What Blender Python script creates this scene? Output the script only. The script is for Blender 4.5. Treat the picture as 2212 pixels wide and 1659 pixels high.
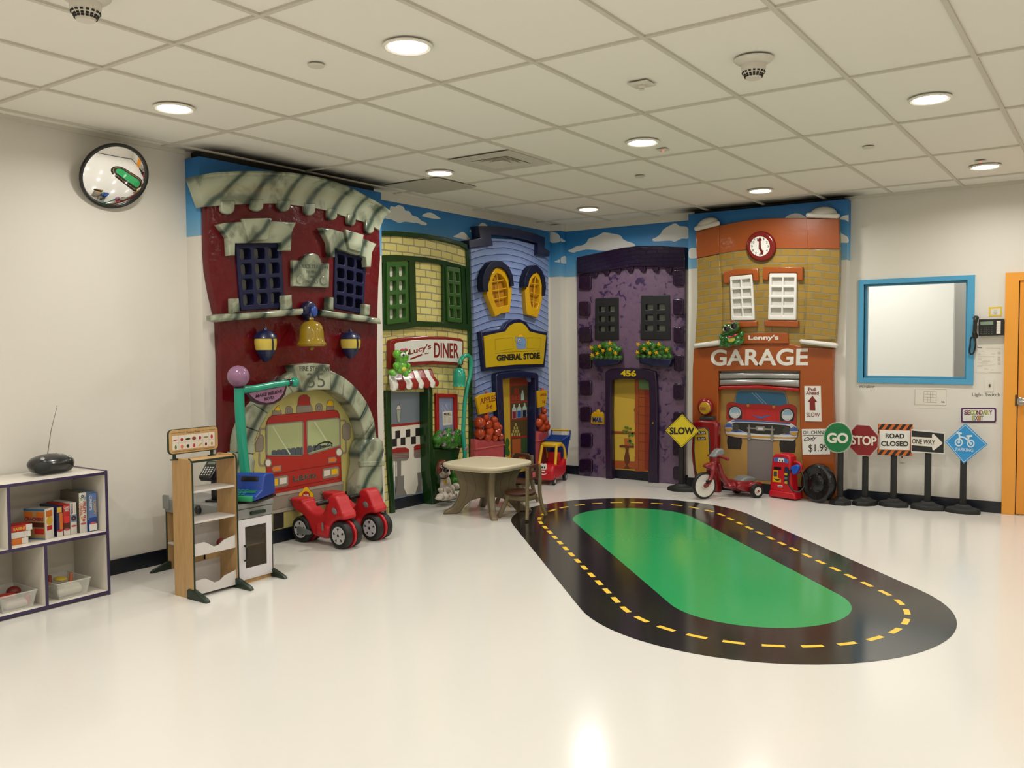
import bpy, bmesh, math, random
from mathutils import Vector, Matrix
from math import pi, sin, cos, radians
random.seed(7)
for _o in list(bpy.data.objects): bpy.data.objects.remove(_o)
SC = bpy.context.scene
COL = SC.collection
V = Vector

# ---------------------------------------------------------------- camera
CAMPOS = V((5.6715, -9.051, 1.56)); YAW, PITCH, ROLL, FPX = 0.6097, -0.0446, -0.0065, 1901.0
_r = V((cos(YAW), sin(YAW), 0)); _f = V((-sin(YAW)*cos(PITCH), cos(YAW)*cos(PITCH), sin(PITCH)))
_u = _r.cross(_f)
CR = _r*cos(ROLL) + _u*sin(ROLL); CU = -_r*sin(ROLL) + _u*cos(ROLL); CF = _f
cd = bpy.data.cameras.new('camera'); cam = bpy.data.objects.new('camera', cd); COL.objects.link(cam)
cd.sensor_fit = 'HORIZONTAL'; cd.sensor_width = 36.0; cd.lens = FPX*36.0/2212.0; cd.clip_start = 0.05
M = Matrix((CR, CU, -CF)).transposed().to_4x4(); M.translation = CAMPOS
cam.matrix_world = M
SC.camera = cam

# ---------------------------------------------------------------- world, exposure
SC.view_settings.view_transform = 'Standard'; SC.view_settings.look = 'None'
SC.view_settings.gamma = 1.0; SC.view_settings.use_curve_mapping = False
SC.view_settings.exposure = 0.0
w = bpy.data.worlds.new('world'); SC.world = w; w.use_nodes = True
w.node_tree.nodes['Background'].inputs[0].default_value = (0.9, 0.88, 0.8, 1)
w.node_tree.nodes['Background'].inputs[1].default_value = 0.05
LAMP_W = 14.8           # watts of every ceiling downlight
LAMP_C = (1.0, 0.974, 0.925)

# ---------------------------------------------------------------- pixel geometry
ZT = dict(P=(0,0,1), Z1=(380,320,480/1810), Z2=(440,640,420/1244), Z3=(800,400,450/1965), Z4=(800,680,450/1623),
  Z5=(1180,420,340/1567), Z6=(1180,700,340/1410), Z7=(1460,420,400/1843), Z8=(1400,700,460/1861),
  A1=(0,860,360/1194), A2=(330,900,310/1224), A3=(590,1020,270/2212), A4=(900,900,360/2212), A5=(1740,860,472/2212),
  A6=(1820,560,392/1711), A7=(130,280,370/2212), B1=(540,840,240/1659), B2=(830,730,200/1659), B3=(1540,680,100/1659),
  B4=(1650,960,210/2212), B5=(1480,950,200/2212), B6=(1540,800,200/1659), B7=(1020,800,200/1508), B8=(0,1040,240/2212),
  C1=(40,960,140/2212), C2=(0,1200,240/2212), C3=(350,910,170/1880), C4=(2080,640,132/842), C5=(1150,900,100/1037), C6=(480,760,200/1659), D1=(940,980,80/1207), D2=(600,1000,260/2157))
def ray(px, py): return CF + CR*((px-1106)/FPX) - CU*((py-829.5)/FPX)
class Frame:
    """a plane with right axis A, up axis B and outward normal N"""
    def __init__(s, O, A, B=(0,0,1)):
        s.O = V(O); s.A = V(A).normalized(); s.B = V(B).normalized(); s.N = s.A.cross(s.B).normalized()
    def hit(s, tag, x, y, d=0.0):
        ox, oy, k = ZT[tag]; D = ray(ox+x*k, oy+y*k)
        t = (d - (CAMPOS-s.O).dot(s.N))/D.dot(s.N); p = CAMPOS + D*t - s.O
        return V((p.dot(s.A), p.dot(s.B)))
    def w(s, a, b, d=0.0): return s.O + s.A*a + s.B*b + s.N*d
    def h3(s, tag, x, y, d=0.0):
        q = s.hit(tag, x, y, d); return s.w(q.x, q.y, d)
FL = Frame((0,0,0), (0,1,0)); FB = Frame((0,0,0), (1,0,0)); FZ = Frame((0,0,0), (1,0,0), (0,1,0))
def floor_pt(tag, x, y, z=0.0):
    q = FZ.hit(tag, x, y, z); return V((q.x, q.y, z))

# ---------------------------------------------------------------- materials
_M = {}
def rgb(c):
    if isinstance(c, str): c = tuple(int(c[i:i+2],16)/255 for i in (0,2,4))
    return tuple((x/12.92 if x <= .04045 else ((x+.055)/1.055)**2.4) for x in c) + (1.0,)
def mat(name, c, rough=0.5, metal=0.0, coat=0.0, bump=0.0, bscale=30, emis=0, var=0.0, spec=0.5, trans=0.0):
    if name in _M: return _M[name]
    m = bpy.data.materials.new(name); m.use_nodes = True; nt = m.node_tree; b = nt.nodes['Principled BSDF']
    b.inputs['Base Color'].default_value = rgb(c); b.inputs['Roughness'].default_value = rough
    b.inputs['Metallic'].default_value = metal; b.inputs['Coat Weight'].default_value = coat
    b.inputs['Coat Roughness'].default_value = 0.08; b.inputs['Specular IOR Level'].default_value = spec
    b.inputs['Transmission Weight'].default_value = trans
    if emis: b.inputs['Emission Color'].default_value = rgb(c); b.inputs['Emission Strength'].default_value = emis
    if bump or var:
        tc = nt.nodes.new('ShaderNodeTexCoord'); n = nt.nodes.new('ShaderNodeTexNoise'); n.inputs['Scale'].default_value = bscale
        n.inputs['Detail'].default_value = 3
        nt.links.new(tc.outputs['Object'], n.inputs['Vector'])
        if bump:
            bp = nt.nodes.new('ShaderNodeBump'); bp.inputs['Strength'].default_value = bump; bp.inputs['Distance'].default_value = 0.02
            nt.links.new(n.outputs['Fac'], bp.inputs['Height']); nt.links.new(bp.outputs['Normal'], b.inputs['Normal'])
            if coat: nt.links.new(bp.outputs['Normal'], b.inputs['Coat Normal'])
        if var:
            mx = nt.nodes.new('ShaderNodeMix'); mx.data_type = 'RGBA'; c1 = rgb(c)
            mx.inputs[6].default_value = tuple(v*(1-var) for v in c1[:3])+(1,); mx.inputs[7].default_value = tuple(min(1,v*(1+var)) for v in c1[:3])+(1,)
            nt.links.new(n.outputs['Fac'], mx.inputs[0]); nt.links.new(mx.outputs[2], b.inputs['Base Color'])
    _M[name] = m; return m
def nodes(m): return m.node_tree, m.node_tree.nodes['Principled BSDF']
def ramp(nt, pts):
    r = nt.nodes.new('ShaderNodeValToRGB'); e = r.color_ramp.elements
    while len(e) > 1: e.remove(e[-1])
    e[0].position = pts[0][0]; e[0].color = rgb(pts[0][1])
    for p, c in pts[1:]:
        x = e.new(p); x.color = rgb(c)
    return r
def mathn(nt, op, a, b=None):
    n = nt.nodes.new('ShaderNodeMath'); n.operation = op
    for i, v in enumerate((a, b)):
        if v is None: continue
        if isinstance(v, (int, float)): n.inputs[i].default_value = v
        else: nt.links.new(v, n.inputs[i])
    return n.outputs[0]
def paint(name, c, **k): return mat(name, c, rough=k.pop('rough', .22), coat=k.pop('coat', .15), spec=k.pop('spec', .45), bump=k.pop('bump', .16), bscale=k.pop('bscale', 9), **k)

# ---------------------------------------------------------------- mesh helpers
class MB:
    """collects shapes in one bmesh"""
    def __init__(s): s.bm = bmesh.new()
    def add_mesh(s, me, mtx=None):
        n = len(s.bm.verts); s.bm.from_mesh(me); s.bm.verts.ensure_lookup_table()
        if mtx is not None: bmesh.ops.transform(s.bm, matrix=mtx, verts=s.bm.verts[n:])
        return s
    def box(s, c, size, bev=0.0, rot=None, seg=2, taper=None):
        b = bmesh.new(); bmesh.ops.create_cube(b, size=1.0)
        for v in b.verts:
            if taper and v.co.z > 0: v.co.x *= taper[0]; v.co.y *= taper[1]
            v.co = V((v.co.x*size[0], v.co.y*size[1], v.co.z*size[2]))
        if bev: bmesh.ops.bevel(b, geom=b.edges[:], offset=bev, segments=seg, affect='EDGES', profile=.5)
        m = Matrix.Translation(c) @ (rot.to_4x4() if rot else Matrix()); bmesh.ops.transform(b, matrix=m, verts=b.verts)
        t = bpy.data.meshes.new('t'); b.to_mesh(t); b.free(); s.bm.from_mesh(t); bpy.data.meshes.remove(t); return s
    def ell(s, c, r, rot=None, n=20):
        if isinstance(r, (int, float)): r = (r, r, r)
        m = Matrix.Translation(c) @ (rot.to_4x4() if rot else Matrix()) @ Matrix.Diagonal((*r, 1))
        bmesh.ops.create_uvsphere(s.bm, u_segments=n, v_segments=max(6, n*2//3), radius=1.0, matrix=m); return s
    def tube(s, pts, rad, n=12, caps=True, squash=1.0):
        pts = [V(p) for p in pts]
        if isinstance(rad, (int, float)): rad = [rad]*len(pts)
        rings = []; up = None
        for i, p in enumerate(pts):
            d = (pts[min(i+1, len(pts)-1)]-pts[max(i-1, 0)]).normalized()
            if up is None:
                up = V((0,0,1)) if abs(d.z) < .9 else V((0,1,0))
            x = (up - d*up.dot(d)).normalized(); up = x; y = d.cross(x)
            rings.append([s.bm.verts.new(p + x*cos(2*pi*k/n)*rad[i] + y*sin(2*pi*k/n)*rad[i]*squash) for k in range(n)])
        for a, b in zip(rings, rings[1:]):
            for k in range(n): s.bm.faces.new((a[k], a[(k+1)%n], b[(k+1)%n], b[k]))
        if caps: s.bm.faces.new(rings[0][::-1]); s.bm.faces.new(rings[-1])
        return s
    def lathe(s, prof, c=(0,0,0), axis=(0,0,1), n=28, scale=(1,1)):
        ax = V(axis).normalized(); x = ax.orthogonal().normalized(); y = ax.cross(x); c = V(c); rings = []
        for r, z in prof:
            rings.append([s.bm.verts.new(c + ax*z + x*cos(2*pi*k/n)*max(r,1e-5)*scale[0] + y*sin(2*pi*k/n)*max(r,1e-5)*scale[1]) for k in range(n)])
        for a, b in zip(rings, rings[1:]):
            for k in range(n): s.bm.faces.new((a[k], a[(k+1)%n], b[(k+1)%n], b[k]))
        s.bm.faces.new(rings[0][::-1]); s.bm.faces.new(rings[-1]); return s
    def ringlathe(s, prof, c=(0,0,0), axis=(0,0,1), n=40):
        ax = V(axis).normalized(); x = ax.orthogonal().normalized(); y = ax.cross(x); c = V(c)
        R = [[s.bm.verts.new(c + ax*z + x*cos(2*pi*k/n)*r + y*sin(2*pi*k/n)*r) for k in range(n)] for r, z in prof]
        for i in range(len(R)):
            a, b = R[i], R[(i+1) % len(R)]
            for k in range(n): s.bm.faces.new((a[k], a[(k+1)%n], b[(k+1)%n], b[k]))
        return s
    def loft(s, rows, close=True):
        """rows of equally many points; every row is a closed section if close"""
        R = [[s.bm.verts.new(p) for p in r] for r in rows]; n = len(R[0])
        for a, b in zip(R, R[1:]):
            for k in range(n if close else n-1): s.bm.faces.new((a[k], a[(k+1)%n], b[(k+1)%n], b[k]))
        if close: s.bm.faces.new(R[0][::-1]); s.bm.faces.new(R[-1])
        return s
    def poly(s, pts):
        s.bm.faces.new([s.bm.verts.new(V(p)) for p in pts]); return s
    def mesh(s, name='m', smooth=35):
        bmesh.ops.remove_doubles(s.bm, verts=s.bm.verts, dist=1e-6)
        bmesh.ops.recalc_face_normals(s.bm, faces=s.bm.faces)
        me = bpy.data.meshes.new(name); s.bm.to_mesh(me); s.bm.free(); fin(me, smooth); return me
def fin(me, smooth=35):
    if smooth:
        me.polygons.foreach_set('use_smooth', [True]*len(me.polygons)); me.set_sharp_from_angle(angle=radians(smooth))
def cat(loop, k=6, closed=True):
    """Catmull-Rom through 2D or 3D points"""
    n = len(loop); out = []
    for i in range(n if closed else n-1):
        g = (lambda j: loop[j % n]) if closed else (lambda j: loop[max(0, min(n-1, j))])
        p0, p1, p2, p3 = (V(g(i+j)) for j in (-1, 0, 1, 2))
        for q in range(k):
            t = q/k; out.append(0.5*((2*p1)+(p2-p0)*t+(2*p0-5*p1+4*p2-p3)*t*t+(3*p1-p0-3*p2+p3)*t**3))
    if not closed: out.append(V(loop[-1]))
    return out
def resamp(pts, n):
    pts = [V(p) for p in pts]; L = [0]
    for a, b in zip(pts, pts[1:]): L.append(L[-1]+(b-a).length)
    out = []; j = 0
    for i in range(n):
        t = L[-1]*i/(n-1)
        while j < len(pts)-2 and L[j+1] < t: j += 1
        f = (t-L[j])/max(1e-9, L[j+1]-L[j]); out.append(pts[j].lerp(pts[j+1], max(0, min(1, f))))
    return out
def grow(lp, d):
    P = [V((p[0], p[1])) for p in lp]; P = [p for i, p in enumerate(P) if (p-P[i-1]).length > 1e-5]; n = len(P)
    if sum(P[i].x*P[(i+1) % n].y-P[(i+1) % n].x*P[i].y for i in range(n)) < 0: P = P[::-1]
    out = []
    for i in range(n):
        a = (P[i]-P[i-1]).normalized(); b = (P[(i+1) % n]-P[i]).normalized(); na, nb = V((a.y, -a.x)), V((b.y, -b.x)); m = na+nb
        if m.length < .2: m = na
        m = m.normalized(); out.append(P[i]+m*d/max(.5, m.dot(na)))
    return out
def slab_mesh(loops, fr, z0, z1, bev=0.0, off=0.0, seg=2, smooth=35):
    """flat outlines (2D, later loops inside earlier ones are holes) given thickness z0..z1 on a frame"""
    if off and not bev: loops = [grow(loops[0], off)]+list(loops[1:]); off = 0.0
    cu = bpy.data.curves.new('c', 'CURVE'); cu.dimensions = '2D'; cu.fill_mode = 'BOTH'
    cu.extrude = max(1e-4, abs(z1-z0)/2-bev); cu.bevel_depth = bev; cu.offset = off-bev; cu.bevel_resolution = seg
    for lp in loops:
        sp = cu.splines.new('POLY'); sp.points.add(len(lp)-1)
        for p, q in zip(sp.points, lp): p.co = (q[0], q[1], 0, 1)
        sp.use_cyclic_u = True
    ob = bpy.data.objects.new('c', cu); me = bpy.data.meshes.new_from_object(ob)
    bpy.data.objects.remove(ob); bpy.data.curves.remove(cu); zc = (z0+z1)/2
    for v in me.vertices: v.co = fr.w(v.co.x, v.co.y, v.co.z+zc)
    fin(me, smooth); return me
def text_mesh(s, fr, quad, z, th=0.002, bold=0.0, shear=0.0):
    """lettering stretched onto a quad (bl, br, tr, tl) in plane coordinates"""
    cu = bpy.data.curves.new('t', 'FONT'); cu.body = s; cu.extrude = 0.01; cu.offset = bold; cu.shear = shear; cu.resolution_u = 6
    ob = bpy.data.objects.new('t', cu); me = bpy.data.meshes.new_from_object(ob)
    bpy.data.objects.remove(ob); bpy.data.curves.remove(cu)
    xs = [v.co.x for v in me.vertices]; ys = [v.co.y for v in me.vertices]; zs = [v.co.z for v in me.vertices]
    x0, x1, y0, y1 = min(xs), max(xs), min(ys), max(ys); bl, br, tr, tl = [V(q) for q in quad]
    for v in me.vertices:
        a = (v.co.x-x0)/(x1-x0); b = (v.co.y-y0)/(y1-y0)
        q = bl*(1-a)*(1-b)+br*a*(1-b)+tr*a*b+tl*(1-a)*b
        v.co = fr.w(q.x, q.y, z + (th if v.co.z > 0 else 0))
    fin(me, 20); return me
def blob(parts, voxel=0.012, smooth=6, dec=None):
    """one continuous skin round overlapping shapes: parts is an MB"""
    me = parts.mesh('b', 0); ob = bpy.data.objects.new('b', me); COL.objects.link(ob)
    r = ob.modifiers.new('r', 'REMESH'); r.mode = 'VOXEL'; r.voxel_size = voxel
    s = ob.modifiers.new('s', 'SMOOTH'); s.iterations = smooth; s.factor = .5
    dg = bpy.context.evaluated_depsgraph_get(); out = bpy.data.meshes.new_from_object(ob.evaluated_get(dg))
    bpy.data.objects.remove(ob); fin(out, 80); return out

# ---------------------------------------------------------------- objects
def chain(o):
    m = Matrix()
    while o: m = o.matrix_basis @ m; o = o.parent
    return m
def thing(name, label, cat_, loc=(0,0,0), rz=0.0, group=None):
    o = bpy.data.objects.new(name, None); COL.objects.link(o); o.empty_display_size = .1
    o.location = loc; o.rotation_euler = (0,0,rz); o['label'] = label; o['category'] = cat_
    if group: o['group'] = group
    return o
def obj(name, me, m, parent=None, world=False, label=None):
    if isinstance(me, MB): me = me.mesh(name)
    if world and parent: me.transform(chain(parent).inverted())
    me.name = name; o = bpy.data.objects.new(name, me); COL.objects.link(o); o.parent = parent
    me.materials.clear()
    for x in (m if isinstance(m, (list, tuple)) else [m]): me.materials.append(x)
    if label: o['label'] = label
    return o
def wobj(name, me, m, parent, label=None): return obj(name, me, m, parent, True, label)
def tag(o, label, cat_, group=None, kind=None):
    o['label'] = label; o['category'] = cat_
    if group: o['group'] = group
    if kind: o['kind'] = kind
    return o
def recenter(o):
    """put the origin of a one-mesh thing at its own middle"""
    me = o.data; c = sum((v.co for v in me.vertices), V())/len(me.vertices); me.transform(Matrix.Translation(-c)); o.location = o.location + c; return o
def struct(name, me, m):
    o = obj(name, me, m); o['kind'] = 'structure'; return o
def copy_tree(o, parent=None):
    c = o.copy(); COL.objects.link(c); c.parent = parent
    for ch in list(o.children): copy_tree(ch, c)
    return c
def L2(fr, tg, pts, d): return [fr.hit(tg, x, y, d) for x, y in pts]
def slab(name, fr, tg, pts, d0, d1, m, parent, bev=0.0, holes=(), sm=0, off=0.0, label=None, floor=False, td=None):
    td = d1 if td is None else td
    lp = L2(fr, tg, pts, td)
    if floor:
        zmin = min(p.y for p in lp); lp = [V((p.x, 0.0)) if p.y < zmin+floor else p for p in lp]
    if sm: lp = cat(lp, sm)
    hs = [L2(fr, tg, h, td) for h in holes]
    if sm: hs = [cat(h, sm) for h in hs]
    return wobj(name, slab_mesh([lp]+hs, fr, d0, d1, bev, off), m, parent, label)
def ring2(c, rx, ry=None, n=28, a0=0, a1=2*pi, rot=0):
    ry = rx if ry is None else ry; full = abs(a1-a0) > 6.28; out = []
    for k in range(n if full else n+1):
        a = a0+(a1-a0)*k/n; x, y = rx*cos(a), ry*sin(a); out.append((c[0]+x*cos(rot)-y*sin(rot), c[1]+x*sin(rot)+y*cos(rot)))
    return out
def rrect(x0, y0, x1, y1, r, n=4):
    out = []
    for cx, cy, a in ((x1-r, y1-r, 0), (x0+r, y1-r, pi/2), (x0+r, y0+r, pi), (x1-r, y0+r, 1.5*pi)):
        for k in range(n+1): out.append((cx+r*cos(a+pi/2*k/n), cy+r*sin(a+pi/2*k/n)))
    return out
def text(name, s, fr, tg, quad, d, m, parent, bold=0.0, th=.002, shear=0.0, label=None):
    return wobj(name, text_mesh(s, fr, L2(fr, tg, quad, d), d, th, bold, shear), m, parent, label)
def quadmap(q, a, b):
    bl, br, tr, tl = [V(p) for p in q]; return bl*(1-a)*(1-b)+br*a*(1-b)+tr*a*b+tl*(1-a)*b
def grille(name, fr, tg, quad, nc, nr, mx, my, bx, by, d0, d1, m, back, parent, outline=None, bev=.006, r=.25):
    """window grille with open panes; quad = bl, br, tr, tl; m? = outer margins, b? = bar widths (fractions)"""
    q = L2(fr, tg, quad, d1); out = L2(fr, tg, outline, d1) if outline else [quadmap(q, a, b) for a, b in rrect(0,0,1,1,.03)]
    hs = []; pw = (1-2*mx-(nc-1)*bx)/nc; ph = (1-2*my-(nr-1)*by)/nr
    for i in range(nc):
        for j in range(nr):
            x0 = mx+i*(pw+bx); y0 = my+j*(ph+by)
            hs.append([quadmap(q, a, b) for a, b in rrect(x0, y0, x0+pw, y0+ph, min(pw, ph)*r)])
    f = wobj(name, slab_mesh([out]+hs, fr, d0, d1, bev), m, parent)
    wobj('backing', slab_mesh([[quadmap(q, a, b) for a, b in ((.04,.03),(.96,.03),(.96,.97),(.04,.97))]], fr, d0-.001, d0+.004), back, f)
    return f

def unit(p, tg): return ZT[tg][2]*(V(p)-CAMPOS).dot(CF)/FPX      # metres per zoom pixel at p
def ball(mb, fr, tg, x, y, d, r, ry=None, rd=None, rot=0.0, n=20):
    """ellipsoid given by its picture outline: r, ry in zoom pixels, rd = depth radius in metres"""
    p = fr.h3(tg, x, y, d); k = unit(p, tg); fs = 1/max(.55, abs(CF.dot(fr.N))); a = r*k*(fs if False else 1.15); b = (ry or r)*k
    R = Matrix((fr.A, fr.B, fr.N)).transposed() @ Matrix.Rotation(rot, 3, 'Z')
    mb.ell(p, (a, b, rd or (a+b)/2), rot=R, n=n); return mb
# ================================================================ the room
H = 2.98; XR, YF = 8.3, -12.2
m_wall = mat('wall_paint', 'd6d1c7', rough=.55, bump=.05, bscale=180)
m_floor = mat('vinyl_floor', 'd8d5ce', rough=.16, var=.02, bscale=300, spec=.5)
m_base = mat('navy_rubber_base', '0d1420', rough=.35)
m_white = mat('white_enamel', 'e6e3da', rough=.4)
struct('floor', MB().box(((XR)/2, YF/2, -.06), (XR+.6, -YF+.6, .12)), m_floor)
# ceiling: panels with a T-bar grid, 0.61 x 1.22 m
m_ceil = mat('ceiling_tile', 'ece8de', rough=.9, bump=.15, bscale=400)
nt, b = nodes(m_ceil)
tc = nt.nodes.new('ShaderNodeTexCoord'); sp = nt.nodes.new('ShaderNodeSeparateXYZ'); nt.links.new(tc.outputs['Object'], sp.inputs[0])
# tile colour darkens unevenly towards the two furred-out bays
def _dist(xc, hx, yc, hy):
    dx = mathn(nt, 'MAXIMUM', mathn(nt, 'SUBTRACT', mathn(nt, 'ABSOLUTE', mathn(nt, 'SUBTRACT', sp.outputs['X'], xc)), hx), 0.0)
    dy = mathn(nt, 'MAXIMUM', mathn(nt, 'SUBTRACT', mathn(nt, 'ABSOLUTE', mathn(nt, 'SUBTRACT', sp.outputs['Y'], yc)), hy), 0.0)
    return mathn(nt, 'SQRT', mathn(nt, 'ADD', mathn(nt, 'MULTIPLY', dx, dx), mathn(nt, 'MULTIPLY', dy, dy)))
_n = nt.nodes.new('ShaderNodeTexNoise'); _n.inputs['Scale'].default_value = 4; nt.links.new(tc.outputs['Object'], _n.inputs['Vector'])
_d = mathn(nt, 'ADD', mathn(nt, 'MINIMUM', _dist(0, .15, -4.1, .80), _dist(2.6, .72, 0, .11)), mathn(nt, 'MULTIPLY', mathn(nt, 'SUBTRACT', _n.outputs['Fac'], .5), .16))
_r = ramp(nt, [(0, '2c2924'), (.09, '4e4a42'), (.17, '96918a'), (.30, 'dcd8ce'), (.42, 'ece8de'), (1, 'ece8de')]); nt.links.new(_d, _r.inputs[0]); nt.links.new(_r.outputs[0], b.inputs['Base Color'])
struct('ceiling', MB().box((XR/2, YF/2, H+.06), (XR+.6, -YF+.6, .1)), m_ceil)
m_grid = mat('ceiling_grid', 'cdc8ba', rough=.6)
GX0, GY0, T = 3.7995, -5.285, .6096
g = MB()
k = -6
while GX0+k*T < XR:
    x = GX0+k*T
    if x > .02: g.box((x, YF/2, H+.004), (.024, -YF, .012))
    k += 1
k = -6
while GY0+k*2*T < -.02:
    y = GY0+k*2*T
    if y > YF: g.box((XR/2, y, H+.0048), (XR, .024, .012))
    k += 1
struct('trim_1', g, m_grid)
gl = MB()
for (x, y, sx, sy) in ((.012, -7.3, .024, 4.4), (4.8, -.012, 2.7, .024)): gl.box((x, y, H-.004), (sx, sy, .03))
struct('trim_2', gl, m_grid)
# walls: left x=0, back y=0, with furred-out bays, a corner chase and the window opening
BL0, BL1, DL = -5.085, -3.20, .165      # left bay
BB0, BB1, DB = 1.775, 3.42, .13         # right bay
WX0, WX1, WZ0, WZ1 = 3.555, 4.462, 1.215, 2.125
struct('wall_left', MB().box((-.08, YF/2, H/2+.03), (.16, -YF+.3, H+.06)), m_wall)
wb = MB()
wb.box(((WX0)/2-.1, .08, H/2+.03), (WX0+.2, .16, H+.06)); wb.box(((WX1+XR+.2)/2, .08, H/2+.03), (XR+.2-WX1, .16, H+.06))
wb.box(((WX0+WX1)/2, .08, WZ0/2), (WX1-WX0, .16, WZ0)); wb.box(((WX0+WX1)/2, .08, (WZ1+H+.06)/2), (WX1-WX0, .16, H+.06-WZ1))
struct('wall_back', wb, m_wall)
struct('wall_right', MB().box((XR+.08, YF/2, H/2+.03), (.16, -YF+.3, H+.06)), m_wall)
struct('wall_front', MB().box((XR/2, YF-.08, H/2+.03), (XR+.3, .16, H+.06)), m_wall)
struct('trim_3', MB().box((DL/2, (BL0+BL1)/2, 1.465), (DL, BL1-BL0, 2.93)), m_wall)
struct('trim_4', MB().box(((BB0+BB1)/2, -DB/2, 1.475), (BB1-BB0, DB, 2.95)), m_wall)
struct('trim_5', MB().box((.075, -.06, H/2), (.15, .12, H)), m_wall)
struct('trim_7', MB().box((DL/2-.02, (BL0+BL1)/2, 2.955), (DL-.04, BL1-BL0-.1, .05)).box(((BB0+BB1)/2, -DB/2+.02, 2.965), (BB1-BB0-.1, DB-.04, .03)), mat('gap_shade_fill', '2b2824', rough=.9))  # dark filler in the gap above the bays, shade put into its colour
def baseboard(name, pts):
    r = MB()
    for (x0, y0), (x1, y1) in zip(pts, pts[1:]):
        d = V((x1-x0, y1-y0, 0)); n = V((d.y, -d.x, 0)).normalized()*.006; c = V(((x0+x1)/2, (y0+y1)/2, .052))+n
        r.box(c, (d.length+.012, .012, .104), rot=Matrix.Rotation(math.atan2(d.y, d.x), 3, 'Z'))
    struct(name, r, m_base)
baseboard('baseboard_left', [(0, YF), (0, BL0), (DL, BL0), (DL, BL1), (0, BL1), (0, -.12), (.15, -.12), (.15, 0)])
baseboard('baseboard_back', [(.15, 0), (BB0, 0), (BB0, -DB), (BB1, -DB), (BB1, 0), (4.765, 0)])
baseboard('baseboard_right', [(5.87, 0), (XR, 0), (XR, YF)])
baseboard('baseboard_front', [(XR, YF), (0, YF)])
# sky border on the walls: printed vinyl, blue fading downwards, with clouds
m_sky = mat('sky_border_print', '1d6aa8', rough=.5)
nt, b = nodes(m_sky); tc = nt.nodes.new('ShaderNodeTexCoord'); sp = nt.nodes.new('ShaderNodeSeparateXYZ'); nt.links.new(tc.outputs['Object'], sp.inputs[0])
mr = nt.nodes.new('ShaderNodeMapRange'); mr.inputs[1].default_value = 2.34; mr.inputs[2].default_value = 2.92; nt.links.new(sp.outputs['Z'], mr.inputs[0])
r = ramp(nt, [(0, '7aa9c4'), (.35, '4f97c8'), (.75, '2478b8'), (1, '1c6aae')]); nt.links.new(mr.outputs[0], r.inputs[0]); nt.links.new(r.outputs[0], b.inputs['Base Color'])
e = .002; sk = MB()
SB, SK = 2.365, 2.905
def skyq(p0, p1, z0, z1):
    sk.poly([(p0[0], p0[1], z0), (p1[0], p1[1], z0), (p1[0], p1[1], z1), (p0[0], p0[1], z1)])
skyq((0, BL0-e), (DL+e, BL0-e), SB, 2.93); skyq((DL+e, BL0-e), (DL+e, BL1+e), SB, 2.93); skyq((DL+e, BL1+e), (0, BL1+e), SB, 2.93)
skyq((e, BL1+e), (e, -.12-e), SB, SK); skyq((e, -.12-e), (.15+e, -.12-e), SB, SK); skyq((.15+e, -.12-e), (.15+e, -e), SB, SK)
skyq((.15+e, -e), (BB0-e, -e), SB, SK); skyq((BB0-e, -e), (BB0-e, -DB-e), SB, 2.95); skyq((BB0-e, -DB-e), (BB1+e, -DB-e), SB, 2.95); skyq((BB1+e, -DB-e), (BB1+e, 0), SB, 2.95)
me = sk.mesh('sky', 0); o = obj('sky_wall_border', me, m_sky); tag(o, 'blue sky wallpaper border running along the top of the walls', 'wallpaper', kind=None)
m_cloud = mat('cloud_print', 'd8d8d6', rough=.5)
clouds = [
 (FL,.002,'Z3',[(135,310),(175,260),(190,200),(230,205),(265,188),(310,205),(330,240),(365,245),(395,285),(440,300),(480,335),(528,358),(525,378),(480,372),(440,355),(400,355),(330,345),(270,355),(200,325)]),
 (FL,.002,'Z3',[(485,290),(520,265),(560,257),(600,272),(640,300),(665,320),(610,318),(560,310),(520,300)]),
 (FL,.002,'Z3',[(935,432),(975,400),(1010,390),(1030,370),(1060,355),(1095,372),(1102,380),(1090,440),(1020,455),(960,445)]),
 (FL,.002,'Z3',[(780,485),(815,468),(860,442),(895,455),(925,490),(945,510),(900,515),(840,500)]),
 (FB,.002,'Z5',[(215,562),(260,540),(300,515),(360,505),(400,480),(425,440),(480,425),(530,400),(575,378),(630,385),(690,395),(740,410),(765,445),(800,465),(850,480),(885,505),(840,560),(560,560),(480,552),(390,550),(300,570),(270,580)]),
 (FB,.1225,'Z5',[(82,670),(110,655),(134,648),(134,677),(110,676)]),
 (FL,.1525,'Z5',[(146,632),(165,618),(185,612),(210,630),(225,650),(225,684),(180,688),(146,678)]),
 (FB,.1225,'Z3',[(1655,520),(1660,480),(1690,450),(1720,442),(1770,460),(1790,492),(1790,532),(1720,545),(1690,530)]),
 (FL,.1525,'Z3',[(1799,498),(1815,510),(1841,528),(1830,535),(1799,532)]),
 (FB,.002,'Z5',[(1057,445),(1100,425),(1140,390),(1165,350),(1230,310),(1285,288),(1330,315),(1390,320),(1415,345),(1415,435),(1350,440),(1280,470),(1230,460),(1080,468)]),
 (FB,.132,'Z5',[(1420,560),(1440,535),(1480,533),(1560,560),(1560,630),(1490,635),(1440,638),(1420,620)]),
 (FB,.132,'Z7',[(1090,235),(1115,210),(1160,195),(1200,188),(1250,200),(1300,230),(1340,260),(1150,260)]),
 (FB,.132,'Z7',[(1628,242),(1660,215),(1710,205),(1718,200),(1718,272),(1690,255),(1640,250)]),
 (FB,.132,'Z7',[(1600,380),(1640,385),(1680,405),(1705,420),(1716,440),(1714,480),(1650,480),(1600,490)]),
]
for fr, d, tg, pts in clouds:
    lp = cat(L2(fr, tg, pts, d), 3); o = obj('printed_cloud', slab_mesh([lp], fr, d+.0005, d+.0015), m_cloud)
    o.parent = bpy.data.objects['sky_wall_border']
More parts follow.
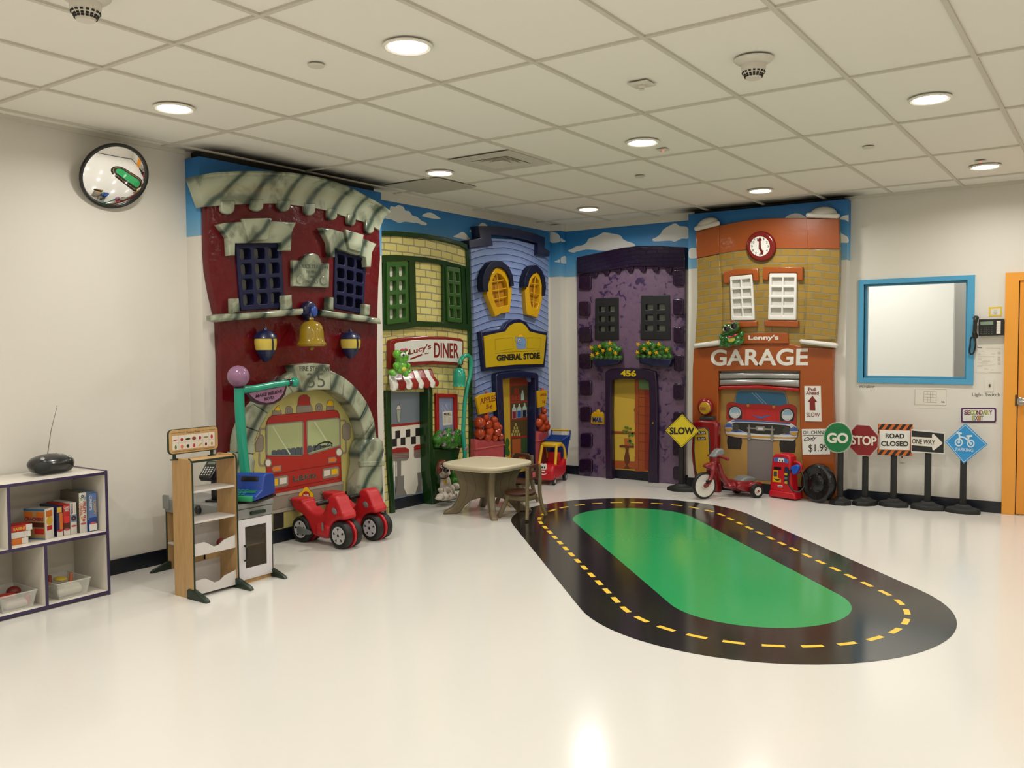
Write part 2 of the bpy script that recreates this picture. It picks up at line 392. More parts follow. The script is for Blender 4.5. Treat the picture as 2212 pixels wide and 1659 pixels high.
# lamps
m_lens = mat('lit_lens', 'fff6e6', rough=.5, emis=30); m_trimring = mat('lamp_trim', 'eeeadf', rough=.35)
def ceiling_light(x, y, label, vis=True):
    t = thing('ceiling_downlight', label, 'ceiling light', (x, y, H), group='round recessed ceiling lights')
    obj('trim_ring', MB().lathe([(.118,-.001),(.118,-.006),(.108,-.012),(.094,-.008),(.092,.0),(.092,.02),(.118,.02)], n=40), m_trimring, t)
    obj('lens', MB().lathe([(.091,-.001),(.091,-.006),(.07,-.009),(.0,-.010)], n=32), m_lens, t)
    ld = bpy.data.lights.new('downlight', 'AREA'); ld.shape = 'DISK'; ld.size = .17; ld.energy = LAMP_W; ld.color = LAMP_C; ld.spread = radians(160)
    lo = bpy.data.objects.new('lamp', ld); COL.objects.link(lo); lo.parent = t; lo.location = (0, 0, -.014)
LX = [1.0, 2.845, 4.70, 6.55]; LY = [-.94, -3.38, -5.85, -8.3, -10.75]
LN = {(1,2): 'large round ceiling light nearest the camera, top left of centre', (0,2): 'round ceiling light nearest the convex mirror on the left wall',
      (0,1): 'round ceiling light left of the square air vent', (0,0): 'round ceiling light nearest the room corner, above the purple facade',
      (1,1): 'round ceiling light in the middle, right beside the small red-dot sensor', (1,0): 'round ceiling light in front of the orange garage facade',
      (2,1): 'round ceiling light right of the smoke detector', (2,0): 'round ceiling light nearest the orange door, far right'}
for i, x in enumerate(LX):
    for j, y in enumerate(LY):
        ceiling_light(x, y, LN.get((i,j), 'round ceiling light behind the camera'))
m_plas = mat('ceiling_plastic', 'd6d1c4', rough=.45); m_slot = mat('dark_slot', '26241f', rough=.8)
def smoke(tg, x, y, label):
    p = floor_pt(tg, x, y, H); t = thing('smoke_detector', label, 'smoke detector', p, group='smoke detectors')
    obj('base', MB().lathe([(.098,0),(.098,-.004),(.085,-.016),(.066,-.026),(.0,-.026)]), m_plas, t)
    obj('sensor_head', MB().lathe([(.062,-.024),(.06,-.05),(.052,-.07),(.044,-.078),(.036,-.098),(.0,-.1)]), m_plas, t)
    v = MB()
    for k in range(16):
        a = k*pi/8
        for zz, rr in ((-.066,.0545),(-.077,.0455),(-.086,.042)): v.box((rr*cos(a), rr*sin(a), zz), (.006,.011,.007), rot=Matrix.Rotation(a,3,'Z'))
    obj('vent_slots', v, m_slot, t)
smoke('P', 1628, 128, 'white smoke detector on the ceiling right of centre')
smoke('P', 184, -8, 'smoke detector cut off by the top edge of the picture')
for (x, y, n) in ((683,141,'flat round ceiling disc left of the largest ceiling light'), (1382,381,'small round ceiling disc right of the square air vent'), (1876,318,'round ceiling disc on the tile below the right ceiling lights')):
    p = floor_pt('P', x, y, H)
    tag(recenter(obj('sprinkler_cover', MB().lathe([(.042,.001),(.042,-.004),(.038,-.007),(.0,-.008)], p), m_plas)), n, 'sprinkler cover', 'round sprinkler covers')
p = floor_pt('P', 1386, 181, H); t = thing('fire_sprinkler', 'small square ceiling plate with a dropped head, left of the smoke detector', 'sprinkler', p)
obj('plate', MB().box((0,0,-.004), (.12,.12,.006), .002), m_plas, t); obj('head', MB().lathe([(.022,-.006),(.022,-.016),(.012,-.03),(.018,-.034),(.0,-.036)]), m_plas, t)
m_led = mat('red_led', 'ff3a3a', emis=3)
for (x, y, n) in ((1432,323,'motion sensor with red light beside the middle ceiling light'), (2118,348,'small sensor with red light beside the far right ceiling light')):
    p = floor_pt('P', x, y, H); t = thing('motion_sensor', n, 'sensor', p, group='ceiling motion sensors')
    obj('plate', MB().box((0,0,-.004), (.075,.075,.006), .002), m_plas, t); obj('led', MB().ell((0,0,-.009), .006, n=10), m_led, t)
# air diffuser in one tile: four stepped square louvres
x0, y0 = GX0-4*T, GY0+2*T
m_vent = mat('vent_metal', 'c6c1b4', rough=.5)
t = thing('air_vent', 'square stepped air diffuser in the ceiling near the corner', 'air vent', (x0+T/2, y0+.62, H))
vm = MB(); F0 = Frame((0,0,-.002), (1,0,0), (0,-1,0))
def sqr(a): return [(-a,-a),(a,-a),(a,a),(-a,a)]
obj('face_plate', slab_mesh([sqr(.29), sqr(.17)], F0, 0, .006), m_vent, t)
for k, a in enumerate((.165, .115, .065)):
    v = MB()
    for s in range(4):
        R = Matrix.Rotation(s*pi/2, 4, 'Z')
        q = [R @ V(c) for c in ((-a,-a,-.012),(a,-a,-.012),(a-.035,-a+.035,.018),(-a+.035,-a+.035,.018))]
        v.poly(q)
    obj('louvre', v.mesh('l', 0), m_vent, t)
obj('duct', MB().box((0,0,.022), (.33,.33,.004)), m_slot, t)
t2 = recenter(obj('ceiling_access_panel', MB().box((.55, -2.98+.02, H-.003), (.6, .55, .006)), mat('grey_tile', 'b5b0a4', rough=.8)))
tag(t2, 'greyer square ceiling panel above the fire station roof', 'ceiling panel')
# ---- window with blue frame, bright room beyond
m_blue = mat('blue_frame_paint', '4a97be', rough=.35)
wn = bpy.data.objects.new('window_1', None); COL.objects.link(wn); wn['kind'] = 'structure'; wn.location = ((WX0+WX1)/2, 0, WZ0)
o1 = [(3.507,1.165),(4.522,1.165),(4.522,2.170),(3.507,2.170)]; i1 = [(WX0,WZ0),(WX1,WZ0),(WX1,WZ1),(WX0,WZ1)]
wobj('window_frame', slab_mesh([o1, i1], FB, -.14, .02, .002), m_blue, wn)
wobj('glazing_bead', slab_mesh([i1, [(WX0+.018,WZ0+.018),(WX1-.018,WZ0+.018),(WX1-.018,WZ1-.018),(WX0+.018,WZ1-.018)]], FB, -.1, -.03), m_blue, wn)
gm = mat('window_glass', 'ffffff', rough=.0, trans=1.0); nodes(gm)[1].inputs['IOR'].default_value = 1.02
wobj('pane', slab_mesh([i1], FB, -.07, -.064), gm, wn)
m_rb = mat('bright_room_wall', 'efeee8', rough=.6)
rb = MB(); X0, X1, Y0, Y1 = 1.9, 4.52, .16, 2.4
rb.box(((X0+X1)/2, Y1+.05, H/2), (X1-X0, .1, H)); rb.box((X0-.05, (Y0+Y1)/2, H/2), (.1, Y1-Y0, H)); rb.box((X1+.05, (Y0+Y1)/2, H/2), (.1, Y1-Y0, H))
rb.box(((X0+X1)/2, (Y0+Y1)/2, H+.05), (X1-X0, Y1-Y0, .1)); rb.box(((X0+X1)/2, (Y0+Y1)/2, -.05), (X1-X0, Y1-Y0, .1))
rb.box((2.99, 1.75, H/2), (2.22, .1, H)); struct('wall_beyond', rb, m_rb)
for (x, y) in ((3.5, .9), (2.7, .9), (4.3, 2.1)):
    ld = bpy.data.lights.new('room_light', 'AREA'); ld.size = .5; ld.energy = 12 if y < 2 else 3; ld.spread = radians(170); ld.color = (1, .99, .95)
    lo = bpy.data.objects.new('room_light', ld); COL.objects.link(lo); lo.location = (x, y, H-.03)
# ---- orange door
m_or = mat('orange_door_paint', 'e0932f', rough=.3); m_or2 = mat('orange_frame_paint', 'e39a38', rough=.3)
d = bpy.data.objects.new('door_1', None); COL.objects.link(d); d['kind'] = 'structure'; d.location = (5.3, 0, 0)
wobj('door_frame', slab_mesh([[(4.768,0),(4.875,0),(4.875,2.10),(5.86,2.10),(5.86,0),(5.96,0),(5.96,2.175),(4.768,2.175)]], FB, 0, .03, .004), m_or2, d)
wobj('door_leaf', MB().box((5.368, -.006, 1.055), (.972, .012, 2.09)), m_or, d)
wobj('door_gap', MB().box((4.879, -.001, 1.05), (.008, .004, 2.1)), m_slot, d)
wobj('threshold', MB().box((5.368, -.02, .004), (.98, .05, .008)), mat('alu', 'b8b4aa', rough=.3, metal=.9), d)
m_ss = mat('brushed_steel', 'a9a7a2', rough=.25, metal=1)
hh = FB.hit('C4', 790, 1450, .02)
dh = wobj('door_handle', MB().lathe([(.038,0),(.038,.008),(.03,.014),(.012,.014),(.012,.05),(0,.05)], (hh.x, -.012, hh.y), (0,-1,0)).tube([(hh.x,-.055,hh.y),(hh.x+.04,-.06,hh.y),(hh.x+.12,-.058,hh.y-.004)], [.011,.012,.009]), m_ss, d)
wobj('hinge', MB().box((4.868, -.032, hh.y+.01), (.014, .012, .10), .003), mat('dark_hinge', '4a3a22', rough=.4, metal=.6), d)
# ---- oval road printed on the floor
m_road = mat('road_print', '211f1e', rough=.13, spec=.6); m_grass = mat('green_print', '2a9a58', rough=.15, var=.1, bscale=120); m_yel = mat('yellow_line', 'f0c53c', rough=.3)
RA, RB = V((2.113,-2.074)), V((3.849,-3.861))
def stadium(r, n=40):
    d = (RB-RA).normalized(); a = math.atan2(d.y, d.x); out = []
    for c, s in ((RB, -pi/2), (RA, pi/2)):
        for k in range(n+1): t = a+s+pi*k/n; out.append((c.x+r*cos(t), c.y+r*sin(t)))
    return out
t = thing('floor_road', 'black oval road with yellow dashed line and green middle printed on the floor', 'floor graphic', (2.98,-2.97,0))
wobj('asphalt', slab_mesh([stadium(1.094), stadium(.545)], FZ, .0004, .0016), m_road, t)
wobj('green_middle', slab_mesh([stadium(.55)], FZ, .0002, .0014), m_grass, t)
cl = stadium(.843, 60); cl = resamp(cl+[cl[0]], 1601); dash = MB(); nd = 52
for k in range(nd):
    seg = [cl[int(1600*(k+.02+.58*q/6)/nd)] for q in range(7)]
    for a, b in zip(seg, seg[1:]):
        n = V((-(b-a).y, (b-a).x)).normalized()*.017
        dash.poly([V((p.x, p.y, .0022)) for p in (a-n, b-n, b+n, a+n)])
wobj('dashed_line', dash.mesh('d', 0), m_yel, t)

# ================================================================ fire station front
def marble():
    m = mat('painted_marble', '9da391', rough=.2, coat=.2); nt, b = nodes(m)
    tc = nt.nodes.new('ShaderNodeTexCoord'); mp = nt.nodes.new('ShaderNodeMapping'); mp.inputs['Rotation'].default_value = (radians(38), 0, 0)
    nt.links.new(tc.outputs['Object'], mp.inputs[0])
    n = nt.nodes.new('ShaderNodeTexNoise'); n.inputs['Scale'].default_value = 5.0; n.inputs['Detail'].default_value = 3; n.inputs['Distortion'].default_value = .6
    nt.links.new(mp.outputs[0], n.inputs['Vector'])
    wv = nt.nodes.new('ShaderNodeTexWave'); wv.bands_direction = 'Y'; wv.inputs['Scale'].default_value = 1.5; wv.inputs['Distortion'].default_value = 5; wv.inputs['Detail'].default_value = 3; wv.inputs['Detail Scale'].default_value = .8
    nt.links.new(mp.outputs[0], wv.inputs['Vector'])
    r1 = ramp(nt, [(0, '3c4a42'), (.06, '5f6b5c'), (.20, '8f967f'), (1, 'a8ad97')]); nt.links.new(wv.outputs['Fac'], r1.inputs[0])
    r2 = ramp(nt, [(.36, '5c6858'), (.50, 'ffffff')]); nt.links.new(n.outputs['Fac'], r2.inputs[0])
    mx = nt.nodes.new('ShaderNodeMix'); mx.data_type = 'RGBA'; mx.blend_type = 'MULTIPLY'; mx.inputs[0].default_value = .6
    nt.links.new(r1.outputs[0], mx.inputs[6]); nt.links.new(r2.outputs[0], mx.inputs[7]); nt.links.new(mx.outputs[2], b.inputs['Base Color']); return m
m_mar = marble()
m_maroon = paint('maroon_gloss', '5a0a12', var=.22, bump=.45, bscale=9, coat=.1, rough=.18, spec=.35); m_navy = paint('navy_gloss', '161c42', rough=.35, coat=.2)
m_navyd = mat('navy_matte', '10143a', rough=.5, spec=.3); m_back = mat('grey_backing', '9b9c95', rough=.6)
m_black = mat('black_line', '1c1a19', rough=.5); m_gold = paint('bell_gold', '94791a', var=.4, bscale=5); m_engr = mat('engraved_grey', '4c5449', rough=.5)
fs = thing('fire_station_facade', 'tall maroon fire station wall relief with grey marble roof and arch', 'play facade', (DL, -4.15, 0))
dP = .24
door = [(335,1500),(330,1180),(318,1050),(335,920),(380,810),(450,700),(540,630),(640,600),(740,598),(870,632),(945,705),(1003,815),(1025,930),(1020,1050),(1010,1200),(1000,1500)]
outline = [(118,985),(116,700),(113,400),(105,180)]
pts = L2(FL, 'Z2', outline, dP)+L2(FL, 'Z1', [(300,1160),(272,1000),(262,860),(258,700),(256,480),(258,400),(600,380),(1000,400),(1400,500),(1660,650),(1666,900),(1652,1100),(1645,1300),(1640,1660)], dP)+L2(FL, 'Z2', [(1113,700),(1120,905),(1120,1300)], dP)
pts = [V((pts[0].x, 0))]+pts+[V((pts[-1].x, 0))]
dr = L2(FL, 'Z2', door, dP); dr = [V((dr[-1].x+.03, 0))]+[p for p in cat(dr[::-1], 4, False)]+[V((dr[0].x-.03, 0))]
dr = [V((p.x, max(p.y, 0))) for p in dr]
loop = pts+dr
WQ = ([(530,1325),(888,1300),(858,765),(487,775)], [(1290,1305),(1532,1352),(1552,885),(1298,818)])
wobj('wall_panel', slab_mesh([loop]+[[quadmap(L2(FL,'Z1',q,dP), a, b) for a, b in ((.02,.02),(.98,.02),(.98,.98),(.02,.98))] for q in WQ], FL, DL, dP, .008), m_maroon, fs)
# cornice: flared section swept along the arched roof line
top = resamp(cat(L2(FL, 'Z1', [(190,222),(270,205),(380,195),(560,188),(760,190),(900,197),(1050,217),(1200,247),(1330,287),(1450,337),(1560,397),(1660,452),(1745,512)], .33), 4, False), 41)
bot = resamp(cat(L2(FL, 'Z1', [(236,478),(360,466),(600,454),(830,450),(1040,472),(1240,507),(1400,560),(1550,605),(1665,668)], .27), 4, False), 41)
prof = [(0,.25),(.0,.262),(.25,.265),(.5,.272),(.68,.287),(.80,.307),(.86,.318),(.88,.332),(.94,.342),(1.0,.335),(1.0,.30),(1.0,DL+.002),(.0,DL+.002)]
rows = []
for a, b in zip(bot, top): rows.append([FL.w(*(a.lerp(b, q)), d) for q, d in prof])
cor = wobj('cornice', MB().loft(rows).mesh('cornice', 40), m_mar, fs)
for cx, cy, w_, h in ((428,455,112,85),(665,445,106,72),(885,450,104,68),(1095,475,90,72),(1280,520,78,66),(1435,565,70,68),(1583,612,72,84)):
    lp = [(cx-w_/2, cy-30)]+[(cx+w_/2*cos(a), cy+h-w_/2*.9+w_/2*.9*sin(a)) for a in [pi-k*pi/8 for k in range(9)]]+[(cx+w_/2, cy-30)]
    slab('dentil', FL, 'Z1', lp, dP-.005, .275, m_mar, cor, .012)
# upper windows, hoods, sills
grille('window_grille', FL, 'Z1', WQ[0], 3, 4, .075, .08, .075, .065, DL+.001, dP+.014, m_navyd, m_back, fs)
grille('window_grille', FL, 'Z1', WQ[1], 3, 4, .075, .08, .075, .065, DL+.001, dP+.014, m_navyd, m_back, fs)
hd = slab('window_hood', FL, 'Z1', [(352,622),(395,608),(560,598),(780,593),(985,605),(962,650),(948,690),(940,835),(866,835),(862,770),(487,775),(485,875),(440,875),(432,730),(398,685)], dP-.005, .30, m_mar, fs, .01)
slab('keystone', FL, 'Z1', [(546,575),(785,567),(755,748),(602,758)], .29, .325, m_mar, hd, .01)
hd = slab('window_hood', FL, 'Z1', [(1190,648),(1260,655),(1400,690),(1530,735),(1638,780),(1602,850),(1592,970),(1556,968),(1548,890),(1300,815),(1298,888),(1265,885),(1253,770),(1222,715)], dP-.005, .30, m_mar, fs, .01)
slab('keystone', FL, 'Z1', [(1383,660),(1534,705),(1508,848),(1415,820)], .29, .325, m_mar, hd, .01)
pq = slab('plaque', FL, 'Z1', [(955,912),(1028,916),(1045,885),(1080,860),(1120,855),(1158,868),(1180,900),(1186,932),(1252,940),(1250,1138),(955,1125)], dP-.005, .275, m_mar, fs, .008)
text('lettering', 'POLICE STATION', FL, 'Z1', [(990,972),(1238,985),(1238,955),(990,942)], .275, m_engr, pq, .005)
text('lettering', 'TO SERVE', FL, 'Z1', [(1060,1018),(1160,1022),(1160,1000),(1060,995)], .275, m_engr, pq)
text('lettering', 'AND', FL, 'Z1', [(1095,1058),(1140,1060),(1140,1040),(1095,1037)], .275, m_engr, pq)
text('lettering', 'PROTECT', FL, 'Z1', [(1060,1098),(1160,1102),(1160,1080),(1060,1075)], .275, m_engr, pq)
for c in ((1016,1068),(1208,1078)): slab('medallion', FL, 'Z1', ring2(c, 28, 36), .27, .285, m_mar, pq, .006)
slab('string_course', FL, 'Z1', [(298,1365),(340,1352),(520,1345),(700,1330),(1045,1305),(1045,1358),(700,1385),(520,1400),(340,1418),(300,1405)], dP-.005, .32, m_mar, fs, .02)
slab('string_course', FL, 'Z1', [(1190,1312),(1400,1345),(1560,1365),(1672,1388),(1680,1432),(1550,1415),(1400,1395),(1190,1365)], dP-.005, .32, m_mar, fs, .02)
for q in ([(470,1225),(518,1222),(530,1335),(472,1345)], [(888,1200),(948,1195),(955,1312),(890,1318)], [(1252,1212),(1290,1215),(1288,1325),(1250,1320)], [(1545,1268),(1588,1275),(1585,1368),(1540,1362)]):
    slab('sill_post', FL, 'Z1', q, dP-.005, .31, m_mar, fs, .014)
# arch of stone blocks
outL = resamp(cat(L2(FL, 'Z2', [(205,1000),(212,900),(250,790),(330,680),(430,595),(520,515),(585,478)], .31), 4, False), 51)
inL = resamp(cat(L2(FL, 'Z2', [(330,1010),(332,930),(378,815),(450,705),(540,635),(600,612),(638,600)], .31), 4, False), 51)
outR = resamp(cat(L2(FL, 'Z2', [(808,470),(900,518),(980,588),(1045,675),(1088,775),(1106,870),(1110,925)], .31), 4, False), 51)
inR = resamp(cat(L2(FL, 'Z2', [(814,602),(885,638),(950,702),(1000,785),(1026,865),(1036,940),(1030,1000)], .31), 4, False), 51)
for A, B, cuts in ((outL, inL, (0,12,23,34,43,50)), (outR, inR, (0,10,20,30,40,50))):
    for i, j in zip(cuts, cuts[1:]):
        lp = list(A[i:j+1])+list(B[i:j+1])[::-1]
        wobj('arch_stone', slab_mesh([lp], FL, DL+.001, .31, .012, off=-.001), m_mar, fs)
ks = slab('arch_keystone', FL, 'Z2', [(574,442),(700,427),(810,436),(816,600),(720,598),(636,612),(604,530)], DL+.001, .345, m_mar, fs, .01)
text('lettering', 'FIRE STATION', FL, 'Z2', [(615,478),(802,480),(806,448),(612,446)], .345, m_engr, ks, .012)
text('lettering', '35', FL, 'Z2', [(668,585),(778,580),(765,490),(660,492)], .345, m_engr, ks, -.01)
def pedestal(pts):
    lp = L2(FL, 'Z2', pts, .33); lp = [V((p.x, p.y)) for p in lp]; zb = [p for p in lp if p.y < .12]
    for p in zb: p.y = 0
    return wobj('pedestal', slab_mesh([lp], FL, DL+.001, .33, .035, seg=4), m_mar, fs)
pedestal([(1022,945),(1045,915),(1085,902),(1130,906),(1158,930),(1164,990),(1150,1055),(1158,1200),(1165,1425),(985,1440),(992,1200),(1012,1070),(1006,1000)])
pedestal([(200,1000),(325,1010),(342,1060),(330,1130),(335,1300),(335,1640),(190,1660),(195,1300)])
slab('pedestal_band', FL, 'Z2', [(1008,1060),(1155,1052),(1160,1072),(1158,1084),(1008,1088)], .30, .345, m_mar, fs, .008)
# flat painting of the fire engine behind the arch
m_khaki = mat('khaki_print', 'b9b06c', rough=.35); m_fred = mat('engine_red_print', 'a8261f', rough=.35); m_fgrey = mat('engine_grey_print', '8a8073', rough=.35)
m_fglass = mat('engine_glass_print', 'a9b282', rough=.3); m_seat = mat('slate_print', '4b545c', rough=.4); m_amber = mat('amber_print', 'e3b416', rough=.35); m_orange = mat('orange_print', 'dd7420', rough=.35)
m_offw = mat('offwhite_print', 'd9d3c6', rough=.35); m_dred = mat('dark_outline_print', '4a1714', rough=.4); m_lined = mat('grey_outline_print', '55504a', rough=.4)
mural = slab('fire_engine_mural', FL, 'Z2', [(300,1300),(300,590),(1000,590),(1000,1300)], DL, .168, m_khaki, fs)
bgl = [V((L2(FL,'Z2',[(300,600)],.168)[0].x, .105)), V((L2(FL,'Z2',[(1000,600)],.168)[0].x, .105)), *L2(FL,'Z2',[(1000,590),(300,590)],.168)]
me = slab_mesh([bgl], FL, DL, .168); me.transform(chain(mural).inverted()); mural.data = me; me.materials.append(m_khaki)
def dec(tg, pts, lvl, m, name='decal', fr=FL, base=.168, parent=None, line=0.0, lm=None, sm=0, holes=()):
    d = base+.0012*lvl; parent = parent or mural
    if line: slab(name+'_outline', fr, tg, pts, d-.0006, d, lm or m_lined, parent, off=line*1.9, sm=sm)
    return slab(name, fr, tg, pts, d-.0002, d+.0005, m, parent, sm=sm, holes=holes)
def stroke(tg, pts, lvl, m, wd=.005, name='line', fr=FL, base=.168, parent=None, closed=False):
    q = [fr.h3(tg, x, y, base+.0012*lvl) for x, y in pts]
    if closed: q.append(q[0]); q.append(q[1])
    mb = MB()
    if closed: q = q[:-1]
    Lf, Rt = [], []; nq = len(q)
    for i in range(nq):
        a = (q[i]-q[i-1]).normalized() if i or closed else None; b = (q[(i+1) % nq]-q[i]).normalized() if i < nq-1 or closed else None
        if closed and i == 0: a = (q[0]-q[-2]).normalized(); 
        if closed and i == nq-1: b = (q[1]-q[0]).normalized()
        na = a.cross(fr.N) if a else None; nb = b.cross(fr.N) if b else None; n = ((na+nb) if a and b else (na or nb)).normalized()
        n *= wd/2/max(.45, n.dot(nb or na)); Lf.append(q[i]-n); Rt.append(q[i]+n)
    L0 = [mb.bm.verts.new(p) for p in Lf]; R0 = [mb.bm.verts.new(p) for p in Rt]
    for i in range(nq-1): mb.bm.faces.new((L0[i], L0[i+1], R0[i+1], R0[i]))
    return wobj(name, mb.mesh('s', 0), m, parent or mural)
dec('B1', [(120,1860),(120,1720),(240,1690),(1390,1480),(1500,1500),(1500,1600),(240,1900)], 0, m_khaki, 'ground')
dec('Z2', [(445,1370),(512,1360),(512,1478),(445,1495)], 1, mat('tyre_print','221e1c'), 'wheel')
dec('Z2', [(880,1255),(945,1240),(945,1380),(880,1395)], 1, mat('tyre_print','221e1c'), 'wheel')
for q in ([(330,395),(340,330),(465,325),(468,380)], [(700,365),(697,270),(720,245),(905,240),(925,270),(930,340)], [(1140,320),(1145,265),(1170,250),(1235,250),(1255,270),(1255,315)]): dec('B1', q, 1, m_fgrey, 'beacon_base', line=.002)
dec('B1', [(368,325),(400,275),(430,250),(450,325)], 2, m_amber, 'beacon', line=.002); dec('B1', [(1148,255),(1160,200),(1180,175),(1220,172),(1240,195),(1243,255)], 2, m_amber, 'beacon', line=.002)
dec('B1', [(715,250),(725,160),(750,108),(800,92),(850,95),(885,130),(902,240)], 2, m_fred, 'beacon', line=.002)
for c in ((580,325),(1032,282)): dec('B1', ring2(c, 54, 62), 1, m_fgrey, 'horn', line=.002); dec('B1', ring2(c, 26, 32), 2, m_lined, 'horn_ring'); dec('B1', ring2(c, 22, 28), 3, m_fgrey, 'horn_cup')
dec('B1', [(248,1600),(245,620),(255,500),(285,435),(340,400),(1250,320),(1300,330),(1328,370),(1338,430),(1350,900),(1366,1395)], 3, m_fred, 'cab', line=.002, lm=m_dred)
for o_, i_ in (([(240,560),(260,530),(770,480),(800,500),(800,970),(770,1000),(270,1000),(245,980)], [(262,562),(275,548),(765,498),(782,515),(785,965),(765,985),(280,982),(262,965)]),
               ([(840,490),(860,472),(1310,428),(1348,450),(1350,830),(1340,855),(890,985),(855,960)], [(858,500),(870,490),(1305,446),(1330,465),(1333,825),(1325,838),(890,965),(872,950)])):
    dec('B1', o_, 4, m_fgrey, 'window_surround', line=.0015); dec('B1', i_, 5, m_fglass, 'windscreen')
for k in range(7):
    x = 325+k*72; y = 925-k*9; x1 = min(x+68, 785)
    dec('B1', [(x,982),(x,y+15),(x+15,y-5),(x1-12,y-7),(x1,y+10),(x1,982)], 6, m_seat, 'seat_back', line=.0012)
for k in range(5):
    x = 862+k*72; y = 862-k*4; b0 = 955-k*22
    if k < 4 or 1: dec('B1', [(x,b0),(x,y+10),(x+12,y-8),(x+50,y-12),(x+62,y+5),(x+62,b0-18)], 6, m_seat, 'seat_back', line=.0012)
stroke('B1', [(965,920),(975,870),(1030,825),(1110,795),(1190,795),(1225,820),(1225,865)], 7.5, m_black, .012, 'steering_wheel'); stroke('B1', [(1060,900),(1050,850),(1130,860),(1180,810)], 7.5, m_black, .006, 'steering_spoke')
stroke('B1', [(340,560),(460,760),(600,975)], 6.6, mat('glare_print','c3c9a3'), .012, 'glare'); stroke('B1', [(960,490),(1060,640),(1150,790)], 6.6, mat('glare_print','c3c9a3'), .016, 'glare')
for q in ([(125,1140),(140,700),(180,690),(200,720),(200,890),(180,930),(90,935),(90,800)], [(1382,560),(1400,530),(1430,520),(1480,520),(1498,560),(1498,720),(1480,755),(1420,765),(1385,730)]): dec('B1', q if q[0][0] > 200 else q[1:], 1.5, m_fgrey, 'mirror', line=.0018)
stroke('B1', [(230,600),(150,600),(142,1100),(160,1145),(230,1140)], 2.5, m_fgrey, .014, 'mirror_arm'); stroke('B1', [(1350,475),(1410,470),(1432,490),(1438,930),(1425,955),(1370,960)], 2.5, m_fgrey, .014, 'mirror_arm')
for c in ((272,1105),(1332,945)): dec('B1', ring2(c, 52, 62), 4, m_fgrey, 'lamp_ring', line=.0015); dec('B1', ring2(c, 38, 48), 5, m_offw, 'lamp')
for q, i_ in (([(320,1195),(355,1155),(465,1140),(465,1225),(350,1245)], [(335,1195),(362,1168),(450,1157),(450,1213),(358,1230)]), ([(1170,1030),(1270,1015),(1297,1050),(1280,1095),(1170,1110)], [(1184,1043),(1265,1030),(1282,1053),(1270,1083),(1184,1096)])):
    dec('B1', q, 4, m_fgrey, 'indicator_surround', line=.0012); dec('B1', i_, 5, m_orange, 'indicator')
for q, a, b_ in (([(290,1350),(310,1330),(545,1290),(572,1310),(572,1425),(550,1450),(315,1488),(292,1470)], [(310,1355),(415,1340),(415,1440),(312,1455)], [(443,1335),(548,1320),(545,1408),(443,1428)]),
                 ([(1085,1210),(1105,1190),(1310,1160),(1330,1180),(1332,1285),(1315,1305),(1100,1342),(1085,1325)], [(1218,1203),(1308,1190),(1310,1270),(1220,1285)], [(1105,1222),(1196,1208),(1194,1290),(1106,1308)])):
    dec('B1', q, 4, m_fgrey, 'headlamp_surround', line=.0012); dec('B1', a, 5, m_amber, 'headlamp'); dec('B1', b_, 5, m_offw, 'headlamp')
stroke('B1', [(250,1300),(800,1195),(1360,1108)], 5, m_dred, .003, 'seam'); stroke('B1', [(250,1538),(800,1430),(1362,1330)], 5, m_dred, .003, 'seam')
text('lettering', 'L.E.F.D.', FL, 'B1', [(640,1392),(1010,1325),(1005,1260),(640,1305)], .168+.0012*5, m_fgrey, mural, .07, .0008); text('lettering', 'L.E.F.D.', FL, 'B1', [(645,1388),(1010,1322),(1005,1262),(645,1308)], .168+.0012*5+.0012, mat('lefd_dark','403c33'), mural, .035, .0008)
dec('B1', [(215,1640),(240,1610),(1390,1420),(1388,1580),(1200,1640),(240,1850),(210,1830)], 4, m_fgrey, 'bumper', line=.0015)
m_rail = mat('rail_print', 'a39a8e', rough=.3)
dec('B1', [(215,1612),(240,1592),(1380,1380),(1398,1392),(1392,1420),(240,1635),(220,1632)], 5, m_rail, 'bumper_rail', line=.0015)
dec('Z2', [(392,1395),(440,1372),(890,1270),(895,1290),(560,1370),(440,1392)], 5, m_rail, 'bumper_rail', line=.0015)
for c in ((1068,1555),(595,1640)): dec('B1', ring2(c, 20, 25), 5, m_lined, 'bolt'); dec('B1', ring2(c, 15, 19), 6, m_fgrey, 'bolt')
bd = [(840+(96+15*cos(4*a))*cos(a), 1590+(112+16*cos(4*a))*sin(a)) for a in [k*pi/16 for k in range(32)]]
dec('B1', bd, 6, m_amber, 'badge', line=.0015); dec('B1', ring2((838,1595), 55, 62), 7, m_fred, 'badge_disc', line=.0012)
text('lettering', '35', FL, 'B1', [(795,1630),(882,1618),(878,1568),(793,1580)], .168+.0012*8, m_offw, mural, .03, .0008)
# ---- bell, lanterns, street sign in front of the fire station
def at(fr, tg, x, y, d): return fr.h3(tg, x, y, d)
c = at(FL, 'Z1', 1108, 1325, .30)
t = thing('fire_bell', 'golden bell hanging from a round blue bracket on the maroon fire station', 'bell', (dP, c.y, c.z))
wobj('bracket', slab_mesh([ring2(FL.hit('Z1',1108,1325,.31), .070, .078)], FL, dP-.004, .31, .025, seg=4), m_navy, t)
wobj('bracket_centre', slab_mesh([ring2(FL.hit('Z1',1122,1330,.315), .034, .046)], FL, .30, .335, .02, seg=4), mat('bright_blue_gloss','1f4aa0', rough=.25, coat=.5), t)
c = at(FL, 'Z1', 1105, 1510, .41)
pr_ = [(0,.125),(.018,.122),(.022,.110),(.016,.100),(.03,.096),(.066,.084),(.088,.058),(.098,.018),(.101,-.03),(.105,-.058),(.116,-.070),(.122,-.082),(.110,-.098),(.09,-.096),(.0,-.085)]
wobj('bell', MB().lathe([(r*.95, z*1.02) for r, z in pr_], c, n=36), m_gold, t)
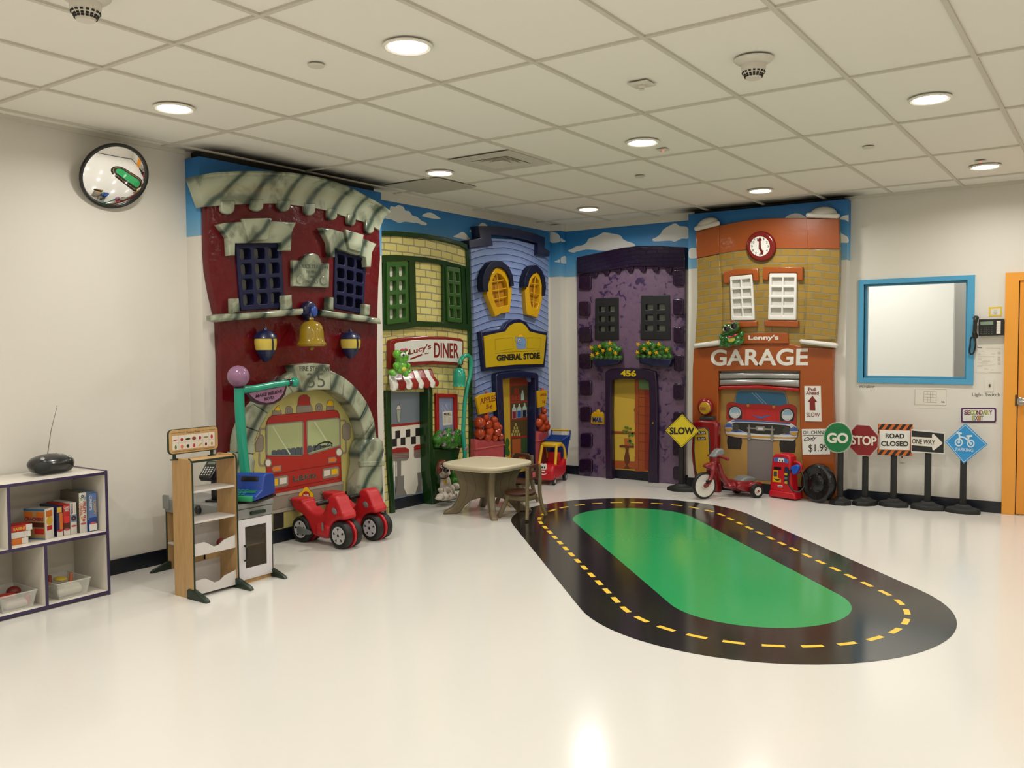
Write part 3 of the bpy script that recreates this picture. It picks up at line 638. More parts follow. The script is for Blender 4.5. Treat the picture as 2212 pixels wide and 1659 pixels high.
wobj('clapper', MB().ell(c+V((0,0,-.115)), .018).tube([c+V((0,0,-.08)), c+V((0,0,-.115))], .006), m_gold, t)
wobj('hook', MB().tube([V((.31,c.y,c.z+.155)), V((.40,c.y,c.z+.15)), V((.41,c.y,c.z+.12))], .012), m_navy, t)
m_lam = paint('lantern_yellow', 'c9b24e', var=.3, bscale=8)
for tg, x, y, k, n in (('Z2',396,305,1.0,'navy and yellow wall lantern left of the golden bell'), ('Z2',940,302,.92,'navy and yellow wall lantern right of the golden bell')):
    c = at(FL, tg, x, y, .30); t = thing('wall_lantern', n, 'lantern', (dP, c.y, c.z), group='lanterns on the fire station')
    a = MB().lathe([(0,.135*k),(.012,.12*k),(.016,.105*k),(.05,.098*k),(.078,.07*k),(.088,.045*k),(.086,.04*k)], c, n=24); wobj('cap', a, m_navy, t)
    wobj('glass', MB().lathe([(.083,.042*k),(.084,.01),(.080,-.025*k),(.074,-.048*k)], c, n=24), m_lam, t)
    wobj('bottom', MB().lathe([(.076,-.046*k),(.066,-.07*k),(.045,-.105*k),(.02,-.135*k),(0,-.14*k)], c, n=24), m_navy, t)
    wobj('bar', MB().tube([c+V((.083,-.005,.045*k)), c+V((.087,-.001,0)), c+V((.076,.004,-.048*k))], .007).box(c+V((-.06,0,0)), (.05,.06,.06)), m_navy, t)
m_teal = paint('teal_gloss', '1f9479', bump=.15); m_lilac = paint('lilac_gloss', '8d6583', var=.1); m_plum = paint('plum_gloss', '2a1528', rough=.25)
dS = .42
pp = [at(FL,'Z2',x,y,dS) for x, y in ((226,585),(229,700),(238,850),(252,1000),(266,1130))]
b0 = V((pp[-1].x, pp[-1].y+.02, 0.0)); t = thing('street_sign_post', 'teal street sign post with purple ball reading MAKE BELIEVE BLVD.', 'street sign', b0)
wobj('post', MB().tube(cat(pp+[V((dS, pp[-1].y+.015, .5)), b0+V((0,0,.012))], 5, False), .036, n=16), m_teal, t)
wobj('base', MB().lathe([(.09,0),(.09,.015),(.06,.03),(.04,.05)], b0), m_teal, t)
c = at(FL,'Z2',222,512,dS); wobj('ball', MB().ell(c, .079, n=32), m_lilac, t)
wobj('collar', MB().lathe([(.036,0),(.042,.006),(.036,.014)], at(FL,'Z2',226,588,dS)), m_plum, t)
wobj('arm', MB().tube([at(FL,'Z2',x,y,dS) for x, y in ((232,600),(330,590),(440,568),(548,553))], [.03,.027,.025,.023], n=14), m_teal, t)
wobj('arm_collar', MB().tube([at(FL,'Z2',540,554,dS), at(FL,'Z2',552,552,dS)], .028, n=14), m_plum, t)
wobj('arm_ball', MB().ell(at(FL,'Z2',580,550,dS), .038), m_teal, t)
sg = slab('sign_panel', FL, 'C6', [(420,735),(470,810),(560,900),(690,945),(800,952),(930,935),(1050,870),(1130,770),(1172,600)], .405, .43, m_plum, t, .005)
slab('sign_face', FL, 'C6', [(480,745),(520,790),(600,855),(700,900),(800,915),(920,895),(1020,830),(1090,745),(1130,615)], .428, .433, m_lilac, sg)
text('lettering', 'MAKE BELIEVE', FL, 'C6', [(595,825),(1075,730),(1075,672),(605,768)], .4335, m_plum, sg, .02)
text('lettering', 'BLVD.', FL, 'C6', [(760,875),(945,835),(940,785),(755,820)], .4335, m_plum, sg, .02)
# ================================================================ the yellow brick diner
def brick_mat(name, c1, c2, mortar, axis, bw, bh, arch=0.0, x0=0.0, gloss=.25, ms=.006, zoff=0.0):
    m = mat(name, c1, rough=gloss, coat=.2); nt, b = nodes(m)
    tc = nt.nodes.new('ShaderNodeNewGeometry'); sp = nt.nodes.new('ShaderNodeSeparateXYZ'); nt.links.new(tc.outputs['Position'], sp.inputs[0])
    h = sp.outputs[axis]; dx = mathn(nt, 'SUBTRACT', h, x0); z = mathn(nt, 'ADD', sp.outputs['Z'], mathn(nt, 'MULTIPLY', mathn(nt, 'MULTIPLY', dx, dx), arch))
    z = mathn(nt, 'ADD', z, zoff)
    cb = nt.nodes.new('ShaderNodeCombineXYZ'); nt.links.new(h, cb.inputs[0]); nt.links.new(z, cb.inputs[1])
    ns = nt.nodes.new('ShaderNodeTexNoise'); ns.inputs['Scale'].default_value = 6; nt.links.new(cb.outputs[0], ns.inputs['Vector'])
    vm = nt.nodes.new('ShaderNodeVectorMath'); vm.operation = 'MULTIPLY_ADD'; nt.links.new(ns.outputs['Color'], vm.inputs[0]); vm.inputs[1].default_value = (.02,.02,0); nt.links.new(cb.outputs[0], vm.inputs[2])
    br = nt.nodes.new('ShaderNodeTexBrick'); br.inputs['Scale'].default_value = 1; br.inputs['Brick Width'].default_value = bw; br.inputs['Row Height'].default_value = bh
    br.inputs['Mortar Size'].default_value = ms; br.inputs['Mortar Smooth'].default_value = .35
    br.inputs['Color1'].default_value = rgb(c1); br.inputs['Color2'].default_value = rgb(c2); br.inputs['Mortar'].default_value = rgb(mortar)
    nt.links.new(vm.outputs[0], br.inputs['Vector']); nt.links.new(br.outputs['Color'], b.inputs['Base Color'])
    bp = nt.nodes.new('ShaderNodeBump'); bp.inputs['Strength'].default_value = .8; bp.inputs['Distance'].default_value = .008; bp.invert = True
    nt.links.new(br.outputs['Fac'], bp.inputs['Height']); nt.links.new(bp.outputs['Normal'], b.inputs['Normal']); nt.links.new(bp.outputs['Normal'], b.inputs['Coat Normal']); return m
m_ybr = brick_mat('yellow_brick', 'cfc272', 'd9cd84', '96917e', 'Y', .165, .072, .06, -2.75)
m_dgr = paint('dark_green_gloss', '11350f', bump=.1); m_mgr = mat('shutter_green', '265211', rough=.45)
yL = BL1+.005; dD = .07
df = thing('diner_facade', 'yellow brick diner wall relief with green trim and green windows', 'play facade', (0, -2.6, 0))
def clampL(lp): return [V((max(p.x, yL), p.y)) for p in lp]
arc = cat(L2(FL,'Z3',[(60,430),(250,432),(500,455),(700,490),(850,530),(918,558)],dD), 3, False)
edgeR = L2(FL,'Z3',[(935,700),(945,1000),(955,1350),(958,1659)],dD)
edgeR.append(V((edgeR[-1].x+.015, 0)))
dl = L2(FL,'Z4',[(150,600),(165,900),(180,1200),(195,1500)],dD); dr_ = L2(FL,'Z4',[(488,600),(490,900),(492,1200),(510,1445)],dD)
lp = clampL(arc)+edgeR+[V((dr_[-1].x, 0))]+dr_[:-1][::-1]+dl[:-1]+[V((dl[-1].x, 0)), V((yL, 0))]
wobj('brick_wall', slab_mesh([lp], FL, .001, dD, .008), m_ybr, df)
slab('roof_trim', FL, 'Z3', [(88,430),(250,432),(500,455),(700,490),(850,530),(918,555),(922,615),(850,572),(700,535),(500,500),(250,482),(88,480)], dD-.01, dD+.03, m_dgr, df, .008)
tr = L2(FL,'Z3',[(903,565),(918,560),(938,700),(948,1000),(957,1350),(960,1659)],dD+.02); ti = L2(FL,'Z3',[(932,1659),(928,1350),(922,1000),(912,700)],dD+.02)
wobj('corner_trim', slab_mesh([tr+[V((tr[-1].x+.015,0)), V((ti[0].x+.01,0))]+ti], FL, dD-.01, dD+.02, .006), m_dgr, df)
ob_ = L2(FL,'Z3',[(88,660),(250,657),(500,675),(700,710),(880,760),(925,775),(938,1375),(700,1340),(450,1335),(250,1368),(92,1372)],dD+.035)
hl = [L2(FL,'Z3',q,dD+.035) for q in ([(425,720),(560,726),(672,745),(690,765),(695,1290),(440,1282)], [(98,728),(118,728),(122,1315),(105,1318)], [(892,785),(904,795),(924,1318),(908,1310)],
   [(165,716),(370,712),(382,1290),(165,1315)], [(720,757),(858,778),(876,1305),(738,1290)])]
wobj('window_surround', slab_mesh([ob_]+hl, FL, dD-.01, dD+.035, .003), m_dgr, df)
grille('window_grille', FL, 'Z3', [(160,1318),(365,1292),(358,718),(160,722)], 2, 4, .13, .085, .13, .07, dD, dD+.055, m_mgr, m_offw, df)
grille('window_grille', FL, 'Z3', [(738,1288),(868,1300),(852,785),(722,765)], 2, 4, .10, .085, .16, .07, dD, dD+.055, m_mgr, m_offw, df)
# doorway with a flat painting, jambs, menu window
dm_ = slab('doorway_painting', FL, 'Z4', [(100,580),(470,560),(480,1400),(140,1420)], .0015, .012, mat('painting_grey_blue','7b8793', rough=.4), df)
bx_ = [V((p.x, .106 if p.y < .3 else p.y)) for p in L2(FL,'Z4',[(110,1450),(480,1400),(480,560),(100,570)],.012)]
me = slab_mesh([bx_], FL, .0015, .012); me.transform(chain(dm_).inverted()); dm_.data = me; me.materials.append(_M['painting_grey_blue'])
K = dict(base=.012, parent=dm_)
m_cred = mat('counter_red_print','8f2019'); m_greyp = mat('stool_grey_print','77726c')
dec('Z4', [(165,875),(402,850),(402,1365),(200,1420),(185,1250)], 1, m_offw, 'counter_front', **K); dec('Z4', [(165,855),(402,832),(402,850),(165,875)], 2, m_cred, 'counter_edge', **K)
for x, y in ((195,905),(275,895),(352,885),(170,968),(236,958),(318,950),(392,940)): dec('Z4', [(x,y),(x+37,y-4),(x+37,y+56),(x,y+60)], 2, m_black, 'check', **K)
dec('Z4', [(196,1045),(196,1420),(202,1418),(202,1045)], 1.5, m_greyp, 'kick', **K); dec('Z4', [(245,1255),(400,1225),(400,1375),(195,1420),(195,1260)], 1.5, m_greyp, 'kick', **K); dec('Z4', [(262,1250),(365,1228),(372,1320),(350,1395),(285,1400),(262,1350)], 1.8, m_offw, 'panel', **K)
for ox, oy, w_ in ((170,1035,1.0),(340,1012,.5)):
    X = lambda u: ox+u*132*w_
    dec('Z4', [(X(0),oy+15),(X(.3),oy),(X(.8),oy-2),(X(1),oy+15),(X(1),oy+35),(X(0),oy+45)], 3, m_cred, 'stool_seat', **K); dec('Z4', [(X(0),oy+45),(X(1),oy+35),(X(1),oy+80),(X(.85),oy+100),(X(.1),oy+105),(X(0),oy+90)], 3, m_greyp, 'stool_ring', **K)
    for j in (50,66,82): stroke('Z4', [(X(.02),oy+j),(X(.98),oy+j-9)], 4, m_cred, .003, 'stool_stripe', **K)
dec('Z4', [(208,1140),(240,1136),(240,1330),(285,1402),(195,1420),(200,1380),(212,1330)], 3, m_greyp, 'stool_leg', **K)
stroke('Z4', [(203,740),(212,838),(222,845),(232,838),(238,736)], 2, m_lined, .003, 'glass', closed=True, **K); dec('Z4', [(205,745),(213,835),(230,835),(236,742)], 1.5, mat('milk_print','aab2a6'), 'milkshake', **K); dec('Z4', [(203,740),(208,715),(220,703),(232,715),(238,738)], 2.2, m_offw, 'cream', line=.001, **K); stroke('Z4', [(224,705),(232,685),(230,680)], 3, m_black, .003, 'straw', **K)
lj = L2(FL,'Z4',[(120,590),(162,590),(168,900),(178,1200),(198,1500)],.10); lo = L2(FL,'Z4',[(165,1500),(142,1200),(128,900)],.10)
wobj('door_jamb', slab_mesh([lj[:-1]+[V((lj[-1].x,0)),V((lo[0].x,0))]+lo], FL, .0015, .10, .008), m_dgr, df)
rj = L2(FL,'Z4',[(455,560),(487,560),(490,1000),(495,1150),(518,1448)],.13); ro = L2(FL,'Z4',[(488,1462),(464,1200),(455,900)],.13)
wobj('door_pillar', slab_mesh([rj[:-1]+[V((rj[-1].x,0)),V((ro[0].x,0))]+ro], FL, .0015, .13, .01), m_dgr, df)
m_rfr = paint('red_frame_gloss', 'a01712')
mw = slab('menu_window_frame', FL, 'Z4', [(515,612),(682,618),(684,1000),(520,1000)], dD-.01, dD+.03, m_rfr, df, .006, holes=[[(536,645),(660,645),(664,985),(540,985)]])
slab('menu_window_pane', FL, 'Z4', [(530,640),(666,640),(668,990),(535,990)], dD-.01, dD+.004, mat('pane_blue_print','7f88a8'), mw)
K = dict(base=dD+.004, parent=mw)
dec('B2', [(1045,1325),(1215,1308),(1220,1555),(1055,1570)], 1, m_offw, 'menu_sheet', **K); text('menu_lettering', 'MENU', FL, 'B2', [(1072,1388),(1183,1375),(1180,1335),(1068,1347)], dD+.0062, m_black, mw, .03, .0006)
stroke('B2', [(1058,1402),(1202,1392)], 2, m_black, .003, 'rule', **K); stroke('B2', [(1130,1410),(1135,1535)], 2, m_black, .002, 'rule', **K)
for k in range(9): stroke('B2', [(1062,1425+k*13),(1112,1420+k*13)], 2, m_lined, .0018, 'rule', **K); stroke('B2', [(1145,1420+k*13),(1202,1416+k*13)], 2, m_lined, .0018, 'rule', **K)
for a, b in (((1035,1205),(1105,1315)), ((1095,1185),(1160,1305)), ((1025,1255),(1060,1315))): stroke('B2', [a, b], .8, mat('pane_glare_print','b5bacb'), .006, 'glare', **K)
# sign
sg = slab('diner_sign', FL, 'B2', [(113,80),(125,45),(170,20),(450,-18),(780,-38),(1100,-25),(1380,10),(1415,35),(1428,80),(1422,470),(1405,495),(1100,480),(880,478),(640,490),(400,515),(140,560),(113,545)], dD-.005, .125, paint('sign_red_gloss','7c1d15'), df, .012)
slab('sign_board', FL, 'B2', [(195,115),(215,90),(500,45),(800,28),(1100,30),(1388,62),(1405,85),(1398,452),(1100,425),(880,415),(600,425),(400,445),(200,480)], .12, .130, paint('sign_white_gloss','d4d4cc', bump=.04), sg, .004)
m_dred2 = mat('diner_red_letters','7a1c14', rough=.3)
text('lettering', 'Lucy\'s', FL, 'B2', [(452,330),(838,222),(836,88),(442,205)], .130, m_dred2, sg, .02); text('lettering', 'DINER', FL, 'B2', [(892,350),(1335,362),(1330,98),(892,84)], .130, m_dred2, sg, .02)
stroke('B2', [(468,380),(560,345),(680,298)], 1, m_dred2, .016, 'underline', base=.130, parent=sg); stroke('B2', [(725,288),(800,270)], 1, m_dred2, .007, 'underline', base=.130, parent=sg)
# awning
m_awr = paint('awning_red','8a2219'); m_aww = paint('awning_white','dcdad2', bump=.05)
aw = thing('awning', 'red and white striped awning over the diner doorway', 'awning', FL.h3('B2',450,600,dD))
tx = [90,195,310,430,512,595,700,790,838]; kx = [110,255,400,510,620,715,830,915,980]
ty = lambda x: 602-(x-75)*.067; ky = lambda x: 838-(x-110)*.055; by = lambda x: 905-(x-110)*.075
for i in range(8):
    rows = []
    for j in range(7):
        a = j/6; x1 = tx[i]+(tx[i+1]-tx[i])*a; x2 = kx[i]+(kx[i+1]-kx[i])*a; sc = 45*(1-(2*a-1)**2)**.5*(.6 if i == 7 else 1)
        mid = (x1*.45+x2*.55-18, ty(x1)*.45+ky(x2)*.55)
        rows.append([FL.h3('B2',x1,ty(x1),.085), FL.h3('B2',mid[0],mid[1],.135), FL.h3('B2',x2,ky(x2),.172), FL.h3('B2',x2-4,by(x2)+sc,.168), FL.h3('B2',x2-4,by(x2)+sc,.150), FL.h3('B2',x2-30,by(x2)+sc-20,dD+.002), FL.h3('B2',x1,ty(x1),dD+.002)])
    wobj('stripe', MB().loft(rows).mesh('s', 50), m_awr if i % 2 else m_aww, aw)
# ---------------------------------------------------------------- frogs
m_frog = paint('frog_green_light','5cae26', bump=.05, rough=.15, coat=1); m_frog2 = paint('frog_green_dark','176015', bump=.05, rough=.15, coat=1)
m_eyew = mat('eye_white','dfdfda', rough=.15, coat=.6); m_pup = mat('glossy_black','0c0c0c', rough=.1, coat=.8); m_bow = paint('bow_pink','b83a5e'); m_bel = mat('belly_yellow','c9c24e', rough=.3)
def frog(name, label, tg, root, m, body, eyes, extra, vox=.006):
    t = thing(name, label, 'frog figure', root)
    mb = MB()
    for (x, y, d, r, ry, rot) in body: ball(mb, extra['fr'], tg, x, y, d, r, ry, rot=rot)
    wobj('body', blob(mb, vox, 3), m, t)
    for (x, y, d, r, ry, rot, px, py, pr) in eyes:
        e = MB(); ball(e, extra['fr'], tg, x, y, d, r, ry, rd=.012, rot=rot); eo = wobj('eye', e, m_eyew, t)
        e = MB(); ball(e, extra['fr'], tg, px, py, d+.009, pr*1.45, pr*1.6, rd=.006, rot=rot); wobj('pupil', e, m_pup, eo)
    for (x, y, d, r, ry, rot) in extra['belly']:
        e = MB(); ball(e, extra['fr'], tg, x, y, d, r, ry, rd=.012, rot=rot); wobj('belly_patch', e, m_bel, t)
    e = MB()
    for (x, y, d, r, ry, rot) in extra['bow']: ball(e, extra['fr'], tg, x, y, d, r, ry, rd=.012, rot=rot)
    wobj('bow', e, m_bow, t)
    return t
frog('frog_figure', 'light green frog with pink bow sitting on the striped awning', 'B2', FL.h3('B2',310,640,.2), m_frog,
  [(310,330,.20,125,95,0),(230,290,.20,70,80,.3),(380,270,.21,60,55,0),(330,390,.21,110,60,.1),(300,500,.19,95,110,0),(215,500,.19,50,70,.3),(430,500,.20,35,55,-.2),(300,590,.19,100,60,0),(140,620,.20,60,60,.3),(180,655,.22,35,38,0),(380,640,.22,45,60,.2),(450,600,.21,50,30,.5),(400,670,.23,32,30,0)],
  [(335,300,.262,52,40,.2,345,308,17),(412,282,.262,32,40,0,430,280,14)], dict(fr=FL, belly=[(355,560,.245,50,42,0)], bow=[(318,215,.245,38,22,.3),(355,218,.25,18,16,0),(395,208,.245,38,22,-.3)]))
frog('frog_figure', 'dark green frog with pink bow tie sitting on the garage ledge', 'B3', FB.h3('B3',600,1100,.24), m_frog2,
  [(640,560,.30,300,150,.42),(500,440,.29,160,120,.35),(780,360,.29,150,110,.35),(620,900,.27,250,230,0),(330,830,.26,90,170,.3),(350,1000,.28,80,120,0),(1020,700,.26,90,130,-.4),(300,1110,.30,85,70,0),(520,1100,.30,110,90,0),(560,1060,.28,130,90,0),(820,1030,.30,110,90,0),(980,1000,.30,110,70,.5),(1080,900,.30,60,60,0),(880,860,.28,100,120,0)],
  [(475,505,.372,115,85,.35,490,490,70),(745,425,.372,120,85,.35,760,400,72)], dict(fr=FB, belly=[(650,890,.335,130,95,.15)], bow=[(600,800,.35,60,40,.2),(690,775,.352,35,26,.3),(790,740,.35,60,40,.5)]), vox=.006)
# ---------------------------------------------------------------- lily lamp, bush, dog
t = thing('gooseneck_street_lamp', 'teal curved street lamp with bell shade beside the diner window', 'street lamp', (.20, -1.98, 0))
pth = [FL.h3('B2',x,y,.20) for x, y in ((1352,470),(1375,395),(1420,335),(1480,312),(1530,345),(1556,430),(1552,560),(1530,700),(1480,900),(1440,1200),(1415,1659))]+[FL.h3('A4',x,y,.20) for x, y in ((618,200),(632,400),(640,520))]
pth.append(V((.17, pth[-1].y+.005, pth[-1].z-.07))); pth.append(V((.09, pth[-1].y+.005, pth[-1].z-.05)))
wobj('post', MB().tube(cat(pth, 4, False), .0215, n=14), m_teal, t)
wobj('base', MB().lathe([(.04,0),(.04,.008),(.026,.016)], V((dD+.003, pth[-1].y, pth[-1].z)), (1,0,0)), m_teal, t)
wobj('knob', MB().ell(FL.h3('A4',640,428,.20), .028), m_lilac, t)
c = FL.h3('B2',1348,505,.20); ax = V((.0,-.05,-.99)); k = unit(c,'B2')
wobj('shade_collar', MB().lathe([(.010,-.012),(.018,0),(.030,.022)], c, ax), m_pup, t)
wobj('shade', MB().lathe([(.028,.018),(.048,.035),(.060,.065),(.066,.11),(.064,.155),(.060,.180),(.070,.203),(.064,.203),(.056,.18),(.058,.11),(.03,.05)], c, ax, n=32), m_teal, t)
wobj('shade_lining', MB().lathe([(.064,.198),(.060,.205),(.052,.225),(.030,.232),(.0,.234)], c, ax, n=32), m_bel, t)
m_leaf = paint('bush_green','2f6a1a', var=.3, bscale=20); m_pet = paint('lilac_petal','93768e')
def star(fr, tg, x, y, d, r, m, parent, rot=0.0, cm=None):
    q = fr.hit(tg, x, y, d); k = unit(fr.w(q.x, q.y, d), tg)*r
    lp = [(q.x+(k if i % 2 == 0 else k*.42)*cos(rot+i*pi/5)*1.1, q.y+(k if i % 2 == 0 else k*.42)*sin(rot+i*pi/5)) for i in range(10)]
    return wobj('flower', slab_mesh([lp], fr, d-.014, d+.006, .003), m, parent)
random.seed(3)
t = thing('flowering_bush', 'dark green flowering bush with lilac star flowers below the menu window', 'bush', (dD+.01, -2.1, 0))
mb = MB()
for k in range(34):
    a = random.random()*2*pi; rr = random.random()**.5; x = 415+rr*cos(a)*165; y = 310+rr*sin(a)*85
    ball(mb, FL, 'A4', x, y, .13+.03*(1-rr), random.uniform(38,58), rd=.05)
for x, y in ((420,180),(300,215),(540,200),(240,300),(590,300),(260,380),(580,380)): ball(mb, FL, 'A4', x, y, .12, 40, rd=.04)
wobj('foliage', blob(mb, .008, 2), m_leaf, t)
tr_ = L2(FL,'A4',[(215,420),(590,420),(560,560),(590,700),(600,900),(570,960),(500,960),(330,980),(250,960),(225,700)],.12)
wobj('trunk', slab_mesh([[V((p.x, p.y)) for p in tr_[:5]]+[V((tr_[5].x,0)),V((tr_[8].x,0))]+tr_[9:]], FL, dD+.001, .12, .025, seg=4), m_dgr, t)
mb = MB()
for x, y, r in ((520,760,70),(550,840,50),(500,860,60)): ball(mb, FL, 'A4', x, y, .14, r, r*1.3, rd=.05)
wobj('lower_foliage', blob(mb, .01, 2), m_leaf, t)
for i, (x, y) in enumerate(((375,215),(325,250),(485,225),(575,240),(465,310),(525,355),(370,375),(628,345))): star(FL,'A4',x,y,.205-.0006*abs(x-420)*.5,34,m_pet,t,i*.4)
m_furw = paint('dog_white','c9c0b2', var=.08); m_furb = paint('dog_brown','5a2412', var=.3)
t = thing('dog_figure', 'sitting brown and white cartoon dog figure in front of the bush', 'dog figure', (.25, -2.2, 0))
dg_ = .20; mb = MB()
for (x, y, d, r, ry) in ((280,640,.22,165,160),(330,560,.26,150,150),(370,640,.27,100,90),(250,450,.22,130,170),(340,1030,.21,215,280),(330,880,.20,170,180),(370,1200,.24,190,140),(250,1250,.25,80,110),(450,1260,.25,80,110),(200,1180,.24,65,80),(680,1060,.20,95,110),(520,1150,.21,80,150),
   (170,1400,.27,100,110),(330,1400,.29,110,120),(470,1400,.28,90,110),(540,1390,.27,60,95),(650,1320,.24,70,110),(760,1300,.23,90,100),(120,1460,.27,80,60),(330,1480,.28,200,45),(700,1400,.23,130,45)):
    ball(mb, FL, 'D1', x, y, d, r, ry, rd=.045)
b_ = blob(mb, .006, 3)
for v in b_.vertices: v.co.z = max(v.co.z, .002)
wobj('body', b_, m_furw, t)
mb = MB(); ball(mb, FL, 'D1', 120, 480, .25, 75, 190, rd=.03, rot=-.15); ball(mb, FL, 'D1', 160, 350, .24, 90, 120, rd=.03); wobj('ear', mb, m_furb, t)
mb = MB(); ball(mb, FL, 'D1', 500, 470, .22, 35, 140, rd=.03, rot=.1); wobj('ear', mb, m_furb, t)
mb = MB(); ball(mb, FL, 'D1', 240, 340, .24, 140, 160, rd=.05, rot=.3); ball(mb, FL, 'D1', 180, 480, .262, 60, 130, rd=.02); wobj('head_patch', mb, m_furb, t)
mb = MB(); ball(mb, FL, 'D1', 362, 535, .315, 88, 92, rd=.03); wobj('nose', mb, m_pup, t)
for x, y in ((215,425),(330,400)):
    mb = MB(); ball(mb, FL, 'D1', x, y, .295, 36, 48, rd=.012); e = wobj('eye', mb, m_eyew, t); mb = MB(); ball(mb, FL, 'D1', x+14, y-12, .305, 24, 32, rd=.008); wobj('pupil', mb, m_pup, e)
mb = MB(); ball(mb, FL, 'D1', 380, 710, .300, 52, 24, rd=.012, rot=.2); wobj('mouth', mb, mat('dog_mouth','a8564a', rough=.3), t)
wobj('collar', MB().tube([FL.h3('D1',x,y,d) for x, y, d in ((130,760,.24),(200,800,.262),(300,812,.272),(390,780,.268),(430,720,.245))], .006), m_pup, t)
mb = MB(); ball(mb, FL, 'D1', 330, 905, .262, 70, 75, rd=.012); wobj('medal', mb, mat('medal_yellow','d0a61c', rough=.2, coat=.6), t)
for x, y0_, y1_ in ((250,1400,1490),(480,1360,1480),(700,1300,1420),(270,1130,1240)): wobj('toe_line', MB().tube([FL.h3('D1',x,y0_,.30), FL.h3('D1',x+8,y1_,.31)], .003, n=6), m_furb, t)

# ================================================================ the blue general store
def siding():
    m = mat('blue_siding', '7385b0', rough=.3, coat=.4); nt, b = nodes(m)
    g_ = nt.nodes.new('ShaderNodeNewGeometry'); sp = nt.nodes.new('ShaderNodeSeparateXYZ'); nt.links.new(g_.outputs['Position'], sp.inputs[0])
    dx = mathn(nt, 'SUBTRACT', sp.outputs['Y'], -1.05); z = mathn(nt, 'ADD', sp.outputs['Z'], mathn(nt, 'MULTIPLY', mathn(nt, 'MULTIPLY', dx, dx), .22))
    n = nt.nodes.new('ShaderNodeTexNoise'); n.inputs['Scale'].default_value = 5; nt.links.new(g_.outputs['Position'], n.inputs['Vector'])
    z = mathn(nt, 'ADD', z, mathn(nt, 'MULTIPLY', n.outputs['Fac'], .02)); f = mathn(nt, 'FRACT', mathn(nt, 'MULTIPLY', z, 1/.071))
    r = ramp(nt, [(0,'3b4f82'),(.07,'4a5f95'),(.14,'8293bd'),(.6,'7a8cb8'),(1,'6c7eae')]); nt.links.new(f, r.inputs[0]); nt.links.new(r.outputs[0], b.inputs['Base Color'])
    r2 = ramp(nt, [(0,'000000'),(.12,'ffffff'),(1,'808080')]); nt.links.new(f, r2.inputs[0])
    bp = nt.nodes.new('ShaderNodeBump'); bp.inputs['Strength'].default_value = .7; bp.inputs['Distance'].default_value = .01
    nt.links.new(r2.outputs[0], bp.inputs['Height']); nt.links.new(bp.outputs['Normal'], b.inputs['Normal']); nt.links.new(bp.outputs['Normal'], b.inputs['Coat Normal']); return m
m_sid = siding(); m_sy = paint('store_yellow','c99a12', bump=.08); m_dkn = paint('store_navy','0f163c', rough=.35, coat=.3); m_dkm = mat('hood_navy_matte','10152c', rough=.5, spec=.3)
dT = .06
gs = thing('general_store_facade', 'pale blue clapboard general store wall relief with yellow sign', 'play facade', (0, -1.0, 0))
el = L2(FL,'Z3',[(990,1659),(985,1400),(975,1100),(955,800),(945,585)],dT); tp = L2(FL,'Z3',[(1150,500),(1350,510),(1560,560),(1600,650),(1680,660)],dT); er = L2(FL,'Z4',[(1388,300),(1392,700)],dT)
di_l = L2(FL,'B7',[(470,400),(520,1000),(545,1380)],dT); di_r = L2(FL,'B7',[(1050,1380),(1050,1000),(1050,400)],dT); dtop = L2(FL,'B7',[(900,70),(480,110)],dT)
lp = [V((el[0].x+.01,0))]+el+tp+er+[V((er[-1].x+.02,0)), V((di_r[0].x,0))]+di_r+dtop+di_l+[V((di_l[-1].x+.01,0))]
wobj('siding', slab_mesh([lp], FL, .001, dT, .006), m_sid, gs)
slab('roof_trim', FL, 'Z3', [(1022,385),(1200,386),(1400,410),(1550,450),(1650,490),(1648,590),(1698,622),(1690,672),(1665,672),(1582,655),(1585,545),(1480,510),(1350,485),(1200,470),(1140,470),(1160,570),(940,595),(930,520),(1040,495)], .001, .115, m_dkn, gs, .008)
for fo, ho, hd_, bars in (([(1190,775),(1235,782),(1282,812),(1320,880),(1336,950),(1333,1050),(1315,1200),(1240,1210),(1180,1240),(1135,1120),(1100,1030),(1115,930),(1148,835)], [(1190,830),(1230,840),(1268,880),(1290,930),(1302,1000),(1300,1130),(1200,1155),(1170,1090),(1150,1000),(1150,900)],
    [(1062,960),(1065,870),(1090,790),(1140,730),(1190,710),(1250,720),(1310,770),(1345,850),(1358,950),(1326,956),(1320,880),(1290,815),(1245,780),(1195,772),(1150,800),(1125,870),(1110,950),(1118,1002),(1076,1005)],
    [[(1188,820),(1205,980),(1222,1160)],[(1140,915),(1255,893)],[(1140,1000),(1280,972)],[(1160,1080),(1282,1052)]]),
   ([(1580,815),(1612,852),(1632,930),(1628,1050),(1600,1180),(1578,1250),(1530,1235),(1480,1220),(1468,1100),(1463,1000),(1492,920),(1530,842)], [(1558,858),(1592,900),(1606,980),(1600,1080),(1575,1170),(1525,1150),(1505,1060),(1500,960),(1528,890)],
    [(1455,962),(1462,880),(1490,800),(1530,757),(1572,752),(1620,800),(1650,870),(1660,960),(1650,1045),(1632,1040),(1634,940),(1612,848),(1582,815),(1540,835),(1505,890),(1490,962)],
    [[(1555,850),(1545,1000),(1535,1160)],[(1505,925),(1590,935)],[(1500,1005),(1600,1040)],[(1515,1090),(1590,1120)]])):
    wf = slab('window_frame', FL, 'Z3', fo, dT-.005, .115, m_sy, gs, .006, holes=[ho]); slab('window_back', FL, 'Z3', fo, dT+.0005, dT+.004, mat('window_back_amber','a8700c'), wf, off=-.01)
    for q in bars: wobj('glazing_bar', MB().tube([FL.h3('Z3',x,y,.10) for x, y in q], .007, n=8), m_sy, wf)
    slab('window_hood', FL, 'Z3', hd_, dT-.005, .14, m_dkm, wf, .006)
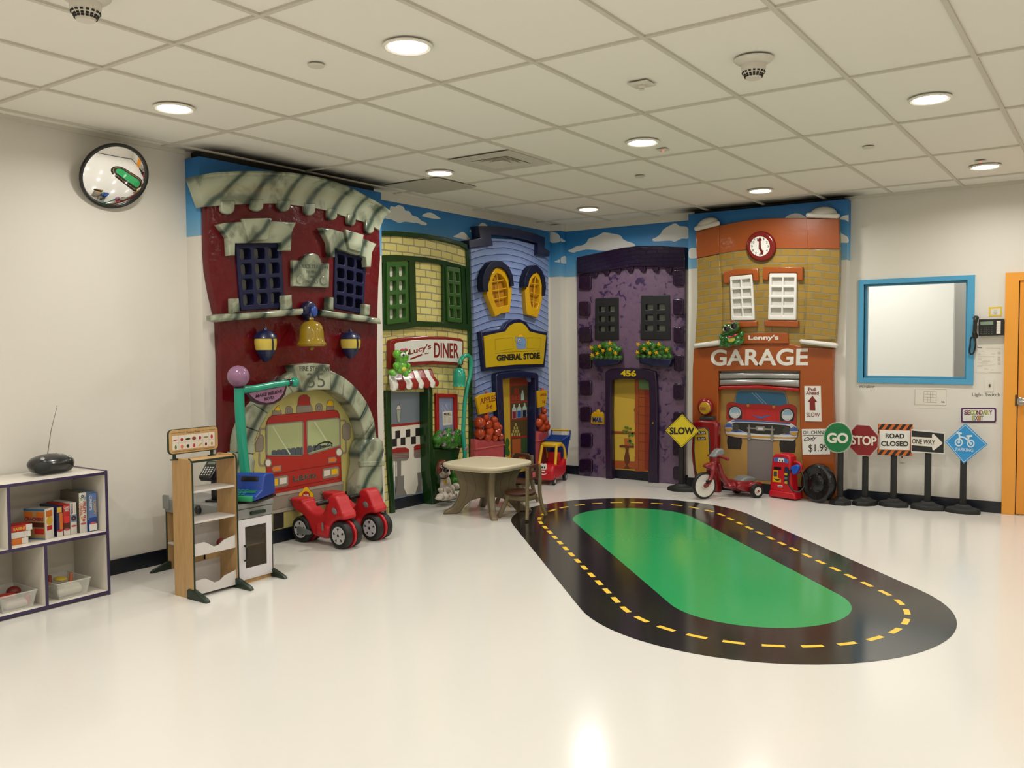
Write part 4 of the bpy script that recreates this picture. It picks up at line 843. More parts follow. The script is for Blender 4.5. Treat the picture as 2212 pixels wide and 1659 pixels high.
sg = slab('store_sign', FL, 'Z4', [(865,135),(985,118),(1040,108),(1065,65),(1115,38),(1165,32),(1215,55),(1250,105),(1300,122),(1380,135),(1374,280),(1358,412),(1130,420),(895,440),(880,280)], dT-.005, .12, m_dkn, gs, .008)
slab('sign_board', FL, 'Z4', [(885,166),(1000,140),(1055,130),(1085,88),(1130,62),(1180,62),(1215,90),(1240,130),(1370,160),(1347,384),(1130,388),(902,410)], .118, .128, mat('sign_yellow','bfa012', rough=.35, coat=.2), sg)
text('lettering', 'GENERAL STORE', FL, 'Z4', [(985,362),(1322,342),(1320,292),(984,312)], .128, m_black, sg, .05)
K = dict(base=.128, parent=sg)
stroke('Z4', [(976,300),(1130,288),(1322,280)], 1, m_black, .003, 'rule', **K); stroke('Z4', [(972,190),(1108,178),(1115,265),(976,285)], 1, m_black, .002, 'border', closed=True, **K); stroke('Z4', [(1226,178),(1330,181),(1320,268),(1222,262)], 1, m_black, .002, 'border', closed=True, **K)
m_el = mat('elephant_print','6c8bb5'); dec('Z4', [(1140,215),(1165,205),(1200,215),(1212,262),(1145,264)], 1, m_el, 'elephant', sm=3, **K); dec('Z4', [(1145,180),(1190,175),(1213,200),(1210,230),(1180,235),(1150,220)], 2, m_el, 'elephant', sm=3, line=.0012, **K)
stroke('Z4', [(1142,215),(1128,195),(1130,175),(1140,170)], 2.5, m_el, .010, 'trunk', **K); dec('Z4', ring2((1162,200),9,11), 3, m_offw, 'eye', **K); dec('Z4', ring2((1164,202),4,5), 4, m_black, 'pupil', **K); dec('Z4', [(1150,172),(1158,155),(1175,152),(1190,160),(1192,172)], 2.6, m_amber, 'hat', line=.001, **K)
# doorway
fo = L2(FL,'B7',[(390,80),(425,50),(640,18),(850,13),(1050,38),(1085,70),(1085,700),(1072,1450)],.125); fi = L2(FL,'B7',[(1026,1450),(1030,700),(1032,128),(800,118),(620,126),(500,152),(515,500),(530,900),(545,1380)],.125); fl_ = L2(FL,'B7',[(500,1380),(440,900),(410,500)],.125)
wobj('door_surround', slab_mesh([fo+[V((fo[-1].x,0)),V((fi[0].x,0))]+fi+[V((fi[-1].x,0)),V((fl_[0].x,0))]+fl_], FL, .0015, .125, .01), m_dkn, gs)
pb = L2(FL,'B7',[(470,110),(1060,60),(1060,1380),(470,1380)],.012); pb = [pb[0],pb[1],V((pb[2].x,.106)),V((pb[3].x,.106))]
dm_ = wobj('doorway_painting', slab_mesh([pb], FL, .0015, .012), mat('store_yellow_print','b9982c'), gs); K = dict(base=.012, parent=dm_)
m_shr = mat('shelf_red_print','8f2c1c'); m_brn = mat('shelf_brown_print','4a3c1e')
dec('B7', [(610,130),(960,118),(960,1420),(628,1420)], 1, m_shr, 'shelf_unit', **K)
for y0_, y1_ in ((130,228),(255,505),(530,785),(812,1075),(1105,1370)): dec('B7', [(628,y0_+5),(960,y0_-18),(960,y1_-22),(630,y1_)], 2, m_brn, 'shelf_back', **K)
for k in range(7): dec('B7', [(635+k*40,135),(665+k*40,133),(665+k*40,214),(635+k*40,217)], 3, m_shr, 'box', line=.001, **K)
for x, y in ((680,290),(722,286),(640,395),(690,392),(742,388)): dec('B7', [(x,y),(x+38,y-2),(x+38,y+98),(x,y+100)], 3, m_shr, 'box', line=.001, **K)
def bottle(x, y0_, y1_, c, w_=34): dec('B7', [(x-w_,y1_),(x-w_,y0_+70),(x-12,y0_+38),(x-12,y0_),(x+12,y0_),(x+12,y0_+38),(x+w_,y0_+66),(x+w_,y1_-6)], 3, mat('bottle_print','9fb3a6'), 'bottle', line=.001, **K); (c and dec('B7', [(x-w_+5,y1_-6),(x-w_+5,y0_+115),(x+w_-5,y0_+110),(x+w_-5,y1_-11)], 4, c, 'drink', **K))
bottle(820,325,490,None,24); bottle(684,555,790,mat('drink_red_print','7a1530')); bottle(768,545,778,mat('drink_blue_print','1c4a9a')); bottle(855,535,765,mat('drink_dark_print','141a3a'))
m_can = mat('can_print','a8974e')
for r_, row in enumerate(((707,860),(690,915),(670,968),(652,1022))):
    for k in range(r_+1): dec('B7', [(row[0]+k*40-13-(r_*0),row[1]+2),(row[0]+k*40+13,row[1]),(row[0]+k*40+13,row[1]+46),(row[0]+k*40-13,row[1]+48)], 3, m_can, 'can', line=.001, **K)
dec('B7', [(652,1125),(792,1112),(795,1350),(655,1365)], 3, mat('crate_print','9c5224'), 'crate', line=.001, **K)
for k in range(4): dec('B7', [(803+k*30,1108-k*2),(828+k*30,1105-k*2),(828+k*30,1325),(803+k*30,1330)], 3, mat('green_book_print','2c4a22'), 'green_box', line=.001, **K)
dec('B7', [(545,1180),(560,1110),(575,1100),(600,1130),(610,1200),(590,1260),(615,1330),(600,1390),(545,1370)], 3, mat('frog_print','2d5a22'), 'frog_painting', sm=2, **K)
# apple stands
m_app = paint('apple_red','a83a14', var=.5, bscale=11, bump=.05); m_pink = paint('barrel_pink','a8494c', var=.1, bump=.2); m_pk2 = paint('post_pink','b85a55')
def apples(label, tg, lst, sign, sx, bar, band, lettering, post):
    q = FL.hit(tg, *bar[0], .15); t = thing('apple_stand', label, 'apple stand', (dT, q.x+.1, 0), group='apple stands of the store')
    bl_ = L2(FL, tg, bar, .155); bb = [bl_[0], bl_[1], V((bl_[1].x+.01, 0)), V((bl_[0].x-.01, 0))]
    bo = wobj('barrel', slab_mesh([bb], FL, dT+.001, .155, .035, seg=4), m_pink, t)
    z = bl_[0].y-unit(FL.h3(tg,*bar[0],.15), tg)*band; wobj('hoop', MB().box((.10+.022, (bl_[0].x+bl_[1].x)/2, z), (.08, bl_[1].x-bl_[0].x+.006, .014), .005), m_pk2, bo)
    for i, (x, y, r) in enumerate(lst):
        p = FL.h3(tg, x, y, .13+.02*((i*7) % 3)/2); k = unit(p, tg)*r*1.24
        a = MB().lathe([(.0,-.80),(.35,-.93),(.70,-.70),(.95,-.25),(1.0,.15),(.88,.60),(.55,.84),(.2,.80),(0,.66)], n=18); me = a.mesh('apple')
        me.transform(Matrix.Translation(p) @ Matrix.Rotation(radians(60*((i % 3)-1)*.6), 4, 'X') @ Matrix.Scale(k, 4)); wobj('apple', me, m_app, t)
    sp_ = slab('price_sign', FL, tg, sign, .12, .15, m_sy, t, .005); wobj('sign_post', MB().tube([FL.h3(tg,*post[0],.115), FL.h3(tg,*post[1],.115)], .019, n=10), m_pk2, t)
    for s_, q_ in lettering: text('lettering', s_, FL, tg, q_, .15, mat('apple_lettering','7c3a10'), sp_, .01)
apples('apple stand left of the store doorway with sign APPLES 5¢', 'B7', [(120,860,78),(225,775,50),(252,880,64),(350,812,55),(380,905,66),(448,935,40),(120,1035,75),(268,1000,68),(400,1005,62),(240,1095,64),(360,1105,50),(458,1082,48)],
  [(70,450),(120,402),(380,357),(400,640),(390,662),(122,722)], 0, [(52,1118),(528,1142)], 170, [('APPLES', [(130,555),(385,495),(382,400),(130,455)]), ('5¢', [(225,650),(330,632),(326,550),(222,562)])], ((235,345),(250,800)))
apples('apple stand right of the store doorway, behind the toy car', 'B7', [(1085,860,62),(1150,770,60),(1195,850,48),(1130,935,62),(1205,925,58),(1175,665,36)],
  [(1070,335),(1225,320),(1222,420),(1200,580),(1084,610)], 0, [(1068,992),(1256,972)], 160, [('APPLES', [(1105,425),(1205,412),(1205,372),(1105,382)]), ('5¢', [(1140,550),(1190,540),(1190,480),(1140,488)])], ((1140,285),(1145,780)))
# ================================================================ the purple house
def stucco():
    m = mat('purple_stucco', '6b4f72', rough=.4, coat=.25); nt, b = nodes(m)
    g_ = nt.nodes.new('ShaderNodeNewGeometry'); n = nt.nodes.new('ShaderNodeTexNoise'); n.inputs['Scale'].default_value = 14; n.inputs['Detail'].default_value = 4; n.inputs['Distortion'].default_value = .8
    nt.links.new(g_.outputs['Position'], n.inputs['Vector'])
    n2 = nt.nodes.new('ShaderNodeTexNoise'); n2.inputs['Scale'].default_value = 3.2; nt.links.new(g_.outputs['Position'], n2.inputs['Vector'])
    f = mathn(nt, 'ADD', mathn(nt, 'MULTIPLY', n.outputs['Fac'], .75), mathn(nt, 'MULTIPLY', n2.outputs['Fac'], .4))
    r = ramp(nt, [(.30,'6e5870'),(.60,'665068'),(.665,'5d4662'),(.695,'33204a'),(1,'2b1a3e')]); nt.links.new(f, r.inputs[0]); nt.links.new(r.outputs[0], b.inputs['Base Color'])
    bp = nt.nodes.new('ShaderNodeBump'); bp.inputs['Strength'].default_value = .3; bp.inputs['Distance'].default_value = .01; bp.invert = True
    nt.links.new(f, bp.inputs['Height']); nt.links.new(bp.outputs['Normal'], b.inputs['Normal']); nt.links.new(bp.outputs['Normal'], b.inputs['Coat Normal']); return m
m_stu = stucco(); m_plq = paint('plum_stone', '24112b', bump=.35, bscale=22); m_pld = paint('plum_frame', '231330', rough=.35, coat=.25, bump=.05)
m_roofp = brick_mat('plum_brick', '1e0f28', '241330', '180b20', 'X', .14, .045, .12, 1.3, gloss=.18, ms=.007)
ph = thing('purple_house_facade', 'purple stucco house wall relief with dark plum roof and door 456', 'play facade', (.95, 0, 0)); dU = .05
WP = ([(480,1450),(720,1450),(718,1024),(485,1036)], [(935,1445),(1235,1448),(1228,1000),(942,1006)])
o_ = L2(FB,'Z5',[(303,800),(301,640),(600,575),(900,530),(1378,540),(1380,900)],dU)+L2(FB,'Z6',[(1240,500),(1238,1000)],dU)
dl = L2(FB,'Z6',[(560,430),(560,1300)],dU); dr_ = L2(FB,'Z6',[(930,1300),(930,430)],dU); br_x = FB.hit('Z6',1236,1405,dU).x; bl_x = FB.hit('Z6',290,1335,dU).x
lp = o_+[V((br_x,0)), V((dr_[0].x,0))]+dr_+dl+[V((dl[-1].x,0)), V((bl_x,0))]
wobj('stucco_wall', slab_mesh([lp]+[[quadmap(L2(FB,'Z5',q,dU), a, b) for a, b in ((.03,.03),(.97,.03),(.97,.97),(.03,.97))] for q in WP], FB, .001, dU, .006), m_stu, ph)
ro = slab('roof', FB, 'Z5', [(300,625),(420,600),(600,560),(750,530),(900,512),(1100,510),(1378,525),(1380,740),(1250,728),(1000,720),(860,720),(700,745),(500,775),(303,800)], .001, .095, m_roofp, ph, .012)
for cx, y1 in ((475,825),(592,803),(704,785),(828,778),(953,775),(1082,778),(1215,788)):
    slab('dentil', FB, 'Z5', [(cx-36,y1-110),(cx+34,y1-110),(cx+32,y1-35),(cx+20,y1-4),(cx-12,y1-2),(cx-30,y1-30)], dU-.005, .085, m_plq, ro, .01)
for tg, q in [('Z5',(318,802,443,948)),('Z5',(318,1065,430,1210)),('Z6',(288,28,398,165)),('Z6',(288,265,402,400)),('Z6',(292,505,403,637)),('Z6',(296,740,400,873)),('Z6',(300,975,408,1107)),('Z6',(291,1208,410,1338)),
              ('Z5',(1258,748,1370,910)),('Z5',(1258,1035,1362,1200)),('Z6',(1137,22,1225,168)),('Z6',(1140,278,1225,420)),('Z6',(1135,532,1225,678)),('Z6',(1135,785,1225,925)),('Z6',(1128,1030,1222,1180)),('Z6',(1132,1275,1222,1400))]:
    x0_, y0_, x1_, y1_ = q; slab('corner_stone', FB, tg, rrect(x0_,y0_,x1_,y1_,22), dU-.005, .082, m_plq, ph, .012)
m_blk = mat('window_black', '16161a', rough=.5)
for q in WP: grille('window_grille', FB, 'Z5', q, 2, 3, .165, .20, .135, .105, .002, dU+.012, m_blk, m_back, ph, r=.18)
fo = L2(FB,'Z6',[(525,432),(560,408),(650,394),(760,390),(880,400),(975,425),(986,500),(996,800),(994,1100)],.10); fi = L2(FB,'Z6',[(918,1100),(925,800),(918,520),(880,498),(700,492),(620,495),(580,505),(575,800),(582,1200)],.10)
dx_ = FB.hit('Z6',992,1392,.10).x
wobj('door_surround', slab_mesh([fo+[V((dx_,0)), V((FB.hit('Z6',910,1392,.10).x,0))]+fi+[V((fi[-1].x+.005,0)), V((fo[0].x+.006,0))]], FB, .0015, .10, .01), m_pld, ph)
text('house_number', '456', FB, 'Z6', [(668,468),(806,470),(806,415),(668,412)], .10, mat('number_gold','c9b01e', rough=.3), ph, .04, .006)
wobj('door_knob', MB().ell(FB.h3('Z6',955,888,.115), .011).tube([FB.h3('Z6',955,888,.095), FB.h3('Z6',955,888,.115)], .005), m_gold, ph)
pb = L2(FB,'Z6',[(570,480),(960,480),(960,1300),(570,1300)],.012); pb[2].y = pb[3].y = .106
dm_ = wobj('doorway_painting', slab_mesh([pb], FB, .0015, .012), mat('hall_yellow_print','c3a339'), ph); K = dict(base=.012, parent=dm_, fr=FB)
dec('Z6', [(575,480),(792,480),(793,672),(575,640)], 1, mat('hall_darkyellow_print','a48a2c'), 'wall_shade_band', **K)
m_stair = mat('stair_orange_print','96471a'); m_st2 = mat('stair_red_print','842c14'); m_st3 = mat('stair_line_print','5a2410')
dec('Z6', [(792,480),(960,480),(960,1320),(795,1320)], 1, m_stair, 'staircase', **K); dec('Z6', [(880,585),(960,590),(960,1320),(880,1300)], 2, m_st2, 'stair_side', **K); dec('Z6', [(828,480),(960,480),(960,590),(830,582)], 3, mat('hall_green_print','5d7a4e'), 'wall_patch', line=.001, **K)
for k in range(8): stroke('Z6', [(828,655+k*72+(k*8)),(960,665+k*72+(k*8))], 3, m_st3, .003, 'tread_line', **K)
for x in (828,): stroke('Z6', [(x,500),(x,1300)], 3, m_st3, .003, 'post_line', **K)
dec('Z6', ring2((808,770),22,25), 4, m_stair, 'newel_ball', line=.001, **K); dec('Z6', [(792,795),(824,795),(824,890),(792,885)], 4, m_stair, 'newel', line=.001, **K); dec('Z6', [(792,1185),(824,1180),(826,1300),(795,1300)], 4, m_stair, 'newel', line=.001, **K)
dec('Z6', [(575,958),(796,966),(796,990),(575,980)], 2, mat('rail_red_print','8a4212'), 'chair_rail', **K); dec('Z6', [(575,1222),(796,1232),(796,1300),(575,1290)], 2, mat('skirting_print','9a4c1c'), 'skirting', line=.001, **K)
m_pot = mat('pot_print','b05a24'); m_ivy = mat('ivy_print','55702c'); m_tb = mat('table_print','5f2f12')
dec('Z6', [(658,1085),(785,1092),(783,1108),(740,1106),(735,1140),(748,1210),(745,1240),(725,1262),(750,1298),(692,1296),(718,1262),(700,1235),(698,1200),(712,1140),(708,1105),(658,1102)], 4, m_tb, 'side_table', line=.001, **K)
dec('Z6', [(698,1025),(755,1028),(750,1090),(705,1088)], 4, m_pot, 'pot', line=.001, **K)
random.seed(5)
for k in range(20):
    x, y = random.choice([(700,965),(730,955),(760,990),(745,1040),(765,1070),(690,1000),(740,1000),(720,940),(765,940)]); x += random.uniform(-14,14); y += random.uniform(-14,14)
    dec('Z6', [(x-13,y),(x-4,y-11),(x+10,y-7),(x+14,y+5),(x,y+12)], 5+.3*(k % 3), m_ivy, 'ivy_leaf', **K)
mbx = slab('mail_plate', FB, 'Z6', [(400,822),(408,800),(430,785),(446,790),(448,770),(462,765),(475,775),(478,792),(495,788),(512,805),(517,830),(515,898),(398,893)], dU-.004, dU+.022, m_sy, ph, .006)
slab('mail_panel', FB, 'Z6', [(411,832),(504,836),(503,880),(410,876)], dU+.02, dU+.026, mat('mail_lilac','8a86a0'), mbx); text('lettering', 'MAIL', FB, 'Z6', [(416,876),(500,880),(500,838),(416,834)], dU+.026, m_black, mbx, .02)
# flower boxes hang from the wall
m_yflow = paint('yellow_flower','c79a14', bump=.02); m_leafb = paint('box_leaf_green','2f6316', var=.25, bscale=18)
for n, (cx0, cx1, cy0, cy1), plan, fl in (('navy flower box with yellow flowers under the left black window', (395,680,165,300), [(405,300),(665,312),(648,352),(560,372),(435,386)], ((475,200),(570,172),(508,240),(572,228),(410,280),(455,265),(620,262),(402,212))),
      ('navy flower box with yellow flowers under the right black window', (808,1130,160,290), [(820,288),(1128,312),(1096,386),(960,378),(832,352)], ((912,168),(1010,182),(875,224),(1078,232),(816,254),(928,260),(986,256),(822,182)))):
    q = FB.h3('Z6', (cx0+cx1)/2, 330, dU); t = thing('flower_box', n, 'flower box', q, group='flower boxes on the purple house')
    slab('planter', FB, 'Z6', plan, dU+.001, .14, m_dkn, t, .015)
    mb = MB(); random.seed(len(n)*3)
    for k in range(30):
        a = random.random()*2*pi; rr = random.random()**.5; x = (cx0+cx1)/2+rr*cos(a)*(cx1-cx0)*.43; y = (cy0+cy1)/2+rr*sin(a)*(cy1-cy0)*.40
        ball(mb, FB, 'Z6', x, y, .10+.03*(1-rr), random.uniform(20,30), rd=.04)
    for i in range(7): ball(mb, FB, 'Z6', cx0+20+i*(cx1-cx0-40)/6, cy1+5, .11, 22, 26, rd=.035)
    wobj('foliage', blob(mb, .007, 2), m_leafb, t)
    for i, (x, y) in enumerate(fl): star(FB,'Z6',x,y,.185,22,m_yflow,t,i*.5)

# ================================================================ the garage
m_gor = paint('garage_orange', '984810', rough=.35, coat=.35, bump=.1); m_gbr = brick_mat('tan_brick', '90722c', '9d7d34', '85816a', 'X', .165, .070, .10, 2.55, gloss=.3, ms=.006)
m_gwh = paint('garage_white', 'cfccc4', bump=.1); m_gcl = paint('clock_red','701812')
ga = thing('garage_facade', 'orange and tan brick garage wall relief with clock and white windows', 'play facade', (2.6, -DB, 0)); dG = .20
lt = L2(FB,'Z7',[(197,378),(300,338),(400,317),(430,312),(700,262),(900,243),(1100,237),(1295,239),(1620,242)],dG)
rE = L2(FB,'Z7',[(1632,540),(1626,900),(1590,1440),(1585,1530)],dG); lE = L2(FB,'Z7',[(180,1560),(190,1490),(215,1000),(207,640)],dG)
wobj('brick_wall', slab_mesh([lt+rE+lE], FB, DB+.001, dG, .006), m_gbr, ga)
bd_ = L2(FB,'Z7',[(1626,545),(1300,540),(860,537),(700,550),(560,570),(430,592),(207,638)],dG+.006)
wobj('top_band', slab_mesh([L2(FB,'Z7',[(197,374),(300,334),(400,313),(430,308),(700,258),(900,239),(1100,233),(1295,235),(1622,238)],dG+.006)+bd_], FB, dG-.01, dG+.008, .006), m_gor, ga)
for q in ([(197,378),(400,317),(430,312),(428,590),(207,636)], [(1296,238),(1620,240),(1628,543),(1312,541)]): slab('pilaster', FB, 'Z7', q, dG, dG+.022, m_gor, ga, .006)
for q in ([(207,640),(428,595),(455,900),(462,1200),(455,1480),(192,1490),(215,1000)], [(1314,546),(1628,546),(1624,900),(1588,1445),(1270,1445),(1290,1200),(1308,900)]): slab('brick_pilaster', FB, 'Z7', q, dG-.005, dG+.016, m_gbr, ga, .008)
# lower orange wall with the door opening
lw = L2(FB,'Z8',[(398,212),(500,206),(640,190),(830,175),(1060,168),(1240,172),(1330,195),(1622,212),(1610,420),(1612,600),(1625,900)],dG+.012)
li = L2(FB,'Z8',[(1345,1200),(1326,900),(1322,600),(1326,412),(960,402),(614,412),(612,700),(604,1000),(600,1300)],dG+.012); ll = L2(FB,'Z8',[(405,1330),(388,1000),(385,800),(388,400)],dG+.012)
wobj('lower_wall', slab_mesh([lw+[V((FB.hit('Z8',1642,1500,dG).x,0)), V((li[0].x,0))]+li+[V((li[-1].x,0)), V((ll[0].x,0))]+ll], FB, DB+.001, dG+.012, .01), m_gor, ga)
text('lettering', 'GARAGE', FB, 'Z8', [(545,364),(1396,362),(1400,212),(550,222)], dG+.012, mat('letter_white','dedad2', rough=.3), ga, .025, .003)
for tg, lo_, do_ in (('Z7', [(205,340),(415,288),26,(315,300,98,66)], 0),
                 ('Z7', [(1318,206),(1605,214),27,(1465,200,118,78)], 0)):
    mb = MB(); (xa, ya), (xb, yb), R_cap, (dx0, dy0, drx, dry) = lo_; k_ = unit(FB.h3(tg, xa, ya, .24), tg)
    for d_ in (.17, .21, .25): mb.tube([FB.h3(tg, xa, ya, d_), FB.h3(tg, xb, yb, d_)], R_cap*k_, n=16).ell(FB.h3(tg, xa, ya, d_), R_cap*k_).ell(FB.h3(tg, xb, yb, d_), R_cap*k_)
    cp = wobj('white_cap', blob(mb, .008, 3), m_gwh, ga)
    mb = MB(); ball(mb, FB, tg, dx0, dy0, .20, drx, dry, rd=.07, rot=-(yb-ya)/(xb-xa)); zc_ = FB.h3(tg, dx0, (ya+yb)/2, .20).z
    for v in mb.bm.verts: v.co.z = max(v.co.z, zc_+(v.co.x-FB.h3(tg, dx0, dy0, .2).x)*.13*(1 if xa < 1000 else 0))
    wobj('cap_dome', mb.mesh('d', 60), m_gwh, cp)
for q in ([(168,1500),(185,1482),(440,1448),(455,1470),(448,1500),(190,1530),(172,1525)], [(1218,1460),(1235,1440),(1590,1478),(1604,1500),(1590,1530),(1240,1488)]): slab('white_ledge', FB, 'Z7', q, dG-.01, .275, m_gwh, ga, .022)
for q, lin, sill in (([(552,1254),(780,1250),(756,796),(535,818)], [(470,770),(600,742),(815,735),(822,860),(768,862),(760,792),(535,812),(522,886),(470,885)], [(510,1275),(560,1264),(805,1262),(808,1315),(640,1324),(510,1330)]),
                     ([(915,1248),(1193,1250),(1202,785),(930,785)], [(862,725),(1260,722),(1260,856),(1207,856),(1204,782),(925,782),(912,853),(862,850)], [(875,1254),(1217,1257),(1215,1323),(880,1315)])):
    f = grille('window_grille', FB, 'Z7', q, 2, 4, .09, .09, .065, .055, dG-.002, dG+.035, mat('window_white','dcdad4', rough=.35), mat('white_backing','cdcac2', rough=.5), ga, r=.08)
    slab('lintel', FB, 'Z7', lin, dG-.005, dG+.04, m_gor, ga, .01); slab('sill', FB, 'Z7', sill, dG-.005, dG+.04, m_gor, ga, .01)
cc = (842,515); ck = slab('wall_clock', FB, 'Z7', ring2(cc, 148, 152, 48), dG, dG+.045, m_gcl, ga, .022)
slab('clock_face', FB, 'Z7', ring2((836,517), 98, 99, 40), dG+.03, dG+.047, mat('clock_white','e0ddd6', rough=.3), ck)
for k in range(1, 13):
    a = pi/2-k*pi/6; x, y = 836+80*cos(a), 517-82*sin(a); w_ = 4 if k == 1 else 9 if k < 10 else 14
    if k not in (12, 5): text('numeral', str(k), FB, 'Z7', [(x-w_,y+12),(x+w_,y+12),(x+w_,y-12),(x-w_,y-12)], dG+.047, m_black, ck, .0, .001)
m_hand = mat('hand_red','5c1410', rough=.3)
slab('clock_hand', FB, 'Z7', [(824,522),(826,465),(808,462),(835,423),(856,455),(842,463),(846,520)], dG+.048, dG+.053, m_hand, ck); slab('clock_hand', FB, 'Z7', [(822,530),(845,518),(858,556),(872,558),(866,598),(838,592),(845,572)], dG+.050, dG+.056, m_hand, ck)
nb = slab('name_board', FB, 'Z7', [(690,1388),(900,1376),(1112,1376),(1120,1482),(1050,1484),(668,1484)], dG, dG+.03, m_gor, ga, .005); text('lettering', 'Lenny\'s', FB, 'Z7', [(722,1458),(1022,1458),(1022,1398),(722,1402)], dG+.03, mat('letter_white','dedad2'), nb, .03)
# roll-up door, painting of the car on a lift
m_sil = mat('silver_door','a5a5a3', rough=.25, metal=.6)
for q, b_ in (([(616,428),(960,424),(1326,430),(1324,482),(960,474),(618,482)], .022), ([(618,486),(960,478),(1324,486),(1322,556),(960,534),(618,540)], .028)): slab('door_slat', FB, 'Z8', q, DB+.01, .205, m_sil, ga, b_)
slab('door_bottom_bar', FB, 'Z8', [(612,552),(640,543),(960,536),(1316,565),(1318,592),(960,566),(640,570),(618,580)], DB+.01, .228, m_rfr, ga, .008)
pb = L2(FB,'Z8',[(600,560),(1345,560),(1345,1300),(595,1300)],DB+.004); pb[2].y = pb[3].y = .106
mg = wobj('car_mural', slab_mesh([pb], FB, DB, DB+.004), mat('garage_tan_print','a98445'), ga); K = dict(base=DB+.004, parent=mg, fr=FB)
dec('Z8', [(870,990),(1090,1000),(1088,1372),(870,1355)], 1, mat('lift_grey_print','7a7270'), 'lift_post', line=.001, **K)
for q in ([(697,975),(814,980),(812,1085),(800,1094),(710,1090),(697,1080)], [(1155,1000),(1284,1005),(1282,1112),(1272,1124),(1170,1120),(1155,1105)]): dec('Z8', q, 1, mat('tyre_print','221e1c'), 'wheel', sm=2, **K)
m_cr = mat('car_red_print','b01f1f'); m_cg = mat('car_grey_print','858078'); m_cb = mat('car_blue_print','33698e'); m_chr = mat('chrome_white_print','c9ccd0'); m_chb = mat('chrome_blue_print','41599a'); m_cho = mat('chrome_gold_print','b98a3a'); m_grl = mat('grille_dark_print','24241f')
dec('B6', [(370,610),(395,500),(425,390),(460,345),(520,330),(1240,355),(1290,380),(1330,500),(1370,640)], 2, m_cg, 'roof_pillars', line=.0015, **K)
dec('B6', [(415,600),(418,470),(440,400),(475,382),(860,385),(1230,405),(1280,430),(1310,520),(1312,640)], 3, m_cb, 'windscreen', line=.0015, **K)
for a, b in (((700,400),(900,600)), ((760,402),(960,605))): stroke('B6', [a, b], 3.7, mat('glare_blue_print','7f9fb8'), .008, 'glare', **K)
dec('B6', [(245,860),(250,620),(280,585),(350,575),(430,590),(540,610),(860,605),(1200,640),(1300,610),(1400,610),(1470,640),(1495,680),(1490,1000),(860,960),(300,930)], 4, m_cr, 'bonnet', line=.0018, **K)
for c, q in (((397,758), [(285,850),(275,720),(300,670),(360,640),(440,650),(500,690),(525,760),(520,868),(300,862)]), ((1333,800), [(1205,900),(1200,770),(1230,710),(1290,680),(1380,680),(1440,720),(1465,790),(1440,912),(1215,908)])):
    dec('B6', q, 5, m_grl, 'lamp_housing', line=.0012, **K); dec('B6', ring2(c,100,102), 6, m_chr, 'lamp_rim', line=.001, **K); dec('B6', ring2((c[0],c[1]),82,85), 7, mat('lamp_pale_print','c3c8c8'), 'lamp_glass', line=.001, **K); dec('B6', ring2((c[0],c[1]),80,82,a0=pi,a1=2*pi), 8, mat('lamp_blue_print','88a8c0'), 'lamp_glass', **K)
stroke('B6', [(572,905),(565,700),(600,690),(860,685),(1140,710),(1145,930)], 5, m_st3, .0018, 'panel_line', **K)
dec('B6', [(685,792),(780,820),(865,832),(950,810),(1030,806),(940,838),(870,868),(800,850)], 5, m_chb, 'emblem', line=.0012, **K)
for x, y in ((628,625),(1088,650)): dec('B6', ring2((x,y),24,30), 5, m_cho, 'bonnet_bolt', line=.001, **K); dec('B6', [(x-8,y-20),(x,y-50),(x+8,y-20)], 6, m_grl, 'bonnet_bolt', **K)
dec('B6', [(215,1000),(260,930),(360,885),(860,905),(1400,950),(1480,1000),(1530,1060),(1500,1200),(1440,1260),(860,1235),(400,1195),(250,1160),(225,1090)], 6, m_chr, 'bumper', line=.0018, **K)
dec('B6', [(340,905),(400,885),(860,908),(1380,948),(1400,968),(860,930),(330,920)], 7, m_chb, 'bumper_shade', **K)
dec('B6', [(240,1135),(400,1150),(860,1178),(1300,1200),(1500,1195),(1470,1225),(860,1215),(400,1190),(260,1160)], 7, m_cho, 'bumper_shade', **K)
dec('B6', [(235,1075),(300,1060),(480,1070),(560,1110),(400,1110)], 6.7, m_chb, 'bumper_shade', **K); dec('B6', [(1240,1150),(1380,1110),(1500,1130),(1500,1150)], 6.7, m_chb, 'bumper_shade', **K)
dec('B6', [(340,960),(400,935),(860,955),(1300,985),(1380,1010),(1400,1060),(1300,1120),(1180,1150),(860,1140),(620,1115),(520,1080),(440,1040)], 8, m_grl, 'grille', line=.0012, **K)
for c in ((285,1022),(1452,1090)):
    dec('B6', ring2(c,72,76), 9, m_chr, 'bumper_end', line=.0012, **K); dec('B6', ring2(c,70,74,a0=pi,a1=2*pi), 10, m_chb, 'bumper_end', **K); dec('B6', ring2((c[0],c[1]+10),66,62,a0=.1,a1=pi-.1), 10, m_cho, 'bumper_end', **K)
for c in ((408,1028),(1318,1075)): dec('B6', ring2(c,55,58), 10, mat('fog_lamp_print','3b3b38'), 'fog_lamp', line=.0015, **K)
dec('B6', [(610,1022),(760,1030),(780,1000),(920,1005),(940,1040),(1100,1052),(1098,1078),(940,1068),(915,1085),(785,1080),(765,1052),(612,1045)], 9, m_cg, 'grille_bar', line=.001, **K); dec('B6', [(800,1022),(895,1025),(895,1065),(800,1062)], 10, m_chr, 'plate', line=.001, **K)
for x, y in ((648,970),(1060,990)): dec('B6', [(x-14,y+60),(x-4,y),(x+4,y),(x+16,y+60),(x+22,y+160),(x+26,y+270),(x+10,y+285),(x-22,y+280),(x-26,y+170)], 11, m_cg, 'bumper_guard', line=.001, **K)
